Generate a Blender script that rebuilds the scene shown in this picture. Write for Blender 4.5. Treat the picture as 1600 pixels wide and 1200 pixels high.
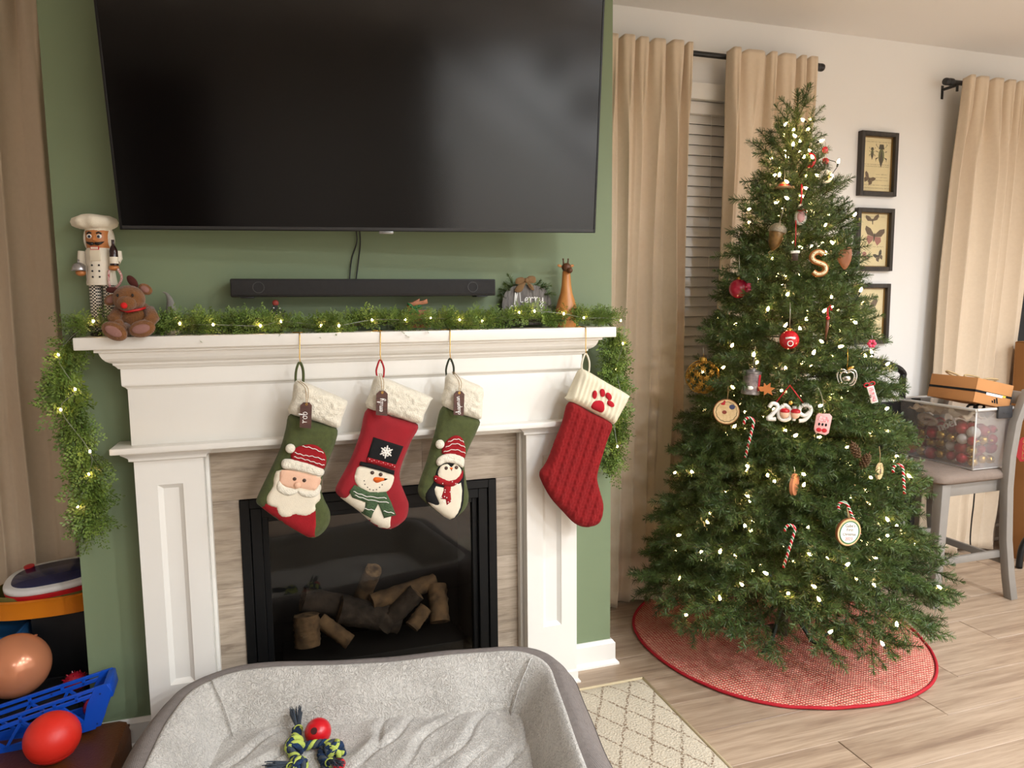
import bpy, bmesh, math, random
from mathutils import Vector, Matrix, noise, geometry
random.seed(7)
PI = math.pi
S = bpy.context.scene
COL = S.collection
for o in list(bpy.data.objects): bpy.data.objects.remove(o)

# ---------------------------------------------------------------- camera
FPX = 1116.0                      # focal length in pixels of the 1600x1200 frame
YAW, PITCH, ROLL = math.radians(17.78), math.radians(6.18), math.radians(-0.606)
CAM = Vector((0, 0, 1.42))
_d = Vector((math.sin(YAW)*math.cos(PITCH), math.cos(YAW)*math.cos(PITCH), -math.sin(PITCH)))
_r0 = Vector((math.cos(YAW), -math.sin(YAW), 0)); _u0 = _r0.cross(_d)
_r = _r0*math.cos(ROLL) + _u0*math.sin(ROLL); _u = -_r0*math.sin(ROLL) + _u0*math.cos(ROLL)
cd = bpy.data.cameras.new('camera'); cam = bpy.data.objects.new('camera', cd); COL.objects.link(cam)
cd.sensor_width = 36; cd.lens = 36*FPX/1600; cd.clip_start = 0.05
cam.matrix_world = Matrix(((_r.x, _u.x, -_d.x, CAM.x), (_r.y, _u.y, -_d.y, CAM.y), (_r.z, _u.z, -_d.z, CAM.z), (0, 0, 0, 1)))
S.camera = cam
def ray(x, y): return _d + _r*((x-800)/FPX) - _u*((y-600)/FPX)
def onY(x, y, Y): v = ray(x, y); return CAM + v*((Y-CAM.y)/v.y)
def onZ(x, y, Z=0.0): v = ray(x, y); return CAM + v*((Z-CAM.z)/v.z)
def mpp(p): return (Vector(p)-CAM).dot(_d)/FPX      # metres per photo pixel at a point

# ---------------------------------------------------------------- world, exposure, lights
w = bpy.data.worlds.new('night'); S.world = w; w.use_nodes = True
w.node_tree.nodes['Background'].inputs[0].default_value = (0.012, 0.014, 0.02, 1)
w.node_tree.nodes['Background'].inputs[1].default_value = 1.0
S.view_settings.view_transform = 'Standard'; S.view_settings.look = 'None'
S.view_settings.exposure = 0.0; S.view_settings.gamma = 1.0; S.view_settings.use_curve_mapping = False
LIGHT_COL = (0.93, 1.0, 1.08)
CEIL = 2.771
CANS = [(2.9, 0.45, 38), (1.5, 0.35, 20), (4.4, 0.5, 32), (2.9, -1.2, 66), (1.7, -1.3, 54), (4.5, -1.3, 56), (2.9, -2.7, 60), (1.7, -2.7, 52), (0.3, -2.4, 38)]  # last entry is an unseen fill, added to brighten mantel and left curtain
for i, (x, y, p) in enumerate(CANS):
    ld = bpy.data.lights.new('can_light_beam', 'AREA'); ld.shape = 'DISK'; ld.size = 0.16
    ld.energy = p; ld.color = LIGHT_COL; ld.spread = math.radians(165)
    lo = bpy.data.objects.new('can_light_beam', ld); COL.objects.link(lo); lo.location = (x, y, CEIL-0.012)

# ---------------------------------------------------------------- materials
def lin(c):
    f = lambda v: v/12.92 if v <= 0.04045 else ((v+0.055)/1.055)**2.4
    return (f(c[0]/255), f(c[1]/255), f(c[2]/255), 1)
MATS = {}
def mat(name, c, rough=0.6, metal=0.0, var=0.0, vscale=8.0, bump=0.0, bscale=200.0, stretch=(1, 1, 1), c2=None, emit=None, es=0, sheen=0, trans=0, alpha=1, rnd=0.0, spec=0.5, coat=0.0):
    if name in MATS: return MATS[name]
    m = bpy.data.materials.new(name); m.use_nodes = True; MATS[name] = m
    n = m.node_tree.nodes; l = m.node_tree.links; b = n['Principled BSDF']
    b.inputs['Base Color'].default_value = lin(c); b.inputs['Roughness'].default_value = rough
    b.inputs['Metallic'].default_value = metal; b.inputs['Specular IOR Level'].default_value = spec
    b.inputs['Coat Weight'].default_value = coat
    if sheen: b.inputs['Sheen Weight'].default_value = sheen
    if trans: b.inputs['Transmission Weight'].default_value = trans
    if alpha < 1: b.inputs['Alpha'].default_value = alpha
    if emit:
        b.inputs['Emission Color'].default_value = lin(emit); b.inputs['Emission Strength'].default_value = es
    if var or bump or rnd:
        tc = n.new('ShaderNodeTexCoord'); mp = n.new('ShaderNodeMapping'); mp.inputs['Scale'].default_value = stretch
        l.new(tc.outputs['Object'], mp.inputs['Vector'])
        vec = mp.outputs['Vector']
        if rnd:
            oi = n.new('ShaderNodeObjectInfo'); ad = n.new('ShaderNodeVectorMath'); ad.operation = 'ADD'
            sc = n.new('ShaderNodeVectorMath'); sc.operation = 'SCALE'; sc.inputs['Scale'].default_value = 37.0
            cb = n.new('ShaderNodeCombineXYZ')
            for k in range(3): l.new(oi.outputs['Random'], cb.inputs[k])
            l.new(cb.outputs[0], sc.inputs[0]); l.new(mp.outputs[0], ad.inputs[0]); l.new(sc.outputs[0], ad.inputs[1]); vec = ad.outputs[0]
        if var or rnd:
            nt = n.new('ShaderNodeTexNoise'); nt.inputs['Scale'].default_value = vscale; nt.inputs['Detail'].default_value = 6
            l.new(vec, nt.inputs['Vector'])
            mx = n.new('ShaderNodeMix'); mx.data_type = 'RGBA'
            a = lin(c); d2 = lin(c2) if c2 else tuple(v*(1-var) for v in a[:3])+(1,)
            mx.inputs['A'].default_value = a; mx.inputs['B'].default_value = d2
            rp = n.new('ShaderNodeMapRange'); rp.inputs['From Min'].default_value = 0.32; rp.inputs['From Max'].default_value = 0.68
            l.new(nt.outputs['Fac'], rp.inputs['Value']); l.new(rp.outputs[0], mx.inputs['Factor'])
            out = mx.outputs['Result']
            if rnd:
                hs = n.new('ShaderNodeHueSaturation'); mr = n.new('ShaderNodeMapRange')
                mr.inputs['To Min'].default_value = 1-rnd; mr.inputs['To Max'].default_value = 1+rnd
                l.new(oi.outputs['Random'], mr.inputs['Value']); l.new(mr.outputs[0], hs.inputs['Value']); l.new(out, hs.inputs['Color']); out = hs.outputs[0]
            l.new(out, b.inputs['Base Color'])
        if bump:
            nb = n.new('ShaderNodeTexNoise'); nb.inputs['Scale'].default_value = bscale; nb.inputs['Detail'].default_value = 4
            l.new(vec, nb.inputs['Vector'])
            bp = n.new('ShaderNodeBump'); bp.inputs['Strength'].default_value = bump; bp.inputs['Distance'].default_value = 0.004
            l.new(nb.outputs['Fac'], bp.inputs['Height']); l.new(bp.outputs[0], b.inputs['Normal'])
    return m

def mat_wood(name, c1, c2, stretch, scale=6, rough=0.45, rnd=0.1, bump=0.12, c3=None, dist=1.2):
    m = bpy.data.materials.new(name); m.use_nodes = True; MATS[name] = m
    n = m.node_tree.nodes; l = m.node_tree.links; b = n['Principled BSDF']; b.inputs['Roughness'].default_value = rough
    tc = n.new('ShaderNodeTexCoord'); mp = n.new('ShaderNodeMapping'); mp.inputs['Scale'].default_value = stretch
    oi = n.new('ShaderNodeObjectInfo'); cb = n.new('ShaderNodeCombineXYZ'); sc = n.new('ShaderNodeVectorMath'); sc.operation = 'SCALE'; sc.inputs['Scale'].default_value = 53
    ad = n.new('ShaderNodeVectorMath')
    for k in range(3): l.new(oi.outputs['Random'], cb.inputs[k])
    l.new(cb.outputs[0], sc.inputs[0]); l.new(tc.outputs['Object'], mp.inputs['Vector']); l.new(mp.outputs[0], ad.inputs[0]); l.new(sc.outputs[0], ad.inputs[1])
    n1 = n.new('ShaderNodeTexNoise'); n1.inputs['Scale'].default_value = scale; n1.inputs['Detail'].default_value = 8; n1.inputs['Distortion'].default_value = dist; n1.inputs['Roughness'].default_value = 0.62
    n2 = n.new('ShaderNodeTexNoise'); n2.inputs['Scale'].default_value = scale*7; n2.inputs['Detail'].default_value = 5
    l.new(ad.outputs[0], n1.inputs['Vector']); l.new(ad.outputs[0], n2.inputs['Vector'])
    mm = n.new('ShaderNodeMath'); mm.operation = 'MULTIPLY_ADD'; mm.inputs[1].default_value = 0.35; l.new(n2.outputs['Fac'], mm.inputs[0]); l.new(n1.outputs['Fac'], mm.inputs[2])
    cr = n.new('ShaderNodeValToRGB'); l.new(mm.outputs[0], cr.inputs[0])
    e = cr.color_ramp.elements; e[0].position = 0.48; e[0].color = lin(c2); e[1].position = 0.82; e[1].color = lin(c1)
    if c3: k = e.new(0.66); k.color = lin(c3)
    hs = n.new('ShaderNodeHueSaturation'); mr = n.new('ShaderNodeMapRange'); mr.inputs['To Min'].default_value = 1-rnd; mr.inputs['To Max'].default_value = 1+rnd
    l.new(oi.outputs['Random'], mr.inputs['Value']); l.new(mr.outputs[0], hs.inputs['Value']); l.new(cr.outputs[0], hs.inputs['Color']); l.new(hs.outputs[0], b.inputs['Base Color'])
    bp = n.new('ShaderNodeBump'); bp.inputs['Strength'].default_value = bump; bp.inputs['Distance'].default_value = 0.003
    l.new(mm.outputs[0], bp.inputs['Height']); l.new(bp.outputs[0], b.inputs['Normal'])
    return m

def mat_weave(name, c1, c2, scale, rough=0.9, bump=0.5, var=0.15, dist=0.002, sheen=0.0):
    """woven cloth: two crossed wave bands plus a broad tone variation (object coordinates)"""
    m = bpy.data.materials.new(name); m.use_nodes = True; MATS[name] = m
    n = m.node_tree.nodes; l = m.node_tree.links; b = n['Principled BSDF']; b.inputs['Roughness'].default_value = rough
    if sheen: b.inputs['Sheen Weight'].default_value = sheen
    tc = n.new('ShaderNodeTexCoord'); hs = []
    for ax in ('X', 'Z') if name != 'skirt_weave' else ('X', 'Y'):
        wv = n.new('ShaderNodeTexWave'); wv.bands_direction = ax; wv.inputs['Scale'].default_value = scale; wv.inputs['Distortion'].default_value = 1.5; wv.inputs['Detail'].default_value = 2; wv.inputs['Detail Scale'].default_value = 3
        l.new(tc.outputs['Object'], wv.inputs['Vector']); hs.append(wv)
    mu = n.new('ShaderNodeMath'); mu.operation = 'MULTIPLY'; l.new(hs[0].outputs['Fac'], mu.inputs[0]); l.new(hs[1].outputs['Fac'], mu.inputs[1])
    nt = n.new('ShaderNodeTexNoise'); nt.inputs['Scale'].default_value = 60; nt.inputs['Detail'].default_value = 6; l.new(tc.outputs['Object'], nt.inputs['Vector'])
    am = n.new('ShaderNodeMath'); am.operation = 'MULTIPLY_ADD'; am.inputs[1].default_value = 0.6; l.new(nt.outputs['Fac'], am.inputs[0]); l.new(mu.outputs[0], am.inputs[2])
    mr = n.new('ShaderNodeMapRange'); mr.inputs['From Min'].default_value = 0.2; mr.inputs['From Max'].default_value = 0.95; l.new(am.outputs[0], mr.inputs['Value'])
    mx = n.new('ShaderNodeMix'); mx.data_type = 'RGBA'; mx.inputs['A'].default_value = lin(c1); mx.inputs['B'].default_value = lin(c2); l.new(mr.outputs[0], mx.inputs['Factor'])
    l.new(mx.outputs['Result'], b.inputs['Base Color'])
    bp = n.new('ShaderNodeBump'); bp.inputs['Strength'].default_value = bump; bp.inputs['Distance'].default_value = dist
    l.new(am.outputs[0], bp.inputs['Height']); l.new(bp.outputs[0], b.inputs['Normal'])
    return m

def mat_pane(name, tint, gloss_rough=0.02, ior=1.45, dens=0.0, haze=0.0, hazec=(230, 230, 230)):
    """thin transparent sheet with fresnel gloss; haze mixes in a milky diffuse"""
    m = bpy.data.materials.new(name); m.use_nodes = True; MATS[name] = m
    n = m.node_tree.nodes; l = m.node_tree.links; n.remove(n['Principled BSDF']); out = n['Material Output']
    tr = n.new('ShaderNodeBsdfTransparent'); tr.inputs[0].default_value = lin(tint)
    gl = n.new('ShaderNodeBsdfGlossy'); gl.inputs['Roughness'].default_value = gloss_rough; gl.inputs[0].default_value = (1, 1, 1, 1)
    lw = n.new('ShaderNodeLayerWeight'); lw.inputs[0].default_value = 0.5
    pw = n.new('ShaderNodeMath'); pw.operation = 'POWER'; pw.inputs[1].default_value = 4.0; l.new(lw.outputs['Facing'], pw.inputs[0])
    fr = n.new('ShaderNodeMath'); fr.operation = 'MULTIPLY_ADD'; f0 = ((ior-1)/(ior+1))**2; fr.inputs[1].default_value = 0.9; fr.inputs[2].default_value = f0; l.new(pw.outputs[0], fr.inputs[0])
    base = tr.outputs[0]
    if haze:
        df = n.new('ShaderNodeBsdfDiffuse'); df.inputs[0].default_value = lin(hazec)
        mh = n.new('ShaderNodeMixShader'); mh.inputs[0].default_value = haze; l.new(base, mh.inputs[1]); l.new(df.outputs[0], mh.inputs[2]); base = mh.outputs[0]
    ms = n.new('ShaderNodeMixShader'); l.new(fr.outputs[0], ms.inputs[0]); l.new(base, ms.inputs[1]); l.new(gl.outputs[0], ms.inputs[2]); l.new(ms.outputs[0], out.inputs[0])
    return m

# ---------------------------------------------------------------- mesh helpers
class MB:
    def __init__(s): s.v = []; s.f = []; s.m = []
    def add(s, vs, fs, mi=0):
        k = len(s.v); s.v += [tuple(p) for p in vs]; s.f += [tuple(i+k for i in f) for f in fs]; s.m += [mi]*len(fs); return s
    def box(s, lo, hi, mi=0, mtx=None):
        x0, y0, z0 = lo; x1, y1, z1 = hi
        vs = [Vector(p) for p in ((x0, y0, z0), (x1, y0, z0), (x1, y1, z0), (x0, y1, z0), (x0, y0, z1), (x1, y0, z1), (x1, y1, z1), (x0, y1, z1))]
        if mtx: vs = [mtx @ p for p in vs]
        return s.add(vs, [(3, 2, 1, 0), (4, 5, 6, 7), (0, 1, 5, 4), (1, 2, 6, 5), (2, 3, 7, 6), (3, 0, 4, 7)], mi)
    def tube(s, pts, r, n=8, mi=0, caps=True):
        pts = [Vector(p) for p in pts]; rs = r if isinstance(r, (list, tuple)) else [r]*len(pts)
        vs = []; t0 = (pts[1]-pts[0]).normalized()
        a = t0.orthogonal().normalized()
        for i, p in enumerate(pts):
            t = (pts[min(i+1, len(pts)-1)]-pts[max(i-1, 0)])
            t = t.normalized() if t.length > 1e-9 else t0
            a = (a - t*a.dot(t)); a = a.normalized() if a.length > 1e-6 else t.orthogonal().normalized(); b = t.cross(a)
            for k in range(n): an = 2*PI*k/n; vs.append(p + (a*math.cos(an)+b*math.sin(an))*rs[i])
        fs = []
        for i in range(len(pts)-1):
            for k in range(n): fs.append((i*n+k, i*n+(k+1) % n, (i+1)*n+(k+1) % n, (i+1)*n+k))
        if caps: fs += [tuple(range(n-1, -1, -1)), tuple((len(pts)-1)*n+k for k in range(n))]
        return s.add(vs, fs, mi)
    def ell(s, c, r, nu=16, nv=10, mtx=None, mi=0):
        c = Vector(c); r = r if isinstance(r, (tuple, list)) else (r, r, r); vs = [Vector((0, 0, -r[2]))]
        for j in range(1, nv):
            ph = -PI/2+PI*j/nv
            for i in range(nu): th = 2*PI*i/nu; vs.append(Vector((r[0]*math.cos(ph)*math.cos(th), r[1]*math.cos(ph)*math.sin(th), r[2]*math.sin(ph))))
        vs.append(Vector((0, 0, r[2]))); fs = []
        for i in range(nu): fs.append((0, 1+(i+1) % nu, 1+i))
        for j in range(nv-2):
            for i in range(nu): a = 1+j*nu+i; b2 = 1+j*nu+(i+1) % nu; fs.append((a, b2, b2+nu, a+nu))
        top = len(vs)-1
        for i in range(nu): fs.append((top, 1+(nv-2)*nu+i, 1+(nv-2)*nu+(i+1) % nu))
        vs = [(mtx @ p if mtx else p)+c for p in vs]
        return s.add(vs, fs, mi)
    def lathe(s, prof, c=(0, 0, 0), n=24, mtx=None, mi=0):
        vs = []; c = Vector(c)
        for (r, z) in prof:
            for k in range(n): a = 2*PI*k/n; p = Vector((r*math.cos(a), r*math.sin(a), z)); vs.append((mtx @ p if mtx else p)+c)
        fs = []
        for i in range(len(prof)-1):
            for k in range(n): fs.append((i*n+k, i*n+(k+1) % n, (i+1)*n+(k+1) % n, (i+1)*n+k))
        if prof[0] != prof[-1]: fs += [tuple(range(n-1, -1, -1)), tuple((len(prof)-1)*n+k for k in range(n))]
        return s.add(vs, fs, mi)
    def prism(s, out, y0, y1, mtx=None, mi=0):
        """outline in (x, z), thickness from y0 to y1"""
        n = len(out); vs = [Vector((x, y0, z)) for x, z in out]+[Vector((x, y1, z)) for x, z in out]
        if mtx: vs = [mtx @ p for p in vs]
        tri = geometry.tessellate_polygon([[Vector((x, z, 0)) for x, z in out]])
        fs = [tuple(t) for t in tri]+[tuple(i+n for i in reversed(t)) for t in tri]
        fs += [(i, (i+1) % n, (i+1) % n+n, i+n) for i in range(n)]
        return s.add(vs, fs, mi)
    def extrude_profile(s, prof, x0, x1, mi=0):
        """profile in (y, z) run along x"""
        n = len(prof); vs = [(x0, y, z) for y, z in prof]+[(x1, y, z) for y, z in prof]
        fs = [(i, (i+1) % n, (i+1) % n+n, i+n) for i in range(n)]
        tri = geometry.tessellate_polygon([[Vector((y, z, 0)) for y, z in prof]])
        fs += [tuple(t) for t in tri]+[tuple(i+n for i in reversed(t)) for t in tri]
        return s.add(vs, fs, mi)
    def mesh(s, name, mats, smooth=None, recalc=True):
        me = bpy.data.meshes.new(name); me.from_pydata(s.v, [], s.f); 
        for m in (mats if isinstance(mats, (list, tuple)) else [mats]): me.materials.append(m)
        if any(s.m): me.polygons.foreach_set('material_index', s.m)
        if recalc:
            bm = bmesh.new(); bm.from_mesh(me); bmesh.ops.recalc_face_normals(bm, faces=bm.faces); bm.to_mesh(me); bm.free()
        if smooth is not None:
            me.polygons.foreach_set('use_smooth', [True]*len(me.polygons))
            if smooth < 179: me.set_sharp_from_angle(angle=math.radians(smooth))
        me.update(); return me
    def build(s, name, mats, parent=None, smooth=None, bevel=0, segs=2, recalc=True):
        me = s.mesh(name, mats, smooth, recalc)
        if bevel:
            bm = bmesh.new(); bm.from_mesh(me)
            es = [e for e in bm.edges if len(e.link_faces) == 2 and e.calc_face_angle() > 0.6]
            bmesh.ops.bevel(bm, geom=es, offset=bevel, segments=segs, profile=0.5, affect='EDGES', clamp_overlap=True)
            bm.to_mesh(me); bm.free()
            me.polygons.foreach_set('use_smooth', [True]*len(me.polygons)); me.set_sharp_from_angle(angle=math.radians(40))
        return link(name, me, parent)
def link(name, data, parent=None):
    o = bpy.data.objects.new(name, data); COL.objects.link(o)
    if parent is not None: o.parent = parent
    return o
def bx(name, lo, hi, m, parent=None, bevel=0.002):
    return MB().box(lo, hi).build(name, m, parent, bevel=bevel)
def thing(name, label, cat, loc=(0, 0, 0), rot=(0, 0, 0), group=None):
    o = link(name, None); o.location = loc; o.rotation_euler = rot; return tag(o, label, cat, group)
def tag(o, label, cat, group=None):
    o['label'] = label; o['category'] = cat
    if group: o['group'] = group
    return o
def struct(o): o['kind'] = 'structure'; return o
def sstruct(o, label): o['kind'] = 'structure'; o['label'] = label; return o
def RX(a): return Matrix.Rotation(a, 4, 'X')
def RY(a): return Matrix.Rotation(a, 4, 'Y')
def RZ(a): return Matrix.Rotation(a, 4, 'Z')
def TR(p): return Matrix.Translation(Vector(p))
def smoothpoly(pts, sub=4, closed=True):
    """Catmull-Rom through points"""
    n = len(pts); out = []
    for i in range(n if closed else n-1):
        g = lambda k: Vector(pts[k % n]) if closed else Vector(pts[max(0, min(n-1, k))])
        p0, p1, p2, p3 = g(i-1), g(i), g(i+1), g(i+2)
        for j in range(sub):
            t = j/sub
            out.append(0.5*((2*p1)+(p2-p0)*t+(2*p0-5*p1+4*p2-p3)*t*t+(3*p1-p0-3*p2+p3)*t**3))
    if not closed: out.append(Vector(pts[-1]))
    return out
def seg_dist(p, poly):
    best = 9e9; n = len(poly)
    px, py = p
    for i in range(n):
        ax, ay = poly[i]; bx_, by = poly[(i+1) % n]; dx, dy = bx_-ax, by-ay; L = dx*dx+dy*dy
        t = 0 if L < 1e-14 else max(0, min(1, ((px-ax)*dx+(py-ay)*dy)/L))
        ex, ey = ax+dx*t-px, ay+dy*t-py; q = ex*ex+ey*ey
        if q < best: best = q
    return math.sqrt(best)
def inside(p, poly):
    x, y = p; c = False; n = len(poly); j = n-1
    for i in range(n):
        xi, yi = poly[i]; xj, yj = poly[j]
        if (yi > y) != (yj > y) and x < (xj-xi)*(y-yi)/(yj-yi)+xi: c = not c
        j = i
    return c
def puff(poly, T, R, step, base=None, back=True, detail=None, edge=0.0, bumpy=0.0, seed=0):
    """cushion-like solid over a closed outline (x, z). T = half thickness, R = rounding width. The front faces -Y.
    base(x, z) = height of the surface it lies on; then the back follows that surface."""
    poly = [(p[0], p[1]) for p in poly]
    xs = [p[0] for p in poly]; zs = [p[1] for p in poly]; pts = [Vector(p) for p in poly]; nb = len(pts)
    x = min(xs)
    row = 0
    z = min(zs)+step*0.5
    while z < max(zs):
        x = min(xs)+step*(0.5 if row % 2 else 0.0)
        while x < max(xs):
            if inside((x, z), poly) and seg_dist((x, z), poly) > step*0.45: pts.append(Vector((x, z)))
            x += step
        z += step*0.866; row += 1
    vs, es, fs, a, b, c = geometry.delaunay_2d_cdt(pts, [(i, (i+1) % nb) for i in range(nb)], [], 1, 1e-7)
    mb = MB(); F = []; B = []
    for p in vs:
        d = seg_dist((p[0], p[1]), poly); q = min(1.0, d/R); h = T*math.sqrt(max(0, 1-(1-q)**2))
        if detail: h += detail(p[0], p[1])*min(1, q*2)
        if bumpy: h += bumpy*min(1, q*2)*(noise.noise(Vector((p[0]*90, p[1]*90, seed)))+0.5*noise.noise(Vector((p[0]*200, p[1]*200, seed+3))))
        h0 = base(p[0], p[1]) if base else 0.0
        F.append((p[0], -(h0+edge+h), p[1]))
        B.append((p[0], -(h0-0.003) if base else h, p[1]))
    n = len(vs); mb.add(F, [tuple(f) for f in fs]); 
    mb.add(B, [tuple(reversed(f)) for f in fs])
    # stitch the rim
    cnt = {}
    for f in fs:
        for i in range(3): e = (f[i], f[(i+1) % 3]); cnt[tuple(sorted(e))] = cnt.get(tuple(sorted(e)), 0)+1
    rim = [e for e in cnt if cnt[e] == 1]
    mb.f += [(e[0], e[1], e[1]+n, e[0]+n) for e in rim]; mb.m += [0]*len(rim)
    return mb
def height_fn(poly, T, R):
    poly = [(p[0], p[1]) for p in poly]
    def h(x, z):
        if not inside((x, z), poly): return T*0.15
        q = min(1.0, seg_dist((x, z), poly)/R); return T*math.sqrt(max(0, 1-(1-q)**2))
    return h
def circle(cx, cz, r, n=16, rz=None, rot=0):
    rz = rz or r
    return [(cx+r*math.cos(2*PI*k/n)*math.cos(rot)-rz*math.sin(2*PI*k/n)*math.sin(rot), cz+r*math.cos(2*PI*k/n)*math.sin(rot)+rz*math.sin(2*PI*k/n)*math.cos(rot)) for k in range(n)]
def text_mesh(txt, size, m, name, parent, mtx, ext=0.0005, align='CENTER'):
    cu = bpy.data.curves.new('t', 'FONT'); cu.body = txt; cu.size = size; cu.extrude = ext; cu.align_x = align; cu.align_y = 'CENTER'; cu.resolution_u = 3
    to = bpy.data.objects.new('t', cu); COL.objects.link(to); bpy.context.view_layer.update()
    me = bpy.data.meshes.new_from_object(to.evaluated_get(bpy.context.evaluated_depsgraph_get()))
    bpy.data.objects.remove(to); bpy.data.curves.remove(cu)
    me.transform(mtx); me.materials.clear(); me.materials.append(m); me.name = name
    return link(name, me, parent)
# handwriting: strokes on a 0..1 baseline grid
HW = {
 'r': (0.5, [[(0, 0.45), (0.12, 0.5), (0.14, 0.0), (0.16, 0.3), (0.3, 0.5), (0.45, 0.42)]]),
 'o': (0.5, [[(0.25, 0.5), (0.06, 0.3), (0.12, 0.02), (0.34, 0.02), (0.4, 0.3), (0.25, 0.5), (0.5, 0.4)]]),
 'b': (0.5, [[(0.1, 0.5), (0.2, 0.95), (0.1, 0.9), (0.1, 0.05), (0.3, 0.02), (0.4, 0.25), (0.28, 0.48), (0.12, 0.3)]]),
 'e': (0.45, [[(0.05, 0.22), (0.35, 0.32), (0.25, 0.5), (0.08, 0.3), (0.14, 0.03), (0.42, 0.12)]]),
 'm': (0.75, [[(0.05, 0.5), (0.06, 0), (0.1, 0.35), (0.22, 0.5), (0.3, 0.35), (0.3, 0), (0.34, 0.35), (0.48, 0.5), (0.56, 0.35), (0.57, 0.05), (0.72, 0.06)]]),
 'n': (0.55, [[(0.05, 0.5), (0.06, 0), (0.1, 0.35), (0.24, 0.5), (0.34, 0.35), (0.35, 0.05), (0.5, 0.06)]]),
 'i': (0.28, [[(0.1, 0.48), (0.1, 0.05), (0.26, 0.06)], [(0.1, 0.68), (0.12, 0.7)]]),
 'l': (0.3, [[(0.02, 0.1), (0.2, 0.8), (0.12, 0.95), (0.07, 0.7), (0.1, 0.05), (0.26, 0.08)]]),
 'y': (0.5, [[(0.05, 0.5), (0.1, 0.1), (0.28, 0.1), (0.38, 0.5), (0.36, -0.2), (0.2, -0.45), (0.08, -0.25), (0.45, 0.1)]]),
 'c': (0.42, [[(0.36, 0.42), (0.2, 0.5), (0.06, 0.25), (0.16, 0.02), (0.4, 0.1)]]),
 'h': (0.5, [[(0.02, 0.1), (0.18, 0.85), (0.1, 0.95), (0.08, 0), (0.12, 0.3), (0.26, 0.5), (0.34, 0.3), (0.35, 0.04), (0.48, 0.06)]]),
 'a': (0.5, [[(0.36, 0.42), (0.18, 0.5), (0.06, 0.22), (0.16, 0.02), (0.32, 0.2), (0.36, 0.48), (0.36, 0.06), (0.5, 0.06)]]),
 'p': (0.5, [[(0.06, 0.5), (0.07, -0.45), (0.08, 0.3), (0.26, 0.5), (0.4, 0.25), (0.26, 0.0), (0.1, 0.08), (0.46, 0.06)]]),
 's': (0.4, [[(0.3, 0.5), (0.12, 0.4), (0.28, 0.2), (0.2, 0.0), (0.04, 0.06), (0.4, 0.08)]]),
 't': (0.35, [[(0.14, 0.9), (0.14, 0.06), (0.32, 0.06)], [(0.0, 0.6), (0.3, 0.62)]]),
 'M': (1.0, [[(0.05, -0.3), (0.12, 0.6), (0.2, 0.95), (0.22, 0.2), (0.24, 0.4), (0.5, 1.25), (0.58, 1.3), (0.62, 0.5), (0.66, 0.1), (0.9, 0.12)]]),
 'C': (0.75, [[(0.6, 0.85), (0.4, 1.0), (0.1, 0.6), (0.14, 0.1), (0.4, 0.0), (0.72, 0.15)]]),
}
def handwrite(txt, size, r, m, name, parent, mtx, center=True):
    mb = MB(); x = 0; tot = sum(HW[c][0] for c in txt)
    off = -tot/2 if center else 0
    for c in txt:
        wd, st = HW[c]
        for s in st:
            pts = smoothpoly([(p[0]+x+off, p[1]) for p in s], 5, closed=False)
            mb.tube([mtx @ Vector((p[0]*size, 0, p[1]*size)) for p in pts], r, 5)
        x += wd
    return mb.build(name, m, parent, smooth=180)
# ================================================================ THE SETTING
W = 3.08          # back wall plane
FC = 2.48         # chimney breast face
CX = 0.2825       # fireplace centre line
WALLM = mat('warm_white_paint', (237, 234, 228), 0.75, var=0.02, vscale=3, bump=0.05, bscale=300)
CEILM = mat('ceiling_paint', (240, 236, 231), 0.9, bump=0.08, bscale=220)
GREEN = mat('sage_green_paint', (123, 138, 105), 0.62, var=0.03, vscale=2, bump=0.05, bscale=300)
TRIM = mat('white_trim_gloss', (241, 237, 228), 0.32, var=0.015, vscale=5)
BLACKM = mat('satin_black_metal', (18, 18, 18), 0.4, bump=0.05, bscale=400)
# floor slab and planks
fl = MB().box((-3.2, -5.6, -0.10), (6.4, W, -0.0121)).build('floor', mat('subfloor', (120, 104, 88), 0.6))
sstruct(fl, 'grey-beige wood plank floor')
PL = mat_wood('plank_oak', (188, 164, 140), (142, 118, 98), (0.5, 9.0, 1), 3.0, 0.42, 0.07, 0.08, (170, 146, 122), 0.5)
pm = MB().box((0, 0, -0.012), (1.217, 0.1805, 0)).build('plank', PL, None, bevel=0.0012, segs=1)
pdata = pm.data; bpy.data.objects.remove(pm)
rows = {-1: 1.67, 0: 2.14, 1: 2.40, 2: 2.83}
for k in range(-9, 8):
    y = 1.765+0.182*k
    if y > W-0.01: break
    xs = rows.get(k, (k*0.47+11) % 1.22)
    x = xs-1.22*math.ceil((xs+1.6)/1.22)
    while x < 5.3:
        p = link('plank', pdata, fl); p.location = (x, y, 0)
        if y+0.1805 > W: p.scale.y = (W-y)/0.1805
        x += 1.22
fr = MB().box((-3.2, -5.6, -0.012), (6.4, 1.765-0.182*9, 0.0)).build('floor_beyond', PL, fl)
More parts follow.
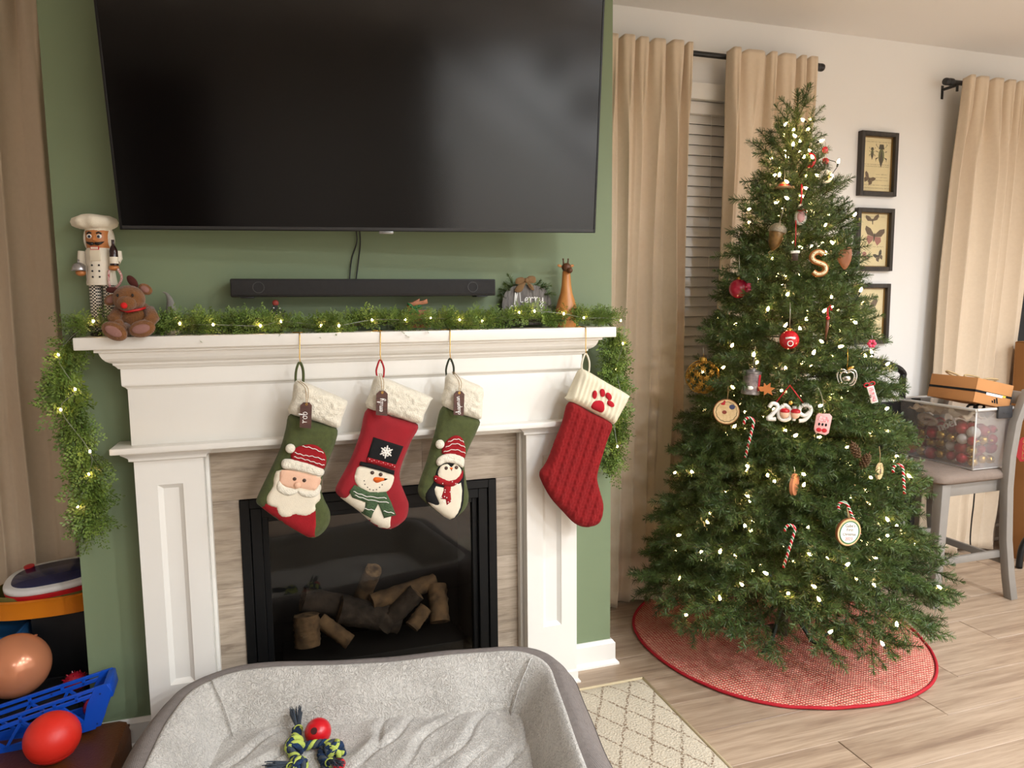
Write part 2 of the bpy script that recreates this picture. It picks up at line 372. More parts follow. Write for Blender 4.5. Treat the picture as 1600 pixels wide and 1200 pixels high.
# walls
def wall_with_holes(name, x0, x1, z1, holes, y0, y1, m, label):
    mb = MB(); xs = x0
    for (a, b, c, d) in holes:
        mb.box((xs, y0, 0), (a, y1, z1)); mb.box((a, y0, 0), (b, y1, c)); mb.box((a, y0, d), (b, y1, z1)); xs = b
    mb.box((xs, y0, 0), (x1, y1, z1)); return sstruct(mb.build(name, m), label)
W1 = (1.60, 2.42, 0.72, 2.385); W2 = (3.72, 4.72, 0.72, 2.385)
wall_with_holes('wall_back', -3.2, 6.4, CEIL, [W1, W2], W, W+0.14, WALLM, 'warm white back wall with two windows')
sstruct(MB().box((-3.2, -5.6, CEIL), (6.4, W+0.14, CEIL+0.1)).build('ceiling', CEILM), 'plain off-white ceiling')
sstruct(MB().box((-3.3, -5.6, 0), (-3.2, W+0.14, CEIL)).build('wall_left', WALLM), 'warm white side wall beyond the shadowed curtain')
sstruct(MB().box((6.4, -5.6, 0), (6.5, W+0.14, CEIL)).build('wall_right', WALLM), 'warm white side wall beyond the bar stool')
sstruct(MB().box((0.8, -3.5, 0), (6.4, -3.4, CEIL)).box((-3.2, -5.7, 0), (0.8, -5.6, CEIL)).box((0.8, -5.6, 0), (0.9, -3.5, CEIL)).build('wall_rear', WALLM), 'warm white rear wall behind the stair')
OX0, OX1, OZ1 = -0.158, 0.723, 0.797
ch = MB().box((-0.633, FC, 0), (OX0, W, CEIL)).box((OX1, FC, 0), (1.195, W, CEIL)).box((OX0, FC, OZ1), (OX1, W, CEIL)).box((OX0, 2.93, 0), (OX1, W, OZ1))
sstruct(ch.build('wall_chimney', GREEN), 'sage green chimney breast wall')
# recessed ceiling lights (fittings of the lamps at the top of the script; the last belongs to an added fill)
for i, (x, y, p) in enumerate(CANS):
    t = thing('recessed_light', 'round white recessed ceiling light, unseen out of frame overhead', 'ceiling light', (x, y, CEIL), group='recessed ceiling lights')
    MB().lathe([(0.082, 0), (0.1, 0), (0.1, -0.006), (0.082, -0.004), (0.082, 0)], n=28).build('trim_ring', TRIM, t, smooth=40)
    MB().lathe([(0.001, -0.002), (0.082, -0.002), (0.082, -0.006), (0.001, -0.006)], n=28).build('diffuser', mat('lamp_lens', (255, 250, 240), 0.5, emit=(255, 225, 190), es=3), t)
# baseboards
def baseboard(name, segs, label):
    mb = MB()
    for (x0, x1, yf) in segs:
        mb.extrude_profile([(yf, 0), (yf-0.028, 0), (yf-0.028, 0.008), (yf-0.016, 0.02), (yf-0.016, 0.086), (yf-0.006, 0.098), (yf, 0.098)], x0, x1)
    return sstruct(mb.build(name, TRIM), label)
bb = sstruct(link('baseboard_chimney', None), 'white baseboard of the chimney breast')
for s_, xs, xe in ((1, 1.013, 1.195), (-1, -0.448, -0.633)):
    pr = [(0, 0), (0.028, 0), (0.028, 0.008), (0.016, 0.02), (0.016, 0.086), (0.006, 0.098), (0, 0.098)]; n = len(pr); mb = MB()
    mb.add([(xs, FC-o_, z) for o_, z in pr]+[(xe+s_*o_, FC-o_, z) for o_, z in pr]+[(xe+s_*o_, W, z) for o_, z in pr],
           [(j*n+i, j*n+(i+1) % n, (j+1)*n+(i+1) % n, (j+1)*n+i) for j in range(2) for i in range(n)])
    mb.build('board', TRIM, bb)
baseboard('baseboard_back', [(1.225, 6.4, W), (-3.2, -0.665, W)], 'white baseboard along the back wall')
# windows
NIGHT = mat_pane('night_glass', (120, 128, 140), 0.01)
def window(name, hole, label):
    x0, x1, z0, z1 = hole; r = sstruct(link(name, None), label); r.location = ((x0+x1)/2, W, z0); 
    M = lambda mb, nm, m, **k: mb.build(nm, m, r, **k)
    w2 = (x1-x0)/2; h = z1-z0
    M(MB().box((-w2-0.07, -0.02, -0.03), (-w2, 0, h+0.07)), 'casing', TRIM, bevel=0.003); M(MB().box((w2, -0.02, -0.03), (w2+0.07, 0, h+0.07)), 'casing', TRIM, bevel=0.003)
    M(MB().box((-w2-0.085, -0.028, h), (w2+0.085, 0, h+0.075)), 'head_casing', TRIM, bevel=0.004)
    M(MB().box((-w2-0.09, -0.05, -0.03), (w2+0.09, 0.06, 0)), 'window_sill', TRIM, bevel=0.004)
    fr = MB()
    for a, b, c, d in ((-w2, -w2+0.045, 0, h), (w2-0.045, w2, 0, h), (-w2, w2, 0, 0.05), (-w2, w2, h-0.05, h), (-w2, w2, h/2-0.025, h/2+0.025)):
        fr.box((a, 0.075, c), (b, 0.115, d))
    M(fr, 'window_frame', TRIM, bevel=0.003)
    M(MB().box((-w2+0.04, 0.093, 0.04), (w2-0.04, 0.097, h/2-0.02)), 'pane', NIGHT); M(MB().box((-w2+0.04, 0.093, h/2+0.02), (w2-0.04, 0.097, h-0.04)), 'pane', NIGHT)
window('window_1', W1, 'white sash window behind the Christmas tree'); window('window_2', W2, 'white sash window behind the far right curtain')
BL = mat('blind_white', (240, 235, 226), 0.45)
def blind(hole, zlow, label):
    x0, x1, z0, z1 = hole; t = thing('window_blind', label, 'blind', ((x0+x1)/2, W+0.03, zlow)); w2 = (x1-x0)/2-0.012; h = z1-zlow
    MB().box((-w2, -0.03, h-0.06), (w2, 0.02, h-0.002)).build('valance', BL, t, bevel=0.006)
    sm = MB().box((-w2, -0.025, -0.0014), (w2, 0.025, 0.0014)).build('slat', BL, None, bevel=0.001, segs=1); sd = sm.data; bpy.data.objects.remove(sm)
    z = 0.045
    while z < h-0.075:
        s = link('slat', sd, t); s.location = (0, 0, z); s.rotation_euler = (math.radians(77), 0, 0); z += 0.0485
    MB().box((-w2, -0.022, 0), (w2, 0.022, 0.018)).build('bottom_rail', BL, t, bevel=0.004)
    for s in (-0.62, 0.0, 0.62):
        MB().tube([(s*w2, -0.027, 0.01), (s*w2, -0.027, h-0.06)], 0.0012, 5).build('ladder_cord', BL, t)
blind(W1, 0.76, 'white slatted blind lowered in the window behind the tree')
t2 = thing('window_blind', 'white slatted blind drawn half up at right edge', 'blind', (4.22, W+0.03, 1.52))
for k in range(14): bx('slat', (-0.485, -0.024, 0.03+k*0.0055), (0.485, 0.024, 0.0325+k*0.0055), BL, t2, 0.001)
bx('bottom_rail', (-0.485, -0.025, 0), (0.485, 0.025, 0.028), BL, t2, 0.005); bx('valance', (-0.485, -0.03, 0.8), (0.485, 0.02, 0.86), BL, t2, 0.005)
k = 14
while 0.03+k*0.0485-0.62 < 0.76:
    s = bx('slat', (-0.485, -0.024, -0.0014), (0.485, 0.024, 0.0014), BL, t2, 0); s.location.z = 0.03+(k-13)*0.0485+0.08; s.rotation_euler.x = math.radians(77); k += 1
    if s.location.z > 0.74: break
# stair and railing at the rear (mirrored dimly in the television)
t = thing('stair_railing', 'dark handrail with white balusters on the stair at the rear of the room', 'railing', (0, -3.1, 0))
A = Vector((0.86, 0, 2.62)); B = Vector((2.9, 0, 1.2))
MB().tube([A, B], 0.035, 8).build('handrail', mat('dark_walnut', (52, 36, 28), 0.4), t, smooth=40)
for k in range(15):
    p = A.lerp(B, (k+0.5)/15); bx('baluster', (p.x-0.016, -0.016, max(0.0, p.z-0.9)), (p.x+0.016, 0.016, p.z), TRIM, t, 0)
MB().prism([(0.95, 0), (3.3, 0), (0.95, 1.62)], -0.28, -0.02).build('stair_side', TRIM, t)
for i, (x, z, wd, hh) in enumerate(((2.5, 2.1, 0.5, 0.32), (2.0, 2.45, 0.3, 0.25))):
    t = thing('picture_frame', ('wide dark frame on the wall above the stair', 'small dark frame high above the stair handrail')[i], 'picture', (x, -3.4, z))
    MB().box((-wd/2, 0, -hh/2), (wd/2, 0.02, hh/2)).build('frame', mat('dark_walnut', (52, 36, 28)), t); MB().box((-wd/2+0.04, 0.018, -hh/2+0.04), (wd/2-0.04, 0.023, hh/2-0.04)).build('print', mat('dim_print', (120, 110, 100)), t)
t = thing('wall_cabinet', 'tall dark cabinet against the rear left wall', 'cabinet', (-2.4, -5.3, 0))
bx('body', (-0.5, -0.25, 0), (0.5, 0.2, 2.2), mat('dark_walnut', (52, 36, 28)), t, 0.01); bx('door', (-0.48, 0.2, 0.1), (-0.01, 0.225, 2.15), mat('dark_walnut', (52, 36, 28)), t, 0.005); bx('door', (0.01, 0.2, 0.1), (0.48, 0.225, 2.15), mat('dark_walnut', (52, 36, 28)), t, 0.005)

# ================================================================ MANTEL AND FIREPLACE
mt = thing('fireplace_mantel', 'white painted wooden fireplace mantel with two panelled pilasters', 'mantel', (CX, FC, 0))
def moulding(name, prof, hb, yb, parent, m=TRIM, xc=0.0, yback=0.0):
    """profile (offset, z) swept round three sides of a block: half width hb, front at yb (local)"""
    mb = MB(); vs = []
    for off, z in prof: vs += [(xc-hb-off, yback, z), (xc-hb-off, yb-off, z), (xc+hb+off, yb-off, z), (xc+hb+off, yback, z)]
    n = len(prof); fs = []
    for i in range(n-1):
        for k in range(3): fs.append((i*4+k, i*4+k+1, (i+1)*4+k+1, (i+1)*4+k))
        fs.append((i*4+3, i*4, (i+1)*4, (i+1)*4+3))
    fs += [(0, 1, 2, 3), tuple(reversed([(n-1)*4+k for k in range(4)]))]
    return mb.add(vs, fs).build(name, m, parent, bevel=0)
HB, YB = 0.7315, 2.385-FC
bx('shelf', (-0.846, 2.30-FC, 1.309), (0.846, 0, 1.345), TRIM, mt, 0.003)
moulding('crown_moulding', [(0.068, 1.309), (0.068, 1.3005), (0.058, 1.2985), (0.0555, 1.290), (0.051, 1.281), (0.044, 1.273), (0.036, 1.268), (0.030, 1.266), (0.029, 1.260), (0.026, 1.2585), (0.021, 1.253), (0.018, 1.2485), (0.014, 1.2475)], HB, YB, mt)
moulding('fascia_band', [(0.013, 1.2475), (0.013, 1.200), (0.012, 1.196), (0.004, 1.190), (0.001, 1.185)], HB, YB, mt)
bx('frieze', (-HB, YB, 1.008), (HB, 0, 1.19), TRIM, mt, 0.001)
bx('lower_shelf', (-0.7825, 2.336-FC, 0.9945), (0.7825, 0, 1.0135), TRIM, mt, 0.003)
bx('bed_mould', (-HB+0.19, 2.395-FC, 0.972), (HB-0.19, 0, 0.9945), TRIM, mt, 0.003)
for s in (-1, 1):
    xa, xb = (-0.7285, -0.5335) if s < 0 else (0.5335, 0.7285); xc = (xa+xb)/2; wd = 0.0975
    moulding('pilaster_cap', [(0.03, 0.9945), (0.03, 0.989), (0.022, 0.983), (0.014, 0.976), (0.012, 0.972), (0.012, 0.966), (0.004, 0.963), (0, 0.962)], wd, YB, mt, xc=xc)
    pp = MB(); a, b, z0, z1 = xc-0.036, xc+0.036, 0.235, 0.885
    pp.box((xa, YB, 0), (a, 0, 0.963)); pp.box((b, YB, 0), (xb, 0, 0.963)); pp.box((a, YB, 0), (b, 0, z0)); pp.box((a, YB, z1), (b, 0, 0.963))
    po = pp.build('pilaster', TRIM, mt)
    # sloped frame moulding round the sunk panel
    q = MB(); o, i_ = [(a, z0), (b, z0), (b, z1), (a, z1)], [(a+0.014, z0+0.014), (b-0.014, z0+0.014), (b-0.014, z1-0.014), (a+0.014, z1-0.014)]
    q.add([(x, YB+0.002, z) for x, z in o]+[(x, YB+0.013, z) for x, z in i_]+[(x, YB+0.02, z) for x, z in o], [(k, (k+1) % 4, 4+(k+1) % 4, 4+k) for k in range(4)])
    q.build('panel_moulding', TRIM, po); bx('sunk_panel', (a, YB+0.013, z0), (b, 0, z1), TRIM, po, 0)
    moulding('plinth', [(0.0, 0.05), (0.004, 0.045), (0.004, 0.012), (0.012, 0.006), (0.012, 0)], wd, YB, mt, xc=xc)
    xi = xb if s < 0 else xa
    bx('inner_bead', (xi if s < 0 else xi-0.012, 2.43-FC, 0), (xi+0.012 if s < 0 else xi, 0, 0.975), TRIM, mt, 0.003)
# tile surround
TILE = mat_wood('striated_tile', (196, 180, 160), (146, 130, 113), (1.2, 1, 11), 2.6, 0.38, 0.06, 0.10, (180, 163, 143))
sr = thing('tile_surround', 'taupe wood-grain stone tiles framing the fireplace opening', 'tile surround', (CX, FC, 0))
TX0, TX1 = -0.5225, 0.5225; ox0, ox1 = OX0-CX, OX1-CX
def tile(x0, x1, z0, z1): bx('tile', (x0+0.0004, 2.462-FC, z0+0.0004), (x1-0.0004, 0, z1-0.0004), TILE, sr, 0.0008)
for z0, z1 in ((0, 0.2), (0.2, 0.5), (0.5, OZ1)): tile(TX0, ox0, z0, z1); tile(ox1, TX1, z0, z1)
for a, b in ((TX0, -0.17), (-0.17, 0.17), (0.17, TX1)): tile(a, b, OZ1, 0.972)
bx('grout', (TX0, 2.466-FC, OZ1), (TX1, 0.0, 0.972), mat('grout', (150, 138, 124), 0.9), sr, 0)
# gas insert
GB = mat('insert_black', (7, 7, 7), 0.5, bump=0.05, bscale=500, spec=0.3); GI = mat('firebox_inside', (20, 18, 17), 0.85)
gi = thing('gas_fireplace', 'black framed gas fireplace insert with glass front', 'fireplace', (CX, 2.455, 0))
def frame_ring(name, x0, x1, z0, z1, t, tt, y0, y1, m, parent):
    mb = MB(); mb.box((x0, y0, z0), (x0+t, y1, z1)); mb.box((x1-t, y0, z0), (x1, y1, z1)); mb.box((x0+t, y0, z1-tt), (x1-t, y1, z1)); mb.box((x0+t, y0, z0), (x1-t, y1, z0+tt))
    return mb.build(name, m, parent, bevel=0.0015, segs=1)
a, b = ox0+0.0005, ox1-0.0005
frame_ring('outer_frame', a, b, 0.012, OZ1-0.002, 0.03, 0.03, 0, 0.03, GB, gi)
frame_ring('inner_frame', a+0.032, b-0.032, 0.045, OZ1-0.034, 0.034, 0.034, 0.008, 0.035, GB, gi)
frame_ring('glass_retainer', a+0.066, b-0.066, 0.08, OZ1-0.068, 0.02, 0.02, 0.026, 0.045, GB, gi)
bx('glass', (a+0.07, 0.04, 0.085), (b-0.07, 0.043, OZ1-0.072), mat_pane('ember_glass', (238, 235, 230), 0.03, 1.45), gi, 0)
fb = MB(); d0, d1 = 0.05, 0.44
fb.box((a+0.03, d0, 0.03), (a+0.05, d1, OZ1-0.02)); fb.box((b-0.05, d0, 0.03), (b-0.03, d1, OZ1-0.02)); fb.box((a+0.05, d1-0.02, 0.03), (b-0.05, d1, OZ1-0.02)); fb.box((a+0.05, d0, 0.03), (b-0.05, d1-0.02, 0.06)); fb.box((a+0.05, d0, OZ1-0.05), (b-0.05, d1-0.02, OZ1-0.02))
fb.build('firebox', GI, gi)
bx('burner_tray', (-0.33, 0.09, 0.06), (0.33, 0.3, 0.155), mat('burner', (20, 19, 18), 0.7), gi, 0.006)
LOGM = mat('ceramic_log', (128, 104, 76), 0.9, var=0.5, vscale=22, c2=(70, 56, 42), bump=1.0, bscale=40, stretch=(1, 1, 1)); LOGD = mat('charred_log', (74, 64, 56), 0.9, var=0.5, vscale=26, c2=(34, 30, 27), bump=1.0, bscale=50)
LOGE = mat('log_end_grain', (146, 120, 88), 0.9, var=0.4, vscale=50, c2=(60, 46, 34), bump=0.8, bscale=60)
def log(p0, p1, r, Y0, Y1, m, seed):
    q0 = onY(360+p0[0]/3.636, 760+p0[1]/3.636, Y0); q1 = onY(360+p1[0]/3.636, 760+p1[1]/3.636, Y1); r = r*1.06/3.636*mpp(q0)
    mb = MB(); n = 14; N = 18; vs = []; ax = (q1-q0).normalized(); u = ax.orthogonal().normalized(); v = ax.cross(u)
    for i in range(N+1):
        c = q0.lerp(q1, i/N)
        for k in range(n):
            an = 2*PI*k/n; rr = r*(1+0.16*noise.noise(Vector((math.cos(an)*2.2, math.sin(an)*2.2, i*0.5+seed*7)))+0.07*noise.noise(Vector((math.cos(an)*6, math.sin(an)*6, i*0.9+seed))))
            vs.append(c+u*math.cos(an)*rr+v*math.sin(an)*rr)
    fs = [(i*n+k, i*n+(k+1) % n, (i+1)*n+(k+1) % n, (i+1)*n+k) for i in range(N) for k in range(n)]
    mb.add(vs, fs, 0); mb.f += [tuple(range(n)), tuple(N*n+k for k in range(n))]; mb.m += [1, 1]
    inv = Vector((CX, 2.455, 0)); mb.v = [tuple(Vector(p)-inv) for p in mb.v]
    mb.build('log', [m, LOGE], gi, smooth=50)
log((410, 640), (930, 730), 62, 2.66, 2.70, LOGD, 1); log((800, 660), (1160, 540), 46, 2.62, 2.68, LOGM, 2); log((815, 475), (740, 640), 46, 2.60, 2.70, LOGM, 3)
log((430, 730), (440, 905), 66, 2.57, 2.55, LOGM, 4); log((510, 760), (680, 885), 40, 2.60, 2.55, LOGM, 5); log((1170, 560), (1190, 770), 52, 2.66, 2.58, LOGM, 6)
log((1110, 690), (1030, 800), 38, 2.58, 2.55, LOGM, 7); log((620, 700), (960, 760), 74, 2.62, 2.62, LOGD, 8); log((1060, 600), (860, 800), 50, 2.60, 2.60, LOGD, 9)

# ================================================================ TELEVISION AND SOUND BAR
h = Vector((0.997, -0.076, 0.007)).normalized(); nn = Vector((-0.074, -0.988, -0.136)); nn = (nn-h*nn.dot(h)).normalized(); vv = (-nn).cross(h)*-1
tv = thing('television', 'large wall-mounted black flat screen television, switched off', 'television')
P0 = onY(187, 359, 2.36); TW = (1.463); TH = 0.834
tv.matrix_world = Matrix(((h.x, -nn.x, vv.x, P0.x), (h.y, -nn.y, vv.y, P0.y), (h.z, -nn.z, vv.z, P0.z), (0, 0, 0, 1)))
TVB = mat('tv_bezel', (20, 20, 21), 0.35, metal=0.3)
frame_ring('bezel', 0, TW, 0, TH, 0.007, 0.007, 0, 0.026, TVB, tv)
bx('chin', (0.007, -0.0005, 0.004), (TW-0.007, 0.006, 0.012), mat('tv_chin', (40, 40, 40), 0.4), tv, 0)
bx('screen', (0.006, 0.002, 0.006), (TW-0.006, 0.01, TH-0.006), mat('tv_screen', (6, 5, 5), 0.13, spec=0.5), tv, 0)
bx('back_cover', (0.003, 0.01, 0.003), (TW-0.003, 0.028, TH-0.003), TVB, tv, 0.002); bx('electronics_bulge', (0.3, 0.028, 0.05), (1.16, 0.055, 0.5), TVB, tv, 0.01)
u = 0.765
bx('brand_badge', (u-0.022, -0.004, -0.007), (u+0.022, 0.012, 0.001), mat('badge_silver', (150, 150, 148), 0.35, metal=0.8), tv, 0.001)
mtx = TR((u, -0.0042, -0.003)) @ RX(PI/2)
text_mesh('SAMSUNG', 0.0062, mat('badge_text', (60, 60, 60), 0.5), 'badge_lettering', tv, mtx, 0.0001)
ar = MB().box((0.55, 0.055, 0.28), (0.92, 0.075, 0.62)); ar.tube([(0.74, 0.07, 0.42), (0.7, 0.16, 0.4)], 0.025, 8); ar.build('mount_arm', BLACKM, tv)
for x0, x1, seed in ((556, 546, 1), (561.5, 556, 2)):
    pts = [onY(x0, 356, 2.462), onY(x0+1.5, 378, 2.470), onY((x0*0.45+x1*0.55)-1*(seed == 1)+2*(seed == 2), 405, 2.472), onY(x1, 439, 2.468)]
    tag(MB().tube([p for p in smoothpoly(pts, 6, False)], 0.0022, 6).build('power_cable', mat('black_rubber', (12, 12, 12), 0.5), None, smooth=180),
        ('thin black cable hanging under the television, left of two', 'thin black cable hanging under the television, right of two')[seed-1], 'cable')
sb = thing('sound_bar', 'long black sound bar mounted on green wall under the television', 'sound bar', (0.2815, 2.38, 1.459))
SBM = mat_weave('speaker_mesh', (20, 20, 20), (44, 43, 43), 260, 0.7, 0.4)
bx('body', (-0.4275, 0.004, 0), (0.4275, 0.085, 0.056), mat('bar_shell', (26, 26, 26), 0.5), sb, 0.004); bx('grille', (-0.4245, 0, 0.004), (0.4245, 0.01, 0.053), SBM, sb, 0.003)
for s in (-1, 1):
    MB().lathe([(0.0155, 0), (0.018, 0), (0.018, -0.0012), (0.0155, -0.0012), (0.0155, 0)], (s*0.345, -0.0002, 0.029), 28, RX(-PI/2)).build('driver_ring', mat('ring_grey', (50, 49, 48), 0.5), sb, smooth=40)
    bx('foot', (s*0.38-0.02, 0.01, -0.004), (s*0.38+0.02, 0.07, 0), BLACKM, sb, 0.001); bx('wall_bracket', (s*0.3-0.02, 0.08, 0.005), (s*0.3+0.02, 0.1, 0.05), BLACKM, sb, 0.001)

# ================================================================ CURTAINS AND RODS
LINEN = mat_weave('linen', (222, 203, 177), (208, 187, 160), 330, 0.85, 0.25, dist=0.0008, sheen=0.15)
def curtain(label, xt0, xt1, xb0, xb1, ztop, zbot, Y, nf, amp, seed, group='beige linen curtains'):
    """pleats pinched at the header, opening into fewer broad folds below"""
    rnd = random.Random(seed); NX, NZ = 30*nf, 70; mb = MB(); vs = []
    wt = [rnd.uniform(0.45, 1.6) for _ in range(nf)]; am = [rnd.uniform(0.6, 1.25) for _ in range(nf)]; cum = [0]
    for q in wt: cum.append(cum[-1]+q)
    tot = cum[-1]; lo = [rnd.uniform(0, 6.28) for _ in range(4)]
    for j in range(NZ+1):
        t = (j/NZ)**1.25; z = ztop+(zbot-ztop)*t
        for i in range(NX+1):
            s = i/NX; wob = 0.02*noise.noise(Vector((s*3, t*3+seed, 2.0)))*min(1, t*3)
            q = min(tot*0.9999, max(0, (s+wob*math.sin(PI*s))*tot)); k = 0
            while k < nf-1 and q > cum[k+1]: k += 1
            loc = (q-cum[k])/wt[k]
            # header: narrow backward pinch between flat panels; below: rounded folds
            pin = -math.cos(2*PI*loc); head = 1-2*math.exp(-((loc-0.0)/0.13)**2)-2*math.exp(-((loc-1.0)/0.13)**2)
            f2 = math.sin(2*PI*loc)*0.35+pin*0.65
            b = min(1, t*5.0); b = b*b*(3-2*b)
            f = head*(1-b)+f2*b
            broad = math.sin(s*PI*nf*0.55+lo[0]+1.2*t)*0.55*b
            drift = noise.noise(Vector((s*4+seed, t*1.6, 1.0)))+0.35*noise.noise(Vector((s*11+seed, t*4, 4.0)))
            y = Y-amp*am[k]*(0.55*(1-b)+(1.0-0.25*t)*b)*f-amp*broad-0.022*drift*b
            y -= 0.012*math.exp(-((loc-0.62)/0.1)**2)*math.exp(-((t-0.09)/0.06)**2)
            x = (xt0+(xt1-xt0)*s)*(1-t)+(xb0+(xb1-xb0)*s)*t+0.012*math.sin(2*PI*loc)*b*wt[k]+0.012*drift*b
            if t > 0.9: y -= 0.03*(t-0.9)/0.1*noise.noise(Vector((s*8, seed, t*12)))
            vs.append((x, y, z+(0.006*f if j == 0 else 0)))
    n = NX+1
    mb.add(vs, [(j*n+i, j*n+i+1, (j+1)*n+i+1, (j+1)*n+i) for j in range(NZ) for i in range(NX)])
    o = mb.build('curtain', LINEN, None, smooth=180, recalc=False); tag(o, label, 'curtain', group)
    md = o.modifiers.new('thickness', 'SOLIDIFY'); md.thickness = 0.003; md.offset = 0
    return o
RZc = 2.564; YC = 2.99
YF = 2.952
curtain('beige linen curtain hanging just right of the green chimney breast', 1.40, 1.822, 1.33, 1.80, RZc+0.022, 0.012, YF, 6, 0.032, 3)
curtain('beige linen curtain hanging directly behind the top of the tree', 2.012, 2.51, 1.93, 2.53, RZc+0.022, 0.012, YF, 6, 0.03, 8)
curtain('beige linen curtain at the right edge, behind the bar stool', 3.447, 3.98, 3.31, 3.875, RZc+0.022, 0.02, YF, 6, 0.032, 21)
curtain('beige linen curtain in shadow at far left beside the chimney breast', -1.55, -0.70, -1.6, -0.69, RZc+0.022, 0.012, YF, 8, 0.035, 14)
def rod(label, x0, x1, ends):
    t = thing('curtain_rod', label, 'curtain rod', ((x0+x1)/2, YC, RZc), group='black curtain rods'); hw = (x1-x0)/2
    MB().tube([(-hw, 0, 0), (hw, 0, 0)], 0.0125, 14).build('pole', BLACKM, t, smooth=40)
    for e in ends:
        s = e; MB().lathe([(0.0005, 0), (0.0165, 0), (0.0185, 0.004), (0.0185, 0.028), (0.0175, 0.03), (0.0175, 0.034), (0.0185, 0.036), (0.0185, 0.05), (0.016, 0.056), (0.0005, 0.058)], (s*hw, 0, 0), 18, RY(s*PI/2)).build('finial', BLACKM, t, smooth=40)
        mb = MB().box((s*(hw-0.03)-0.007, -0.004, -0.018), (s*(hw-0.03)+0.007, W-YC, -0.006)).box((s*(hw-0.03)-0.008, W-YC-0.004, -0.06), (s*(hw-0.03)+0.008, W-YC, 0.01)).box((s*(hw-0.03)-0.006, -0.006, -0.045), (s*(hw-0.03)+0.006, 0.002, -0.008))
        mb.build('bracket', BLACKM, t, bevel=0.001, segs=1)
rod('black curtain rod over the window behind the tree', 1.30, 2.515, (-1, 1)); rod('black curtain rod starting at the upper right edge', 3.40, 5.05, (-1, 1)); rod('black curtain rod at left over the shadowed curtain', -2.6, -0.66, (-1,))

# ================================================================ FRAMED INSECT PRINTS
FRM = mat('distressed_black_wood', (26, 23, 20), 0.45, var=0.4, vscale=30, c2=(60, 50, 38), bump=0.3, bscale=90, stretch=(1, 1, 0.2)); PAPER = mat('aged_paper', (246, 228, 182), 0.85, var=0.12, vscale=9); GILT = mat('gilt_liner', (150, 118, 66), 0.4, metal=0.4)
INK = mat('print_ink', (74, 66, 50), 0.9); INK2 = mat('print_ink_brown', (112, 92, 74), 0.9); INK3 = mat('print_ink_rose', (176, 120, 110), 0.9); INK4 = mat('print_ink_olive', (110, 112, 70), 0.9)
PG = mat_pane('picture_glass', (250, 250, 248), 0.01, 1.35)
def butterfly(cx, cz, s, rot, m, m2, parent, open_=1.0):
    fw = [(0.0, 0.1), (0.5, 0.6), (1.0, 0.75), (1.05, 0.45), (0.75, 0.05), (0.05, -0.05)]; hw = [(0.05, -0.05), (0.7, 0.0), (0.8, -0.35), (0.45, -0.75), (0.1, -0.35)]
    for nm, shp, mm in (('forewing_print', fw, m), ('hindwing_print', hw, m2)):
        mb = MB()
        for sg in (-1, 1):
            pts = [(cx+s*(sg*x*open_*math.cos(rot)-z*math.sin(rot)), cz+s*(sg*x*open_*math.sin(rot)+z*math.cos(rot))) for x, z in shp]
            mb.prism(pts, -0.0006, 0)
        mb.build(nm, mm, parent)
    MB().prism(circle(cx, cz-0.1*s, 0.07*s, 8, 0.4*s, rot), -0.0008, 0).build('body_print', INK, parent)
def beetle(cx, cz, s, parent):
    mb = MB(); mb.prism(circle(cx, cz, 0.30*s, 14, 0.62*s), -0.0006, 0); mb.build('wing_case_print', INK4, parent)
    mb = MB(); mb.prism([(cx-0.3*s, cz+0.55*s), (cx+0.3*s, cz+0.55*s), (cx+0.2*s, cz+0.95*s), (cx-0.2*s, cz+0.95*s)], -0.0007, 0); mb.prism([(cx-0.2*s, cz-0.4*s), (cx, cz-0.95*s), (cx+0.2*s, cz-0.4*s), (cx, cz+0.5*s)], -0.0009, 0)
    for sg in (-1, 1):
        for q, (dz, ez) in enumerate(((0.6, 1.0), (0.3, 0.35), (-0.1, -0.5))): mb.prism([(cx+sg*0.25*s, cz+dz*s), (cx+sg*0.6*s, cz+(dz+ez)/2*s+0.1*s), (cx+sg*0.55*s, cz+ez*s), (cx+sg*0.53*s, cz+(dz+ez)/2*s)], -0.0006, 0)
    mb.build('legs_print', INK, parent)
def scribble(x0, x1, zs, parent, seed):
    mb = MB(); r = random.Random(seed)
    for z in zs:
        x = x0
        while x < x1-0.01:
            l = r.uniform(0.008, 0.03); pts = [(x+l*q/6, z+0.0025*math.sin(q*2.1+seed)) for q in range(7)]
            mb.tube([(a, -0.0004, b) for a, b in pts], 0.0005, 4); x += l+r.uniform(0.002, 0.008)
    mb.build('handwriting_print', INK2, parent)
names = ['black framed beetle print, top of three on the wall', 'black framed butterfly print, middle of three on the wall', 'black framed print half hidden by tree, lowest of three']
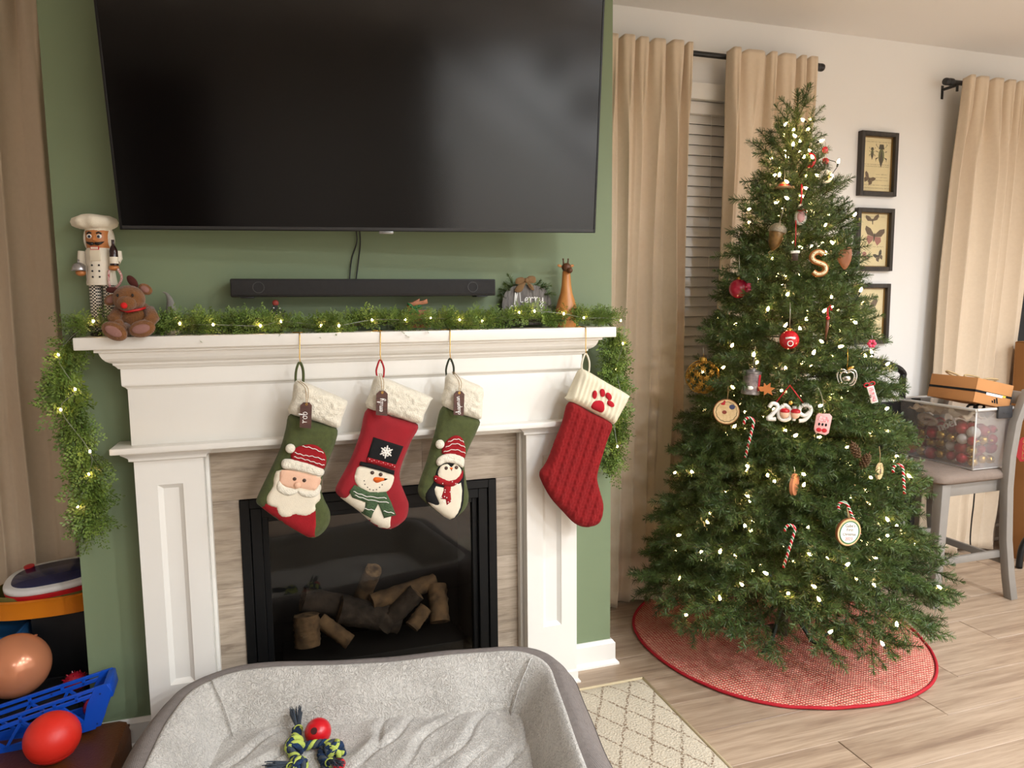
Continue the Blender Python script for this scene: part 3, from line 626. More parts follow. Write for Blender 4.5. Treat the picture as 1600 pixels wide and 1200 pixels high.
for i, (z0, z1) in enumerate(((1.977, 2.303), (1.588, 1.914), (1.200, 1.521))):
    hh = z1-z0; wd = 0.241; t = thing('picture_frame', names[i], 'picture', (3.004-0.004*i, W, (z0+z1)/2), group='framed insect prints')
    frame_ring('frame', -wd/2, wd/2, -hh/2, hh/2, 0.022, 0.022, -0.03, 0, FRM, t); frame_ring('liner', -wd/2+0.02, wd/2-0.02, -hh/2+0.02, hh/2-0.02, 0.008, 0.008, -0.012, -0.002, GILT, t)
    pr = bx('print', (-wd/2+0.02, -0.006, -hh/2+0.02), (wd/2-0.02, -0.002, hh/2-0.02), PAPER, t, 0)
    pp = link('print_plane', None, t); pp.location = (0, -0.0062, 0); bpy.data.objects.remove(pp)
    base = pr
    class _O: pass
    def shift(o): o.location.y = -0.0062
    n0 = set(bpy.data.objects)
    if i == 0:
        beetle(-0.03, 0.055, 0.033, t); beetle(0.03, 0.045, 0.062, t); butterfly(-0.045, -0.075, 0.036, -0.5, INK2, INK2, t); scribble(-0.085, 0.085, (-0.01, 0.0, -0.12, -0.105, 0.115), t, 1); scribble(0.0, 0.085, (-0.05, -0.065, -0.08), t, 2)
    elif i == 1:
        butterfly(0.01, 0.02, 0.062, -0.12, INK2, INK3, t); butterfly(-0.005, 0.1, 0.042, 0.1, INK2, PAPER, t); butterfly(0.045, -0.085, 0.036, 0.5, INK, INK2, t, 0.8)
        MB().prism(circle(-0.05, -0.075, 0.014, 10), -0.0006, 0).prism(circle(-0.028, -0.095, 0.011, 10), -0.0006, 0).build('flower_print', INK3, t); scribble(-0.06, 0.07, (-0.035, 0.12), t, 5)
    else:
        butterfly(0.0, 0.03, 0.06, 0.2, INK2, INK4, t); scribble(-0.07, 0.07, (-0.06, -0.08, -0.1), t, 9)
    for o in set(bpy.data.objects)-n0: shift(o)
    bx('glass', (-wd/2+0.021, -0.0145, -hh/2+0.021), (wd/2-0.021, -0.0135, hh/2-0.021), PG, t, 0)
# ================================================================ STOCKINGS
SY = 2.288                          # hanging plane, just in front of the shelf edge
def mk(ox, oy, sc): return lambda pts: [(onY(ox+x/sc, oy+y/sc, SY).x, onY(ox+x/sc, oy+y/sc, SY).z) for x, y in pts]
FLEECE = mat('cream_sherpa', (247, 239, 218), 0.95, var=0.10, vscale=120, bump=1.0, bscale=260, sheen=0.3)
SGREEN = mat('moss_green_felt', (82, 90, 48), 0.95, var=0.25, vscale=70, bump=0.5, bscale=500, sheen=0.1)
SRED = mat('crimson_velvet', (156, 10, 26), 0.85, var=0.2, vscale=20, bump=0.3, bscale=500, sheen=0.15)
SRED2 = mat('deep_red_felt', (160, 16, 26), 0.95, var=0.15, vscale=60, bump=0.4, bscale=500)
FELTW = mat('cream_felt', (240, 228, 204), 0.95, var=0.05, vscale=80, bump=0.4, bscale=600); FELTB = mat('black_felt', (14, 14, 15), 0.95, bump=0.4, bscale=500)
SKIN = mat('peach_felt', (236, 190, 160), 0.95, bump=0.3, bscale=500); BTN = mat('brown_button', (70, 46, 34), 0.35); ORANGE = mat('orange_felt', (232, 104, 24), 0.9, bump=0.3, bscale=500)
GKNIT = mat('green_knit', (76, 100, 66), 0.95, var=0.35, vscale=150, bump=0.8, bscale=300); TAGW = mat_wood('tag_walnut', (92, 54, 42), (62, 36, 28), (1, 1, 8), 12, 0.5, 0.03, 0.1); WHITEI = mat('white_ink', (245, 242, 236), 0.6); TWINE = mat('jute_twine', (186, 156, 110), 0.9, bump=0.6, bscale=900); GOLD = mat('gold_wire', (212, 168, 84), 0.25, metal=1.0)
WKNIT = mat('white_yarn', (246, 240, 230), 0.95, bump=0.4, bscale=400)
def stocking(label, C, body, cuff, T, bm, cm, detail=None, step=0.009, cbump=0.006, cdetail=None):
    bp = smoothpoly(C(body), 4); cp = smoothpoly(C(cuff), 3); top = max(p[1] for p in cp)
    t = thing('christmas_stocking', label, 'stocking', (sum(p[0] for p in cp)/len(cp), SY, top), group='Christmas stockings hung from the mantel')
    L = lambda pts: [(p[0]-t.location.x, p[1]-t.location.z) for p in pts]
    bp, cp = L(bp), L(cp); h = height_fn(bp, T, 0.035)
    puff(bp, T, 0.035, step, detail=detail).build('stocking_body', bm, t, smooth=180)
    puff(cp, T+0.008, 0.03, 0.006 if cbump else step, bumpy=cbump, detail=cdetail).build('cuff', cm, t, smooth=180)
    def app(name, pts, m, th=0.004, R=0.006, sub=3, parent=t, lift=0.0, bumpy=0, label=None):
        q = L(C(pts)); q = smoothpoly(q, sub) if sub > 1 else q
        o = puff(q, th, R, 0.008 if not bumpy else 0.005, base=lambda x, z: h(x, z)+lift, bumpy=bumpy).build(name, m, parent, smooth=60)
        if label: o['label'] = label
        return o
    def ball(name, c, r, m, parent=t, lift=0.0, flat=0.7):
        q = L(C([c]))[0]; s = abs(C([(c[0]+r, c[1])])[0][0]-C([c])[0][0])
        return MB().ell((q[0], -(h(*q)+lift), q[1]), (s, s*flat, s), 14, 10).build(name, m, parent, smooth=180)
    return t, app, ball, L, h
def hanger(t, C, x, y0, y1, yl, m, lw):
    """gold wire hook clipped over the shelf edge with the ribbon loop under it; pixel columns in photo coordinates"""
    inv = t.location; P = lambda px, py, Y: onY(px, py, Y)-inv
    top = onY(x, y0, 2.30); zt = 1.3465
    pts = [Vector((top.x, 2.345, zt)), Vector((top.x, 2.31, zt)), Vector((top.x, 2.2985, zt)), Vector((top.x, 2.2965, 1.335)), onY(x, y1-8, SY), onY(x+1, y1, SY-0.004), onY(x+3, y1+2, SY-0.003), onY(x+1, y1+5, SY)]
    MB().tube([p-inv for p in pts], 0.0016, 6).build('gold_hook', GOLD, t, smooth=180)
    MB().tube([Vector((top.x-0.02, 2.345, zt))-inv, Vector((top.x+0.012, 2.345, zt))-inv], 0.002, 6).build('hook_foot', GOLD, t, smooth=180)
    lp = smoothpoly([P(x, y1, SY-0.002), P(x-5, y1+12, SY-0.004), P(x-6, yl-6, SY), P(x-3, yl+4, SY), P(x+4, yl+4, SY), P(x+6, yl-8, SY), P(x+5, y1+10, SY-0.004)], 4)
    MB().tube(lp+[lp[0]], lw, 6).build('hanging_loop', m, t, smooth=180)
def name_tag(t, C, L, pts, txt, string, rot, sz):
    q = L(C(pts)); cx = (min(p[0] for p in q)+max(p[0] for p in q))/2; cz = min(p[1] for p in q)*0.56+max(p[1] for p in q)*0.44; y = -0.052
    tg = MB().prism(q, y-0.002, y+0.002).build('name_tag', TAGW, t); tg['label'] = 'dark wooden name tag with white handwriting'
    top = max(p[1] for p in q); tx = sum(p[0] for p in q if p[1] > top-0.004)/max(1, len([1 for p in q if p[1] > top-0.004]))
    MB().lathe([(0.0022, 0), (0.0036, 0), (0.0036, 0.0015), (0.0022, 0.0015), (0.0022, 0)], (tx, y-0.002, top-0.006), 12, RX(PI/2)).build('eyelet', GOLD, tg)
    sp = L(C(string)); MB().tube(smoothpoly([(sp[0][0], -0.02, sp[0][1]), (sp[1][0], -0.045, sp[1][1]), (tx-0.001, y-0.002, top-0.006)], 5, False), 0.0011, 5).build('twine', TWINE, tg, smooth=180)
    MB().tube(smoothpoly([(sp[0][0]+0.006, -0.02, sp[0][1]), (sp[1][0]+0.008, -0.045, sp[1][1]), (tx+0.002, y-0.002, top-0.006)], 5, False), 0.0011, 5).build('twine', TWINE, tg, smooth=180)
    handwrite(txt, sz, 0.0010, WHITEI, 'handwritten_name', tg, TR((cx+0.003, y-0.0022, cz)) @ RY(-PI/2+rot))
def knit_rows(t, app_poly, rows, m, L, C, h, lift, name='stitch_row'):
    for r_ in rows:
        q = [L(C([p]))[0] for p in smoothpoly(r_, 6, False)]
        pts = [Vector((p[0], -(h(*p)+lift), p[1]+0.0016*math.sin(i*1.9))) for i, p in enumerate(q)]
        MB().tube(pts, 0.0013, 5).build(name, m, t, smooth=180)
# --- green stocking with Santa face
C = mk(390, 570, 4.288)
t, app, ball, L, h = stocking('green felt stocking with a Santa Claus face and red toe', C,
    [(275, 330), (430, 375), (580, 420), (572, 530), (505, 700), (478, 820), (500, 900), (538, 985), (532, 1065), (475, 1138), (390, 1155), (200, 1045), (80, 955), (45, 920), (60, 865), (130, 720), (205, 560), (242, 430)],
    [(305, 105), (375, 118), (510, 175), (640, 232), (655, 262), (622, 350), (590, 425), (430, 372), (262, 322), (285, 225)], 0.027, SGREEN, FLEECE)
app('red_toe', [(108, 916), (250, 950), (440, 965), (442, 1060), (440, 1146), (390, 1155), (200, 1045), (82, 952)], SRED2, 0.002, 0.003, 1)
app('beard', [(215, 690), (165, 740), (158, 800), (118, 870), (125, 925), (178, 945), (190, 992), (245, 1012), (310, 990), (380, 1002), (437, 962), (438, 922), (474, 885), (462, 800), (476, 745), (482, 705)], FELTW, 0.005, 0.008)
app('face', [(218, 690), (340, 705), (470, 742), (462, 805), (430, 828), (330, 808), (300, 815), (210, 788), (200, 750)], SKIN, 0.003, 0.006, lift=0.005)
app('moustache', [(200, 760), (240, 800), (310, 815), (318, 840), (260, 862), (195, 835), (180, 800)], FLEECE, 0.006, 0.01, lift=0.005, bumpy=0.002); app('moustache', [(318, 820), (390, 830), (430, 825), (468, 790), (478, 830), (440, 868), (370, 872), (325, 845)], FLEECE, 0.006, 0.01, lift=0.005, bumpy=0.002)
hat = app('santa_hat', [(280, 622), (300, 550), (390, 522), (455, 535), (500, 580), (512, 640), (490, 692), (390, 655)], SRED2, 0.005, 0.01, lift=0.004)
knit_rows(t, None, [[(300, 572), (360, 590), (430, 600), (500, 625)], [(295, 600), (370, 618), (440, 640), (498, 660)], [(350, 530), (420, 545), (490, 575)]], WKNIT, L, C, h, 0.011)
app('hat_trim', [(212, 645), (235, 618), (300, 622), (400, 650), (492, 690), (486, 735), (400, 715), (300, 690), (225, 680)], FLEECE, 0.008, 0.01, lift=0.006, bumpy=0.003)
ball('pompom', (272, 547), 33, FLEECE, lift=0.008); ball('eye', (300, 748), 13, BTN, lift=0.008, flat=0.4); ball('eye', (364, 758), 13, BTN, lift=0.008, flat=0.4); ball('nose', (318, 788), 23, SKIN, lift=0.01)
hanger(t, C, 468, 516, 566, 600, SGREEN, 0.0042)
name_tag(t, C, L, [(337, 258), (357, 238), (396, 238), (413, 258), (408, 410), (333, 400)], 'rob', [(322, 105), (370, 150)], 0.06, 0.024)
# --- red stocking with snowman
C = mk(520, 570, 4.288)
t, app, ball, L, h = stocking('red velvet stocking with a snowman in a black top hat', C,
    [(235, 290), (400, 345), (570, 400), (520, 520), (458, 680), (450, 770), (490, 880), (508, 935), (495, 1020), (440, 1075), (380, 1100), (310, 1090), (250, 1050), (180, 985), (60, 895), (20, 850), (30, 800), (110, 650), (180, 470)],
    [(280, 82), (330, 80), (490, 145), (660, 215), (655, 245), (615, 325), (580, 395), (400, 340), (226, 286), (250, 180)], 0.027, SRED, FLEECE)
app('white_toe', [(50, 888), (110, 850), (210, 900), (290, 915), (385, 985), (388, 1097), (310, 1090), (250, 1050), (180, 985)], FELTW, 0.002, 0.003, 1)
app('snowman_face', [(175, 668), (280, 690), (395, 722), (390, 790), (350, 838), (270, 850), (190, 825), (145, 770), (145, 715)], FELTW, 0.004, 0.008, lift=0.001)
app('scarf', [(105, 835), (140, 790), (240, 838), (350, 838), (380, 900), (415, 990), (335, 1010), (297, 912), (250, 1015), (188, 985), (215, 905), (125, 875)], GKNIT, 0.004, 0.005, 1, lift=0.004)
knit_rows(t, None, [[(130, 830), (220, 862), (350, 875)], [(140, 855), (230, 885), (365, 905)], [(205, 945), (268, 955)], [(330, 960), (400, 975)]], WKNIT, L, C, h, 0.009)
app('top_hat', [(265, 475), (465, 537), (412, 662), (222, 614)], FELTB, 0.004, 0.004, 1, lift=0.002); app('hat_brim', [(172, 660), (180, 634), (290, 660), (405, 697), (402, 726), (290, 690)], FELTB, 0.006, 0.006, 1, lift=0.005)
app('hat_band', [(228, 606), (412, 656), (405, 682), (222, 638)], SRED2, 0.003, 0.003, 1, lift=0.006)
for k in range(12):
    ball('polka_dot', (238+k*15, 620+k*3.9+(6 if k % 2 else -2)), 3, WHITEI, lift=0.0085, flat=0.4)
sf = MB(); q = L(C([(348, 570)]))[0]; sR = 42/4.288*mpp((q[0], SY, q[1]+t.location.z))
for k in range(6):
    a = k*PI/3+0.3; b = Vector((math.cos(a), 0, math.sin(a)))
    for p, r_ in ((0.25, 0.22), (0.5, 0.2), (0.75, 0.17), (1.0, 0.12)): sf.ell(Vector((q[0], -(h(*q)+0.008), q[1]))+b*sR*p, (sR*r_, 0.002, sR*r_), 8, 6)
    for sg in (-0.5, 0.5): sf.ell(Vector((q[0], -(h(*q)+0.008), q[1]))+Vector((math.cos(a+sg), 0, math.sin(a+sg)))*sR*0.7, (sR*0.14, 0.002, sR*0.14), 8, 6)
sf.build('snowflake', WKNIT, t, smooth=180)
ball('eye', (257, 708), 13, BTN, lift=0.006, flat=0.4); ball('eye', (312, 720), 13, BTN, lift=0.006, flat=0.4)
app('carrot_nose', [(262, 757), (275, 738), (320, 742), (358, 752), (320, 765), (285, 776)], ORANGE, 0.006, 0.006, lift=0.005)
for p in ((203, 762), (208, 785), (225, 805), (240, 818), (263, 823), (285, 820), (305, 805), (322, 788)): ball('smile_dot', p, 4.2, BTN, lift=0.0055, flat=0.5)
hanger(t, C, 594, 516, 562, 588, mat('red_dotted_ribbon', (170, 20, 30), 0.6), 0.003)
name_tag(t, C, L, [(278, 182), (300, 162), (332, 162), (352, 182), (350, 327), (275, 320)], 'emily', [(305, 55), (312, 110)], 0.08, 0.019)
# --- green stocking with penguin
C = mk(640, 550, 4.2857)
t, app, ball, L, h = stocking('small green felt stocking with a penguin in a red knit hat', C,
    [(220, 365), (345, 412), (466, 455), (450, 530), (398, 640), (366, 740), (382, 880), (396, 965), (380, 1040), (325, 1095), (266, 1118), (200, 1080), (110, 1010), (60, 950), (62, 880), (110, 740), (168, 540)],
    [(245, 150), (300, 152), (395, 195), (490, 242), (488, 330), (484, 420), (465, 452), (340, 415), (214, 352), (232, 240)], 0.026, SGREEN, FLEECE)
app('penguin_body', [(172, 775), (215, 738), (300, 730), (352, 790), (356, 860), (350, 980), (330, 1060), (300, 1108), (268, 1112), (180, 1040), (112, 1005), (100, 935), (148, 862)], FELTB, 0.003, 0.005)
app('belly', [(165, 885), (240, 900), (330, 862), (334, 980), (312, 1065), (266, 1116), (190, 1068), (116, 998), (165, 1012), (188, 1000), (160, 935)], FELTW, 0.003, 0.005, 2, lift=0.003)
app('penguin_face', [(178, 805), (196, 755), (240, 738), (266, 760), (295, 736), (335, 780), (322, 830), (270, 862), (208, 848)], FELTW, 0.003, 0.006, lift=0.003)
app('polka_scarf', [(150, 835), (165, 812), (250, 850), (318, 820), (345, 780), (342, 830), (300, 872), (258, 888), (170, 865)], SRED2, 0.005, 0.006, 2, lift=0.005); app('scarf_tail', [(222, 880), (262, 880), (264, 930), (268, 985), (232, 1014), (226, 975), (190, 972)], SRED2, 0.004, 0.005, 1, lift=0.005)
rr = random.Random(5)
for k in range(26):
    p = (rr.uniform(155, 340), rr.uniform(800, 870)) if k < 15 else (rr.uniform(200, 262), rr.uniform(890, 990))
    sp = [(150, 835), (165, 812), (250, 850), (318, 820), (345, 780), (342, 830), (300, 872), (258, 888), (170, 865)] if k < 15 else [(222, 880), (262, 880), (268, 985), (232, 1014), (190, 972)]
    if inside(p, sp): ball('polka_dot', p, 3.5, WHITEI, lift=0.0095, flat=0.4)
app('knit_hat', [(205, 668), (230, 592), (290, 550), (338, 568), (362, 640), (358, 705), (290, 680)], SRED2, 0.006, 0.01, lift=0.003)
knit_rows(t, None, [[(225, 625), (290, 600), (355, 625)], [(240, 590), (300, 570), (345, 590)], [(212, 655), (290, 640), (358, 665)]], WKNIT, L, C, h, 0.0105)
app('hat_trim', [(166, 725), (190, 688), (260, 666), (340, 690), (358, 722), (346, 765), (300, 738), (230, 728), (182, 750)], FLEECE, 0.007, 0.01, lift=0.006, bumpy=0.003)
ball('pompom', (190, 606), 30, FLEECE, lift=0.008); ball('eye', (231, 764), 12, BTN, lift=0.006, flat=0.4); ball('eye', (299, 760), 12, BTN, lift=0.006, flat=0.4)
app('beak', [(254, 760), (276, 762), (266, 785)], ORANGE, 0.004, 0.004, 1, lift=0.006)
hanger(t, C, 703, 515, 560, 588, mat('dark_green_ribbon', (40, 46, 26), 0.7), 0.0034)
name_tag(t, C, L, [(273, 268), (290, 250), (322, 250), (341, 270), (336, 412), (270, 406)], 'chapman', [(275, 130), (308, 190)], -0.06, 0.0165)
# --- red cable knit stocking with paw print
C = mk(830, 540, 4.0)
ax = Vector((-0.33, -0.945)); ay = Vector((0.945, -0.33))
def cable(x, z):
    u = x*ay.x+z*ay.y; v = x*ax.x+z*ax.y; k = u/0.034; f = k-math.floor(k); ph = math.floor(k)*1.7
    if f < 0.62:
        c = (f-0.31)/0.31; a = 0.45*math.sin(v*2*PI/0.05+ph); s1 = math.exp(-((c-a)/0.38)**2); s2 = math.exp(-((c+a)/0.38)**2)
        return 0.0095*max(s1, s2)
    c = (f-0.81)/0.19; return 0.0045*(1-c*c)*(0.5+0.5*math.sin(v*2*PI/0.012+c*2.2))
t, app, ball, L, h = stocking('red cable-knit stocking with a paw print on its cream cuff', C,
    [(240, 350), (370, 415), (500, 485), (468, 600), (412, 790), (420, 880), (446, 975), (442, 1060), (410, 1115), (340, 1135), (270, 1110), (200, 1040), (120, 950), (60, 840), (55, 790), (100, 720), (150, 590), (195, 480)],
    [(300, 152), (345, 156), (470, 230), (602, 305), (600, 330), (560, 410), (515, 486), (495, 484), (360, 405), (220, 338), (224, 312), (262, 230)], 0.026,
    mat('red_cable_yarn', (146, 18, 20), 0.95, var=0.2, vscale=30, bump=0.6, bscale=420), mat('cream_rib_knit', (238, 228, 200), 0.95, var=0.06, vscale=40, bump=0.6, bscale=420), detail=cable, step=0.0042, cbump=0.0,
    cdetail=lambda x, z: 0.0028*math.sin((x*0.9-z*(-0.43))*0+ (x*ay.x+z*ay.y)*2*PI/0.017))
hc = 0.0; cpoly = L(smoothpoly(C([(300, 152), (345, 156), (470, 230), (602, 305), (600, 330), (560, 410), (515, 486), (495, 484), (360, 405), (220, 338), (224, 312), (262, 230)]), 3)); hcuff = height_fn(cpoly, 0.034, 0.03)
def paw(nm, pts, sub=1):
    q = L(C(pts)); q = smoothpoly(q, sub) if sub > 1 else q
    puff(q, 0.003, 0.004, 0.006, base=lambda x, z: hcuff(x, z)+0.0028).build(nm, PAWM, t, smooth=60)
PAWM = mat('paw_red_felt', (178, 16, 34), 0.95, bump=0.4, bscale=500)
for nm, pts in (('paw_toe', circle(371, 300, 14, 12, 27, 0.1)), ('paw_toe', circle(418, 288, 17, 12, 26, -0.15)), ('paw_toe', circle(457, 310, 17, 12, 25, -0.45)), ('paw_toe', circle(469, 356, 16, 12, 26, -0.9))):
    paw(nm, pts)
paw('paw_pad', [(352, 368), (365, 345), (395, 335), (422, 345), (431, 385), (418, 411), (390, 402), (362, 388)], 3)
hanger(t, C, 915, 514, 552, 580, mat('cream_cord', (236, 226, 204), 0.9), 0.0032)

# ================================================================ GARLAND
GL1 = mat('cedar_green', (122, 144, 60), 0.55, var=0.35, vscale=14, c2=(76, 104, 36), rnd=0.2); STEM = mat('wire_stem', (58, 52, 26), 0.8)
def make_sprig(seed, Ls):
    """bushy cedar tip: several flat sprays fanned round one wire, each set with small scale leaves"""
    r = random.Random(seed); mb = MB()
    def leaf(p, d, ln, wd, nrm):
        s = d.cross(nrm).normalized()*wd; mb.add([p-s*0.4, p+d*ln*0.5+s, p+d*ln, p+d*ln*0.5-s], [(0, 1, 2, 3)])
    for sp in range(5):
        an = sp*2*PI/5+r.uniform(-0.4, 0.4); op = 0.0 if sp == 0 else r.uniform(0.35, 0.8); base = Ls*r.uniform(0.0, 0.35); Lr = Ls*(0.75 if sp else 1.0)*r.uniform(0.85, 1.1)
        ax = Vector((math.cos(op), math.sin(op)*math.cos(an), math.sin(op)*math.sin(an))); up = ax.orthogonal().normalized(); up = (Matrix.Rotation(r.uniform(0, 6.28), 3, ax) @ up); sdv = ax.cross(up)
        n = int(Lr/0.0105)
        for i in range(n):
            f = (i+0.5)/n; p = Vector((base, 0, 0))+ax*Lr*f-up*0.5*Lr*f*f*0.5; sd = 1 if i % 2 else -1
            bl = (0.030*(1-0.7*f)+0.008)*r.uniform(0.8, 1.2); d = (ax*0.62+sdv*sd*0.78+up*r.uniform(-0.25, 0.25)).normalized()
            m = max(2, int(bl/0.0055))
            for j in range(m):
                q = p+d*bl*(j+0.3)/m; s2 = 1 if j % 2 else -1
                dd = (d+d.cross(up)*0.8*s2+up*r.uniform(-0.2, 0.3)).normalized(); leaf(q, dd, 0.0125, 0.0031, up)
            leaf(p+d*bl, d, 0.012, 0.003, up)
    mb.tube([(0, 0, 0), (Ls*0.5, 0, 0), (Ls*0.9, 0, 0)], 0.0012, 4, mi=1)
    return mb.mesh('sprig', [GL1, STEM], recalc=False)
SPR = [make_sprig(s, l) for s, l in ((1, 0.09), (2, 0.10), (3, 0.08), (4, 0.095), (5, 0.11), (6, 0.075))]
gr = thing('cedar_garland', 'green artificial cedar garland along the mantel with both ends hanging down', 'garland', (CX, 2.40, 1.36))
rg = random.Random(11); gpts = []
def place_sprig(p, d, roll, sc):
    o = link('sprig', SPR[rg.randrange(6)], gr); d = d.normalized(); o.rotation_euler = (Matrix.Translation((0, 0, 0)) @ d.to_track_quat('X', 'Z').to_matrix().to_4x4() @ RX(roll)).to_euler()
    o.location = Vector(p)-gr.location; o.scale = (sc, sc, sc)
gpath = [(-0.575, 2.39, 0.80), (-0.565, 2.385, 0.98), (-0.59, 2.375, 1.16), (-0.60, 2.37, 1.30), (-0.55, 2.39, 1.372), (-0.40, 2.40, 1.372)]+[(-0.25+0.13*k, 2.385+0.012*math.sin(k*2), 1.366+0.005*math.sin(k*1.7)) for k in range(10)]+[(1.06, 2.39, 1.372), (1.145, 2.385, 1.35), (1.165, 2.40, 1.22), (1.165, 2.40, 1.04), (1.15, 2.41, 0.86)]
gp = smoothpoly(gpath, 8, False)
MB().tube([p-gr.location for p in gp], 0.004, 6).build('garland_wire', STEM, gr, smooth=180)
acc = [0]
for i in range(1, len(gp)): acc.append(acc[-1]+(gp[i]-gp[i-1]).length)
def at_len(s):
    for i in range(1, len(gp)):
        if acc[i] >= s:
            f = (s-acc[i-1])/(acc[i]-acc[i-1]); return gp[i-1].lerp(gp[i], f), (gp[i]-gp[i-1]).normalized()
    return gp[-1], (gp[-1]-gp[-2]).normalized()
NS = 298
for k in range(NS):
    p, tg = at_len(acc[-1]*(k+rg.random())/NS)
    hang = abs(tg.z) > 0.6
    if hang:
        dn = Vector((0, 0, -1)); a = rg.uniform(0, 2*PI); side = Vector((math.cos(a), -abs(math.sin(a))*0.9+0.15*math.sin(a), 0)); wdt = 0.26 if p.x < 0 else 0.24
        d = dn*rg.uniform(0.35, 1.0)+side*rg.uniform(0.3, 1.1)*wdt; q = p+side*rg.uniform(0.0, 0.05)*wdt*1.4
        place_sprig(q, d, rg.uniform(-0.7, 0.7), rg.uniform(0.75, 1.05))
    else:
        a = rg.uniform(-0.1*PI, 1.1*PI); side = Vector((0, -math.cos(a), abs(math.sin(a))+0.05)); sg = rg.choice((-1, 1))
        d = tg*sg*rg.uniform(0.25, 1.0)+side*rg.uniform(0.35, 0.9); d.z = min(d.z, 0.32)
        if d.y > 0.2: d.y = 0.2
        q = p+side*0.01+Vector((0, -0.012, -0.006)); q.y = min(q.y, 2.42); place_sprig(q, d, rg.uniform(-0.8, 0.8), rg.uniform(0.55, 0.8))
gl = thing('garland_light_string', 'string of tiny warm lights tucked into the mantel garland', 'light string', (CX, 2.39, 1.36))
BULB = mat('warm_bulb', (255, 236, 200), 0.3, emit=(255, 206, 140), es=60); WIREM = mat('clear_wire', (150, 150, 140), 0.4)
gw = []
for k in range(30):
    p, tg = at_len(acc[-1]*(k+0.5)/30); q = p+Vector((rg.uniform(-0.03, 0.03), rg.uniform(-0.075, -0.02), rg.uniform(0.0, 0.035) if abs(tg.z) < 0.6 else rg.uniform(-0.03, 0.03))); gw.append(q)
    MB().ell(q-gl.location, (0.0032, 0.0032, 0.0045), 8, 6).build('bulb', BULB, gl, smooth=180)
MB().tube([p-gl.location for p in smoothpoly(gw, 4, False)], 0.0008, 4).build('wire', WIREM, gl)

# ================================================================ THINGS ON THE MANTEL
def anchor(px, py, Y): p = onY(px, py, Y); return p, mpp(p)
ZS = 1.345
# --- nutcracker chef (drawn in photo pixels about its own axis)
p, k_ = anchor(158, 420, 2.43); t = thing('nutcracker', 'wooden nutcracker dressed as a chef with white toque and bottle', 'nutcracker', (p.x, 2.43, ZS), (0, 0, -0.16))
def NZ_(py): return onY(158, py, 2.43).z-ZS
K = k_
NW = mat('nutcracker_white', (238, 228, 208), 0.5, var=0.03, vscale=20); NSK = mat('varnished_wood', (206, 132, 74), 0.4, var=0.2, vscale=12); NBK = mat('gloss_black', (18, 16, 15), 0.3); NRD = mat('gloss_red', (190, 30, 34), 0.35); FURW = mat('white_fur', (232, 224, 208), 0.95, bump=1.0, bscale=160)
CHK = bpy.data.materials.new('houndstooth'); CHK.use_nodes = True; MATS['houndstooth'] = CHK
_n = CHK.node_tree.nodes; _c = _n.new('ShaderNodeTexChecker'); _c.inputs['Scale'].default_value = 210; _c.inputs[1].default_value = lin((228, 220, 205)); _c.inputs[2].default_value = lin((40, 38, 36)); _tc = _n.new('ShaderNodeTexCoord')
CHK.node_tree.links.new(_tc.outputs['Object'], _c.inputs['Vector']); CHK.node_tree.links.new(_c.outputs[0], _n['Principled BSDF'].inputs['Base Color'])
for s in (-1, 1): MB().lathe([(9*K, 0.012), (9*K, NZ_(445)+0.005)], (s*10*K, 0, 0), 16).build('leg', CHK, t, smooth=40); MB().ell((s*10*K, -6*K, 0.006), (9*K, 14*K, 0.010), 12, 8).build('shoe', NBK, t, smooth=180)
MB().lathe([(21*K, NZ_(446)), (21.5*K, NZ_(443)), (19*K, NZ_(420)), (19.5*K, NZ_(392)), (17*K, NZ_(388))], n=24).build('coat', NW, t, smooth=40)
bx('coat_flap', (-14*K, -20.6*K, NZ_(444)), (-13*K, -19*K, NZ_(394)), mat('seam_grey', (150, 140, 126)), t, 0); bx('jaw_lever', (-7*K, -20.4*K, NZ_(409)), (7*K, -17*K, NZ_(392)), mat('cream_lever', (222, 210, 186), 0.5), t, 0.001)
for i in range(3):
    for s in (-1, 1): MB().ell((s*5*K, -20.4*K, NZ_(415.5+i*9)), (1.5*K, 1.2*K, 1.5*K), 10, 8).build('button', NBK, t, smooth=180)
MB().lathe([(15*K, NZ_(391)), (17.5*K, NZ_(388)), (18.5*K, NZ_(375)), (18*K, NZ_(362)), (16*K, NZ_(359))], n=24).build('head', NSK, t, smooth=50)
for s in (-1, 1):
    MB().ell((s*7*K, -17.3*K, NZ_(371)), (4*K, 1.6*K, 3.4*K), 12, 8).build('eye_white', mat('eye_white', (240, 238, 232), 0.3), t, smooth=180); MB().ell((s*6.6*K, -18.6*K, NZ_(371.5)), (2.2*K, 0.9*K, 2.2*K), 10, 8).build('pupil', mat('pupil_blue', (30, 40, 60), 0.3), t, smooth=180)
    MB().tube([(s*3.5*K, -18*K, NZ_(366.5)), (s*7*K, -18*K, NZ_(364.5)), (s*10.5*K, -16.6*K, NZ_(367))], 1.2*K, 6).build('eyebrow', NBK, t, smooth=180)
    MB().tube([(s*1.0*K, -19.4*K, NZ_(382)), (s*5*K, -19.4*K, NZ_(382.6)), (s*9*K, -18.6*K, NZ_(381.6)), (s*13*K, -15.5*K, NZ_(379))], [2.2*K, 2.6*K, 1.8*K, 0.5*K], 8).build('moustache', NBK, t, smooth=180)
    MB().ell((s*16*K, 1*K, NZ_(374)), (6*K, 10*K, 17*K), 12, 10).build('hair', FURW, t, smooth=180)
MB().add([(-3*K, -17*K, NZ_(378)), (3*K, -17*K, NZ_(378)), (0, -23*K, NZ_(377)), (-1.4*K, -17.6*K, NZ_(368)), (1.4*K, -17.6*K, NZ_(368))], [(0, 1, 2), (0, 2, 3), (1, 4, 2), (2, 4, 3), (0, 3, 4, 1)]).build('nose', NSK, t, smooth=40)
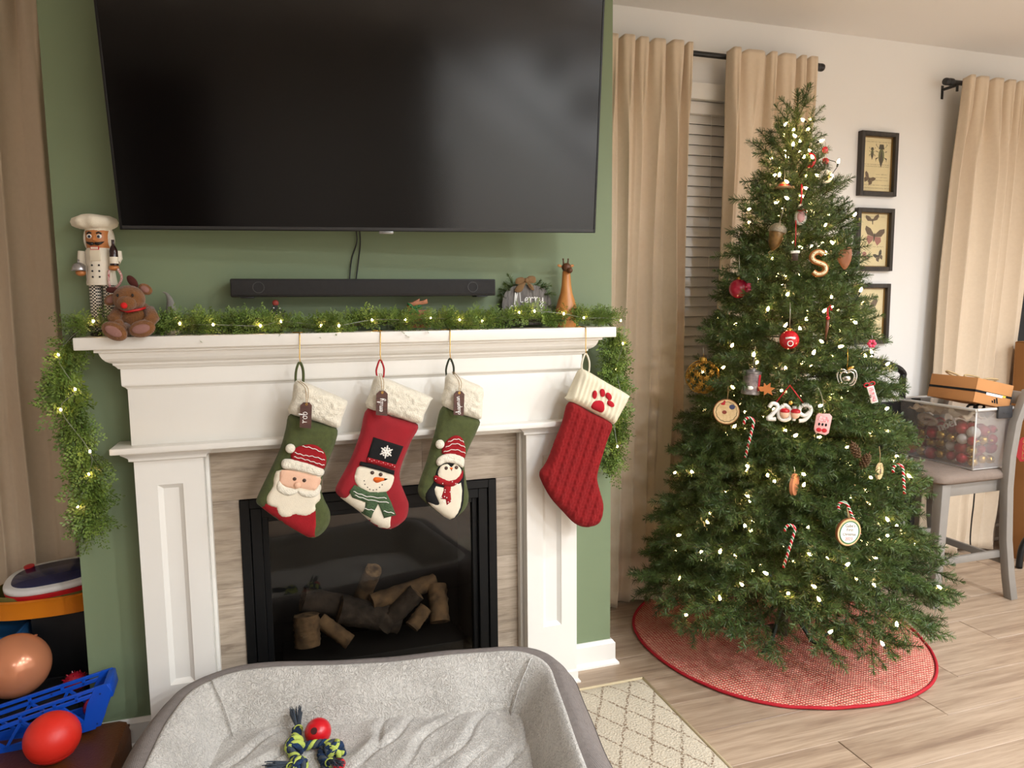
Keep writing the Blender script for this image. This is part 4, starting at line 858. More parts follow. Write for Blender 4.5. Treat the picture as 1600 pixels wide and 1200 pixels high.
th = bx('mouth', (-6*K, -19.4*K, NZ_(392)), (6*K, -17*K, NZ_(386.5)), NRD, t, 0)
for i in range(5): bx('tooth', ((-5+i*2.1)*K, -19.9*K, NZ_(391)), ((-3.5+i*2.1)*K, -19*K, NZ_(387.4)), NW, th, 0)
hatp = MB(); HN = 40; vs = []
for j, (r_, py) in enumerate(((17.5, 363), (18, 359), (24, 357.5), (29.5, 354), (31.5, 348), (29.5, 342), (21, 337.5), (1, 335.5))):
    for q in range(HN): a = 2*PI*q/HN; rr2 = r_*K*(1+(0.05*math.sin(a*9+j*0.25)+0.03*math.sin(a*5+1)) *(1 if 2 <= j <= 5 else 0.3)); vs.append((rr2*math.cos(a)-4.5*K*(j > 1), rr2*math.sin(a), NZ_(py)+0.0015*math.sin(a*3)*(j > 2)))
hatp.add(vs, [(j*HN+q, j*HN+(q+1) % HN, (j+1)*HN+(q+1) % HN, (j+1)*HN+q) for j in range(7) for q in range(HN)]+[tuple(range(HN)), tuple(7*HN+q for q in range(HN))])
hatp.build('toque', mat('toque_canvas', (236, 226, 204), 0.9, bump=0.3, bscale=300), t, smooth=60)
for s in (-1, 1):
    MB().tube([(s*25*K, 0, NZ_(393)), (s*26*K, -1*K, NZ_(404)), (s*25*K, -6*K, NZ_(416 if s < 0 else 410))], [6.5*K, 6.5*K, 6*K], 12).build('arm', NW, t, smooth=60)
    MB().ell((s*24*K, -14*K, NZ_(427 if s < 0 else 419)), (7.5*K, 7*K, 5*K), 12, 8).build('hand', NSK, t, smooth=180)
MB().lathe([(11*K, 0), (11.5*K, 1*K), (10*K, 1.5*K), (9.6*K, 5*K), (7.5*K, 10*K), (4*K, 12.5*K), (1*K, 13.2*K), (1*K, 15*K), (2*K, 16*K), (1*K, 17.5*K), (0.2*K, 17.8*K)], (-26*K, -15*K, NZ_(424)), 20).build('silver_cloche', mat('silver_paint', (176, 174, 176), 0.25, metal=0.8), t, smooth=50)
bo = MB().lathe([(6*K, 0), (6*K, 22*K), (4.5*K, 27*K), (2.2*K, 31*K), (2*K, 38*K), (2.4*K, 39*K), (0.3*K, 39.5*K)], (26*K, -17*K, NZ_(416)), 16).build('wine_bottle', mat('bottle_glass', (44, 18, 18), 0.15), t, smooth=50)
MB().lathe([(6.15*K, 3*K), (6.15*K, 13*K)], (26*K, -17*K, NZ_(416)), 16).build('bottle_label', NW, bo, smooth=50)
rb = smoothpoly([(18*K, -18*K, NZ_(423)), (17*K, -19*K, NZ_(440)), (20*K, -19*K, NZ_(452)), (30*K, -19*K, NZ_(447)), (36*K, -19*K, NZ_(434)), (31*K, -19*K, NZ_(421))], 6, False)
MB().tube(rb, 1.8*K, 6).build('ribbon', mat('red_check_ribbon', (176, 40, 44), 0.7, var=0.8, vscale=300, c2=(235, 220, 210)), t, smooth=180)
# --- plush reindeer
p, k_ = anchor(212, 500, 2.345); K = k_; t = thing('plush_reindeer', 'brown plush reindeer with red nose sitting on the mantel corner', 'plush toy', (p.x, 2.345, ZS), (0, 0, -0.05))
NZ_ = lambda py: onY(212, py, 2.345).z-ZS
PLB = mat('brown_plush', (136, 88, 44), 0.95, var=0.3, vscale=60, bump=1.0, bscale=220, sheen=0.3); PLD = mat('dark_brown_felt', (78, 30, 22), 0.9, bump=0.4, bscale=400); PAD = mat('mauve_sole', (150, 108, 98), 0.9, bump=0.4, bscale=400)
def fur(mb, amp, seed):
    mb.v = [tuple(Vector(q)*(1+amp*noise.noise(Vector(q)*140+Vector((seed, 0, 0))))) for q in mb.v]; return mb
MB().ell((0, 0.012, NZ_(497)), (27*K, 22*K, 27*K), 22, 16).build('body', PLB, t, smooth=180)
MB().ell((-6*K, -6*K, NZ_(467)), (23*K, 22*K, 21*K), 22, 16).ell((-6*K, -22*K, NZ_(474)), (14*K, 13*K, 12*K), 18, 12).build('head', PLB, t, smooth=180)
MB().ell((-7*K, -34*K, NZ_(477.5)), (4.8*K, 4.8*K, 4.8*K), 14, 10).build('nose', mat('red_pompom', (216, 24, 22), 0.8, bump=0.5, bscale=300), t, smooth=180)
MB().ell((4*K, -27*K, NZ_(462)), (1.8*K, 1.8*K, 2.6*K), 10, 8).build('eye', NBK, t, smooth=180); MB().ell((-17*K, -25*K, NZ_(462)), (1.8*K, 1.8*K, 2.6*K), 10, 8).build('eye', NBK, t, smooth=180)
for s, cx_, cz_ in ((-1, -32, 468), (1, 17, 452)): e = MB().ell((cx_*K, -2*K, NZ_(cz_)), (11*K, 4*K, 8*K), 14, 10, RY(s*0.6)).build('ear', PLB, t, smooth=180); MB().ell((cx_*K, -5*K, NZ_(cz_)), (7*K, 2*K, 5*K), 12, 8, RY(s*0.6)).build('inner_ear', PAD, e, smooth=180)
MB().ell((-1*K, 0, NZ_(440)), (6*K, 4*K, 11*K), 12, 10, RY(-0.6)).build('antler', PLD, t, smooth=180); MB().ell((-30*K, 0, NZ_(453)), (9*K, 4*K, 5*K), 12, 10).build('antler', PLD, t, smooth=180)
for s in (-1, 1):
    MB().tube([(s*20*K, -4*K, NZ_(484)), (s*27*K, -12*K, NZ_(497)), (s*20*K, -22*K, NZ_(507))], [9*K, 10*K, 9*K], 12).ell((s*19*K, -23*K, NZ_(507)), (9*K, 9*K, 9*K), 12, 10).build('arm', PLB, t, smooth=180)
    MB().tube([(s*12*K, -8*K, NZ_(514)), (s*18*K, -26*K, NZ_(514)), (s*19*K, -36*K, NZ_(513))], [11*K, 11*K, 10*K], 12).build('leg', PLB, t, smooth=180)
    f = MB().ell((s*19*K-2*K, -40*K, NZ_(513+(3 if s < 0 else 0))), (19*K, 8*K, 13*K), 18, 12, RY(0.55 if s < 0 else -0.2)).build('foot', PLB, t, smooth=180)
    MB().ell((s*19*K-2*K, -46.5*K, NZ_(513+(3 if s < 0 else 0))), (13*K, 2.5*K, 7*K), 16, 10, RY(0.55 if s < 0 else -0.2)).build('sole', PAD, f, smooth=180)
MB().tube([(-16*K, -16*K, NZ_(484)), (-4*K, -25*K, NZ_(487)), (10*K, -22*K, NZ_(484)), (18*K, -10*K, NZ_(481))], 2*K, 6).build('red_collar', NRD, t, smooth=180)
# --- felt gnome hat, dotted tree, wooden reindeer
p, k_ = anchor(267, 480, 2.43); K = k_; NZ_ = lambda py: onY(267, py, 2.43).z-ZS
t = thing('felt_gnome', 'grey felt gnome with curled pointed hat in the garland', 'figurine', (p.x, 2.43, ZS)); pts = smoothpoly([(0, 0, 0.006), (0, 0, NZ_(494)), (0, 0, NZ_(480)), (-1*K, 0, NZ_(468)), (-5*K, 0, NZ_(459)), (-10*K, 0, NZ_(456.5))], 5, False)
MB().tube(pts, [max(1.0, 13*(1-(i/(len(pts)-1))**0.8))*K for i in range(len(pts))], 18).build('pointed_hat', mat('grey_felt', (150, 146, 138), 0.95, var=0.25, vscale=50, bump=0.7, bscale=300), t, smooth=60)
MB().ell((0, -0.004, 0.012), (14*K, 12*K, 0.014), 14, 10).build('body', FELTW, t, smooth=180); MB().ell((0, -13*K, 0.026), 3*K, 10, 8).build('nose', SKIN, t, smooth=180)
p, k_ = anchor(431, 485, 2.41); K = k_; NZ_ = lambda py: onY(431, py, 2.41).z-ZS
t = thing('dotted_wooden_tree', 'small dark wooden tree with white dots and red ball top', 'figurine', (p.x, 2.41, ZS))
MB().prism([(-9*K, 0), (9*K, 0), (9*K, NZ_(500)), (15*K, NZ_(486)), (8*K, NZ_(484)), (4*K, NZ_(477)), (-4*K, NZ_(477)), (-8*K, NZ_(484)), (-9*K, NZ_(498))], -0.005, 0.005).build('cutout', mat('chalk_black', (52, 56, 50), 0.8), t, bevel=0.001)
MB().ell((0, 0, NZ_(473.5)), (5*K, 3*K, 5*K), 14, 10).build('red_ball', mat('brick_red', (150, 56, 44), 0.6), t, smooth=180)
for x_, y_ in ((-3, 481), (6, 482), (-5, 487), (6, 488), (1, 492)): MB().ell((x_*K, -0.0055, NZ_(y_)), (1.1*K, 0.5*K, 1.1*K), 8, 6).build('white_dot', WHITEI, t, smooth=180)
p, k_ = anchor(655, 490, 2.40); K = k_; t = thing('wooden_reindeer', 'brown wooden reindeer cutout with a green bow', 'figurine', (p.x, 2.40, ZS)); NX_ = lambda x: (390+x/4.848-655)*K
NZ_ = lambda y: onY(655, 450+y/4.848, 2.40).z-ZS
MB().prism([(NX_(x), NZ_(y)) for x, y in ((1195, 300), (1190, 205), (1205, 165), (1192, 140), (1200, 108), (1230, 110), (1290, 78), (1285, 100), (1310, 98), (1345, 82), (1350, 118), (1300, 126), (1258, 140), (1250, 168), (1360, 168), (1372, 205), (1405, 230), (1405, 262), (1370, 255), (1368, 300))], -0.007, 0.007).build('cutout', mat_wood('orange_brown_wood', (180, 110, 62), (120, 66, 36), (1, 1, 8), 10, 0.5, 0.02, 0.1), t, bevel=0.001)
bow = MB(); c = Vector((NX_(1240), -0.012, NZ_(150)))
for a in (0.3, 2.5, -0.9, -2.2): bow.ell(c+Vector((math.cos(a), 0, math.sin(a)))*6*K, (7*K, 2.5*K, 2.6*K), 12, 8, RY(-a))
bow.ell(c, 3*K, 10, 8); bow.build('green_bow', mat('green_tinsel', (20, 96, 46), 0.4, bump=0.6, bscale=300), t, smooth=180)
# --- Merry Christmas sign
p, k_ = anchor(824, 470, 2.44); K = k_; NZ_ = lambda py: onY(824, py, 2.44).z-ZS; sign = t = thing('merry_christmas_sign', 'grey plank sign shaped like a pumpkin reading Merry Christmas', 'sign', (p.x, 2.44, ZS+0.008), (math.radians(-5), 0, 0))
gw_ = mat_wood('weathered_grey_board', (136, 130, 124), (84, 80, 76), (9, 1, 1), 8, 0.8, 0.1, 0.2)
zc = NZ_(483); hw_ = 41*K
for i in range(8):
    x0, x1 = -hw_+i*hw_/4, -hw_+(i+1)*hw_/4; out = []
    f = lambda x: 34*K*(1-abs(min(0.999, abs(x/hw_)))**3.2)**0.45
    xs = [x0+0.0004+(x1-x0-0.0008)*j/5 for j in range(6)]
    out = [(x, zc-min(zc-0.001, f(x))) for x in xs]+[(x, zc+f(x)) for x in reversed(xs)]
    MB().prism(out, -0.004, 0.006).build('board', gw_, t)
bx('back_batten', (-hw_*0.8, 0.006, zc-0.012), (hw_*0.8, 0.012, zc+0.012), gw_, t, 0)
handwrite('Merry', 17*K, 0.95*K, WHITEI, 'lettering', t, TR((3*K, -0.0056, NZ_(477)))); handwrite('Christmas', 13*K, 0.8*K, WHITEI, 'lettering', t, TR((-2*K, -0.0048, NZ_(494))))
BURL = mat_weave('burlap', (190, 152, 106), (140, 104, 66), 420, 0.95, 0.8)
for nm, pts in (('bow_loop', [(0, 0), (-6, 6), (-16, 3), (-17, -6), (-8, -6)]), ('bow_loop', [(0, 0), (5, 8), (15, 7), (16, -3), (8, -5)]), ('bow_tail', [(-1, -2), (-13, -8), (-19, -19), (-9, -21), (-2, -8)]), ('bow_tail', [(1, -2), (10, -8), (13, -18), (7, -16), (3, -9)])):
    puff(smoothpoly([(x*K-2*K, NZ_(442)+z*K*0.85) for x, z in pts], 4), 0.006, 0.006, 0.005).build(nm, BURL, t, smooth=60).location.y = -0.014
MB().ell((-2*K, -0.018, NZ_(442)), (3.5*K, 3*K, 4*K), 10, 8).build('bow_knot', BURL, t, smooth=180)
# --- giraffe
p, k_ = anchor(885, 470, 2.41); K = k_; NZ_ = lambda py: onY(885, py, 2.41).z-ZS; t = thing('wooden_giraffe', 'carved orange-brown wooden giraffe figurine at right end of mantel', 'figurine', (p.x, 2.41, ZS))
GW1 = mat_wood('giraffe_wood', (212, 148, 80), (170, 106, 50), (1, 1, 0.3), 9, 0.35, 0.02, 0.05); GW2 = mat('giraffe_dark', (104, 64, 38), 0.5, var=0.3, vscale=40)
MB().lathe([(15*K, 0), (17*K, NZ_(495)), (16.5*K, NZ_(482)), (13.5*K, NZ_(470)), (9.5*K, NZ_(458)), (7.5*K, NZ_(445)), (6.6*K, NZ_(432)), (6*K, NZ_(424)), (3*K, NZ_(421))], n=22).build('body', GW1, t, smooth=60)
MB().ell((6*K, 7*K, 0.02), (15*K, 14*K, NZ_(470)), 16, 10).build('back', GW2, t, smooth=180)
MB().ell((-1*K, -3*K, NZ_(418)), (7.5*K, 8*K, 7*K), 14, 10).ell((1.5*K, -10*K, NZ_(423)), (4.5*K, 6*K, 4.5*K), 12, 8).build('head', GW2, t, smooth=180)
for s in (-1, 1):
    MB().tube([((-1+s*3.5)*K, 0, NZ_(413)), ((-1+s*4.2)*K, 0, NZ_(405))], [1.3*K, 0.9*K], 6).ell(((-1+s*4.2)*K, 0, NZ_(405)), 1.4*K, 8, 6).build('horn', GW2, t, smooth=180)
    MB().ell(((-1+s*10)*K, 0, NZ_(415.5)), (4*K, 1.5*K, 2.2*K), 10, 8, RY(s*-0.3)).build('ear', GW1, t, smooth=180)
# ================================================================ CHRISTMAS TREE
TX, TY = 1.978, 2.42
NEED = mat('pine_needle', (92, 112, 54), 0.42, var=0.35, vscale=18, c2=(54, 76, 34), rnd=0.18); TWIG = mat('twig_brown', (70, 60, 36), 0.8)
def make_branch(L, seed):
    """one artificial fir branch along +X: stem, alternating side twigs, flat needles on all of them"""
    r = random.Random(seed); mb = MB(); vs = []; fs = []
    droop = r.uniform(-0.05, 0.12)
    def stem(x): return Vector((x, 0.02*math.sin(x*9+seed), -droop*x*x/L*0.6+0.10*max(0, x-0.6*L)**2/L))
    def needles(a, b, ln, dens, flat):
        n = int((b-a).length*dens); ax = (b-a).normalized(); u = ax.orthogonal().normalized(); v = ax.cross(u)
        for i in range(n):
            p = a.lerp(b, (i+r.random())/n); an = r.uniform(0, 2*PI); sp = r.uniform(0.75, 1.15)
            d = (ax*math.cos(sp)+(u*math.cos(an)+v*math.sin(an))*math.sin(sp)).normalized(); q = ln*r.uniform(0.75, 1.15); s = d.cross(Vector((r.uniform(-1, 1), r.uniform(-1, 1), r.uniform(-1, 1)))).normalized()*0.00105
            k = len(vs); e = p+d*q; vs.extend((p-s, p+s, e+s*0.55, e-s*0.55)); fs.append((k, k+1, k+2, k+3))
        # tip tuft
        for i in range(10):
            an = r.uniform(0, 2*PI); d = (ax+(u*math.cos(an)+v*math.sin(an))*r.uniform(0.1, 0.6)).normalized(); s = d.orthogonal().normalized()*0.001; k = len(vs); e = b+d*ln*0.8; vs.extend((b-s, b+s, e+s*0.5, e-s*0.5)); fs.append((k, k+1, k+2, k+3))
    n0 = 0.12 if L > 0.3 else 0.02
    x = max(n0, L*0.18); side = 1; pts = [stem(L*i/10) for i in range(11)]
    for i in range(2 if L > 0.3 else 0, 10): needles(pts[i], pts[i+1], 0.026, 900, 0)
    mb.tube(pts, [0.0035-0.002*i/10 for i in range(11)], 5, mi=1)
    while x < L-0.03:
        f = x/L; tl = min(0.17, (L-x)*0.75+0.045)*r.uniform(0.8, 1.15); p = stem(x); an = r.uniform(0.6, 0.95); el = r.uniform(-0.35, 0.45)
        d = Vector((math.cos(an), side*math.sin(an)*math.cos(el), math.sin(el)*0.8)).normalized(); mid = p+d*tl*0.5+Vector((0, 0, -0.006)); e = p+d*tl+Vector((0.012, 0, r.uniform(-0.02, 0.012)))
        mb.tube([p, mid, e], [0.0018, 0.0016, 0.001], 4, mi=1); needles(p.lerp(mid, 0.15), mid, 0.024, 900, 0); needles(mid, e, 0.023, 950, 0)
        if tl > 0.1:
            for sg in (-1, 1):
                d2 = (d+d.cross(Vector((0, 0, 1)))*sg*0.8).normalized(); e2 = mid+d2*tl*0.42; mb.tube([mid, e2], 0.0012, 3, mi=1); needles(mid, e2, 0.022, 850, 0)
        side = -side; x += r.uniform(0.03, 0.042)
    mb.add(vs, fs, 0)
    return mb.mesh('branch', [NEED, TWIG], recalc=False)
LEN = [0.12, 0.18, 0.25, 0.33, 0.41, 0.49, 0.57, 0.65]
BR = {(i, j): make_branch(L, i*10+j) for i, L in enumerate(LEN) for j in range(2)}
for k, (x_, z_, ang) in enumerate(((-0.012, 0.118, 2.85), (-0.01, 0.112, 3.3), (0.012, 0.124, 0.12), (0.01, 0.113, -0.2), (0.0, 0.128, 0.45), (-0.004, 0.12, 2.55))):
    o = link('pine_sprig', BR[(0, k % 2)], sign); o.matrix_local = TR((x_, 0.004, z_-0.014)) @ RY(-ang) @ Matrix.Scale(0.66, 4)
tree = thing('christmas_tree', 'lit artificial Christmas tree hung with ornaments on a red skirt', 'Christmas tree', (TX, TY, 0), (0, math.radians(-0.9), 0))
MB().tube([(0, 0, 0.02), (0, 0, 1.2), (0, 0, 2.08)], [0.019, 0.016, 0.008], 10).build('trunk', mat('trunk_pole', (56, 46, 34), 0.7), tree, smooth=60)
sd = MB()
for k in range(4):
    a = k*PI/2+0.5; sd.tube([(0.02*math.cos(a), 0.02*math.sin(a), 0.16), (0.12*math.cos(a), 0.12*math.sin(a), 0.03), (0.2*math.cos(a), 0.2*math.sin(a), 0.012)], 0.009, 6)
sd.build('stand', mat('dark_green_metal', (24, 44, 30), 0.5), tree)
rt = random.Random(23)
def RT(z): return 0.03+0.565*max(0.0, 1-(z-0.28)/1.93)**0.9+0.07*max(0.0, 1-(z-0.28)/0.28)
NBR = 288; tips = []; zs = []
tot = 0; grid = []
for i in range(400):
    z = 0.30+1.80*i/399; wgt = RT(z)**0.85+0.05; tot += wgt; grid.append((z, tot))
for k in range(NBR):
    q = (k+0.5)/NBR*tot; z = next(g[0] for g in grid if g[1] >= q); zs.append(z)
for k, z in enumerate(zs):
    a = k*2.399963+rt.uniform(-0.2, 0.2); f = (z-0.3)/1.8; el = -0.26+0.75*f+0.35*f**4+rt.uniform(-0.16, 0.16)
    Lw = RT(z)*rt.uniform(0.84, 1.1)/max(0.5, math.cos(el)); 
    if z > 1.93: Lw *= 0.85; el += 0.2
    if math.sin(a) > 0.3: Lw = min(Lw, (2.86-TY)/math.sin(a))
    i = min(range(8), key=lambda j: abs(LEN[j]-Lw)); sc = max(0.85, min(1.18, Lw/LEN[i])); z0 = z-math.sin(el)*Lw*0.35
    o = link('branch', BR[(i, k % 2)], tree); d = Vector((math.cos(a)*math.cos(el), math.sin(a)*math.cos(el), math.sin(el)))
    o.matrix_local = TR((0, 0, max(0.26, z0))) @ (d.to_track_quat('X', 'Z').to_matrix().to_4x4()) @ RX(rt.uniform(-0.5, 0.5)) @ Matrix.Scale(sc, 4)
    tips.append((Vector((0, 0, max(0.26, z0))), d, LEN[i]*sc, a))
# leader shoots at the very top
for k in range(4):
    d = Vector((0.5*math.cos(k*2.1+0.3), 0.5*math.sin(k*2.1), 1)) if k else Vector((0.03, 0, 1)); o = link('branch', BR[(1, k % 2)], tree); o.matrix_local = TR((0, 0, 2.055-0.035*k)) @ d.to_track_quat('X', 'Z').to_matrix().to_4x4() @ RX(k) @ Matrix.Scale(0.66 if k else 1.0, 4)
# light string: bulbs on the outer thirds of branches
ls = thing('tree_light_string', 'string of warm white lights wound around the Christmas tree', 'light string', (TX, TY, 0), (0, math.radians(-0.9), 0))
bm = MB().lathe([(0.0008, 0.0), (0.0042, 0.002), (0.0052, 0.008), (0.0038, 0.014), (0.0006, 0.019)], n=8).mesh('bulb', BULB, smooth=180)
sm_ = MB().lathe([(0.0032, -0.012), (0.0036, 0.001)], n=6).mesh('socket', mat('dark_green_plastic', (18, 34, 20), 0.6), smooth=60)
cand = []
for (b0, d, L, a) in tips:
    for f in (0.62, 0.92): cand.append((b0+d*L*(f+rt.uniform(-0.14, 0.1)), a, b0.z))
rt.shuffle(cand)
front = [c for c in cand if (c[0].y < 0.10)]; back = [c for c in cand if c[0].y >= 0.10]
sel = front[:215]+back[:60]; sel.sort(key=lambda c: c[0].z+0.045*((c[1] % (2*PI))/(2*PI)))
wp = []
for i, (p, a, z) in enumerate(sel):
    off = Vector((rt.uniform(-0.03, 0.03), rt.uniform(-0.045, 0.01), rt.uniform(-0.005, 0.035))); q = p+off; q.z = max(0.10, q.z)
    o = link('bulb', bm, ls); o.location = q; o.rotation_euler = (rt.uniform(-1.2, 1.2), rt.uniform(-1.2, 1.2), 0); s = link('socket', sm_, o); wp.append(q)
# wire in short runs between neighbouring bulbs
wm = MB(); left = list(wp); cur = left.pop(0); run = [cur]
while left:
    j = min(range(len(left)), key=lambda k: (left[k]-cur).length+0.6*abs(left[k].z-cur.z)); dd = (left[j]-cur).length; nx = left.pop(j)
    if dd > 0.16:
        if len(run) > 1: wm.tube(smoothpoly(run, 3, False), 0.0014, 4)
        run = [nx]
    else: run += [(cur+nx)/2+Vector((0, 0, -0.018))+Vector((-(cur+nx).x, -(cur+nx).y, 0))*0.04, nx]
    cur = nx
if len(run) > 1: wm.tube(smoothpoly(run, 3, False), 0.0014, 4)
wm.build('wire', mat('dark_green_plastic', (18, 34, 20)), ls, recalc=False)['kind'] = 'stuff'
# skirt
sk = MB(); NR, NA = 26, 120; vs = []
for j in range(NR+1):
    r = 0.05+(0.600-0.05)*j/NR
    for k in range(NA):
        a = 2*PI*k/NA; rr2 = r*(1+0.012*math.sin(a*5+1)*j/NR-0.10*math.exp(-((a-0.28)/0.14)**2)*(j/NR)**2)
        z = 0.008+0.012*max(0, math.sin(a*7+0.6))*math.exp(-((j/NR-0.75)/0.2)**2)+0.02*math.exp(-(r/0.12)**2)+0.004*noise.noise(Vector((r*9*math.cos(a), r*9*math.sin(a), 0)))
        vs.append((rr2*math.cos(a), rr2*math.sin(a), z))
sk.add(vs, [(j*NA+k, j*NA+(k+1) % NA, (j+1)*NA+(k+1) % NA, (j+1)*NA+k) for j in range(NR) for k in range(NA)])
skt = thing('tree_skirt', 'round woven coral-red tree skirt with dark red border under the tree', 'tree skirt', (1.98, 2.474, 0.0))
so = sk.build('cloth', mat_weave('skirt_weave', (204, 64, 58), (250, 198, 168), 26, 0.9, 0.8, dist=0.005), skt, smooth=180); md = so.modifiers.new('thickness', 'SOLIDIFY'); md.thickness = 0.004
rim = [Vector(vs[NR*NA+k])+Vector((0, 0, 0.001)) for k in range(NA)]
MB().tube(rim+[rim[0]], 0.0062, 8, caps=False).build('border', mat('dark_red_piping', (176, 14, 32), 0.8, bump=0.4, bscale=400), skt, smooth=180)

# ================================================================ ORNAMENTS
def tree_pt(px, py, inset=0.0):
    """first point along the view ray that meets the tree's cone"""
    v = ray(px, py); t = 1.5
    while t < 3.6:
        p = CAM+v*t
        if math.hypot(p.x-TX, p.y-TY) < RT(p.z)*1.05-inset and 0.1 < p.z < 2.2: return p
        t += 0.01
    # silhouette: nearest approach to the trunk axis
    tt = min((i*0.01+1.5 for i in range(210)), key=lambda q: math.hypot((CAM+v*q).x-TX, (CAM+v*q).y-TY)-RT((CAM+v*q).z)); return CAM+v*(tt-0.02)
def orn(name, label, cat, px, py, yaw=0.55, roll=0.0, grp='tree ornaments', inset=0.0):
    p = tree_pt(px, py, inset); t = thing(name, label, cat, p, (0, roll, -yaw), grp); return t, mpp(p)
def hook(t, k, top, length, m=None, r=0.0012, name='hanger'): MB().tube([(0, 0, top), (0.001, 0, top+length*k*0.5), (0, 0.004, top+length*k)], r, 5).build(name, m or MATS['silver_thread'], t, smooth=180)
SILV = mat('silver_thread', (190, 188, 178), 0.3, metal=0.9); REDR = mat('red_satin_ribbon', (186, 22, 34), 0.4); WSL = mat_wood('pale_wood_slice', (226, 196, 146), (196, 160, 108), (1, 1, 1), 18, 0.6, 0.03, 0.1); BARK = mat('bark_rim', (150, 92, 52), 0.85, bump=0.7, bscale=120)
GLR = mat('glossy_red_glass', (186, 12, 30), 0.12, coat=0.5); GLM = mat('magenta_glass', (170, 14, 50), 0.12, coat=0.5); PINKG = mat('pink_glass', (220, 70, 100), 0.25); MINT = mat('white_enamel', (240, 234, 222), 0.35)
def capcap(t, r, k, m=GOLD): MB().lathe([(0.22*r, r*0.96), (0.22*r, r*1.18), (0.08*r, r*1.22)], n=12).tube([(0, 0, r*1.2), (0.05*r, 0, r*1.36), (0, 0, r*1.42)], 0.0008, 5).build('cap', m, t, smooth=50)
# 1 bowler-hat disc
t, k = orn('wooden_hat_ornament', 'small wooden brimmed hat ornament near the tree top', 'ornament', 1225, 294); MB().lathe([(0.5*k, -2*k), (15*k, -1.5*k), (15.5*k, 0), (15*k, 1.5*k), (9*k, 3*k), (8.4*k, 6.5*k), (7*k, 8.6*k), (0.5*k, 9*k)], n=26).build('hat', mat('taupe_wood', (150, 120, 84), 0.5, var=0.2, vscale=30), t, smooth=50); MB().lathe([(9.1*k, 3*k), (9.0*k, 5*k)], n=24).build('band', REDR, t); hook(t, k, 9*k, 20)
# 2 red crescent
t, k = orn('red_crescent_ornament', 'glossy red crescent ornament at the tree top', 'ornament', 1264, 250); MB().tube([Vector((math.cos(a)*7*k, 0, math.sin(a)*10*k)) for a in [(-1.9+3.5*i/16) for i in range(17)]], [(1.2+2.4*math.sin(PI*i/16))*k for i in range(17)], 10).build('crescent', GLR, t, smooth=180); hook(t, k, 10*k, 14, GOLD)
# 3 red bow figure
t, k = orn('red_mitten_ornament', 'bright red dangling ornament at upper right of the tree', 'ornament', 1289, 243); MB().ell((0, 0, 8*k), (4.5*k, 2.5*k, 6*k), 12, 8).ell((1*k, 0, -9*k), (5*k, 3*k, 6*k), 12, 8).build('body', GLR, t, smooth=180); MB().tube([(0, 0, 3*k), (0.5*k, 0, -4*k)], 0.9*k, 6).build('cord', MINT, t); hook(t, k, 13*k, 8)
# 4 button
t, k = orn('button_ornament', 'round white button-shaped ornament with black moustache mark', 'ornament', 1290, 276); MB().lathe([(0.5*k, -1.5*k), (9*k, -1.8*k), (10.5*k, -1*k), (10.5*k, 1*k), (9*k, 2.2*k), (8*k, 1.4*k), (0.5*k, 1.4*k)], n=26, mtx=RX(PI/2)).build('disc', MINT, t, smooth=50); MB().tube([(-5*k, -2*k, -1*k), (-2.5*k, -2.2*k, 1*k), (0, -2.2*k, 0), (2.5*k, -2.2*k, 1*k), (5*k, -2*k, -1*k)], [0.3*k, 1.3*k, 0.9*k, 1.3*k, 0.3*k], 6).build('moustache', FELTB, t, smooth=180); hook(t, k, 10*k, 10)
# 5 snowman
t, k = orn('snowman_ornament', 'white snowman ornament with pink belly hung on red ribbon', 'ornament', 1251, 337); MB().ell((0, 0, -2*k), (9.5*k, 6*k, 13*k), 16, 12).build('body', MINT, t, smooth=180); MB().ell((0, -4*k, -2*k), (6*k, 3*k, 9*k), 14, 10).build('belly', mat('pale_pink', (226, 170, 164), 0.4), t, smooth=180); MB().ell((0, -1*k, 13*k), 5*k, 12, 10).build('head', MINT, t, smooth=180)
MB().tube([(-5*k, -2*k, 8*k), (0, -5*k, 7*k), (5*k, -2*k, 8*k), (8*k, -2*k, 4*k)], 1.8*k, 6).build('scarf', REDR, t, smooth=180); hook(t, k, 18*k, 30, REDR, 0.0034, 'ribbon')
# 6 acorn
t, k = orn('acorn_ornament', 'big golden-brown acorn ornament on upper tree', 'ornament', 1213, 368, roll=0.22); ACN = mat('antique_gold', (150, 112, 62), 0.35, metal=0.35, var=0.4, vscale=40, c2=(98, 76, 46)); MB().lathe([(0.4*k, -24*k), (3*k, -22.5*k), (8*k, -16*k), (11*k, -6*k), (12*k, 3*k), (11.5*k, 6*k)], n=24).build('nut', ACN, t, smooth=60)
MB().lathe([(13*k, 5*k), (13.8*k, 7.5*k), (12*k, 13*k), (7*k, 18*k), (2*k, 19.5*k), (1.6*k, 23*k), (0.3*k, 23.5*k)], n=24).build('cup', mat('silver_grey_cap', (150, 138, 116), 0.45, metal=0.3, bump=1.0, bscale=220), t, smooth=60); hook(t, k, 23*k, 28)
# 7 lantern
t, k = orn('lantern_ornament', 'tiny lantern ornament with white roof on a red ribbon', 'ornament', 1242, 398); bx('lantern_box', (-4.5*k, -4*k, -9*k), (4.5*k, 4*k, 2*k), mat('dark_bronze', (62, 46, 36), 0.4, metal=0.4), t, 0.0008); bx('roof', (-6.5*k, -5.5*k, 2*k), (6.5*k, 5.5*k, 6*k), MINT, t, 0.001); MB().lathe([(5*k, 6*k), (1*k, 11*k)], n=4).build('peak', MATS['dark_bronze'], t); hook(t, k, 11*k, 42, REDR, 0.0018, 'ribbon')
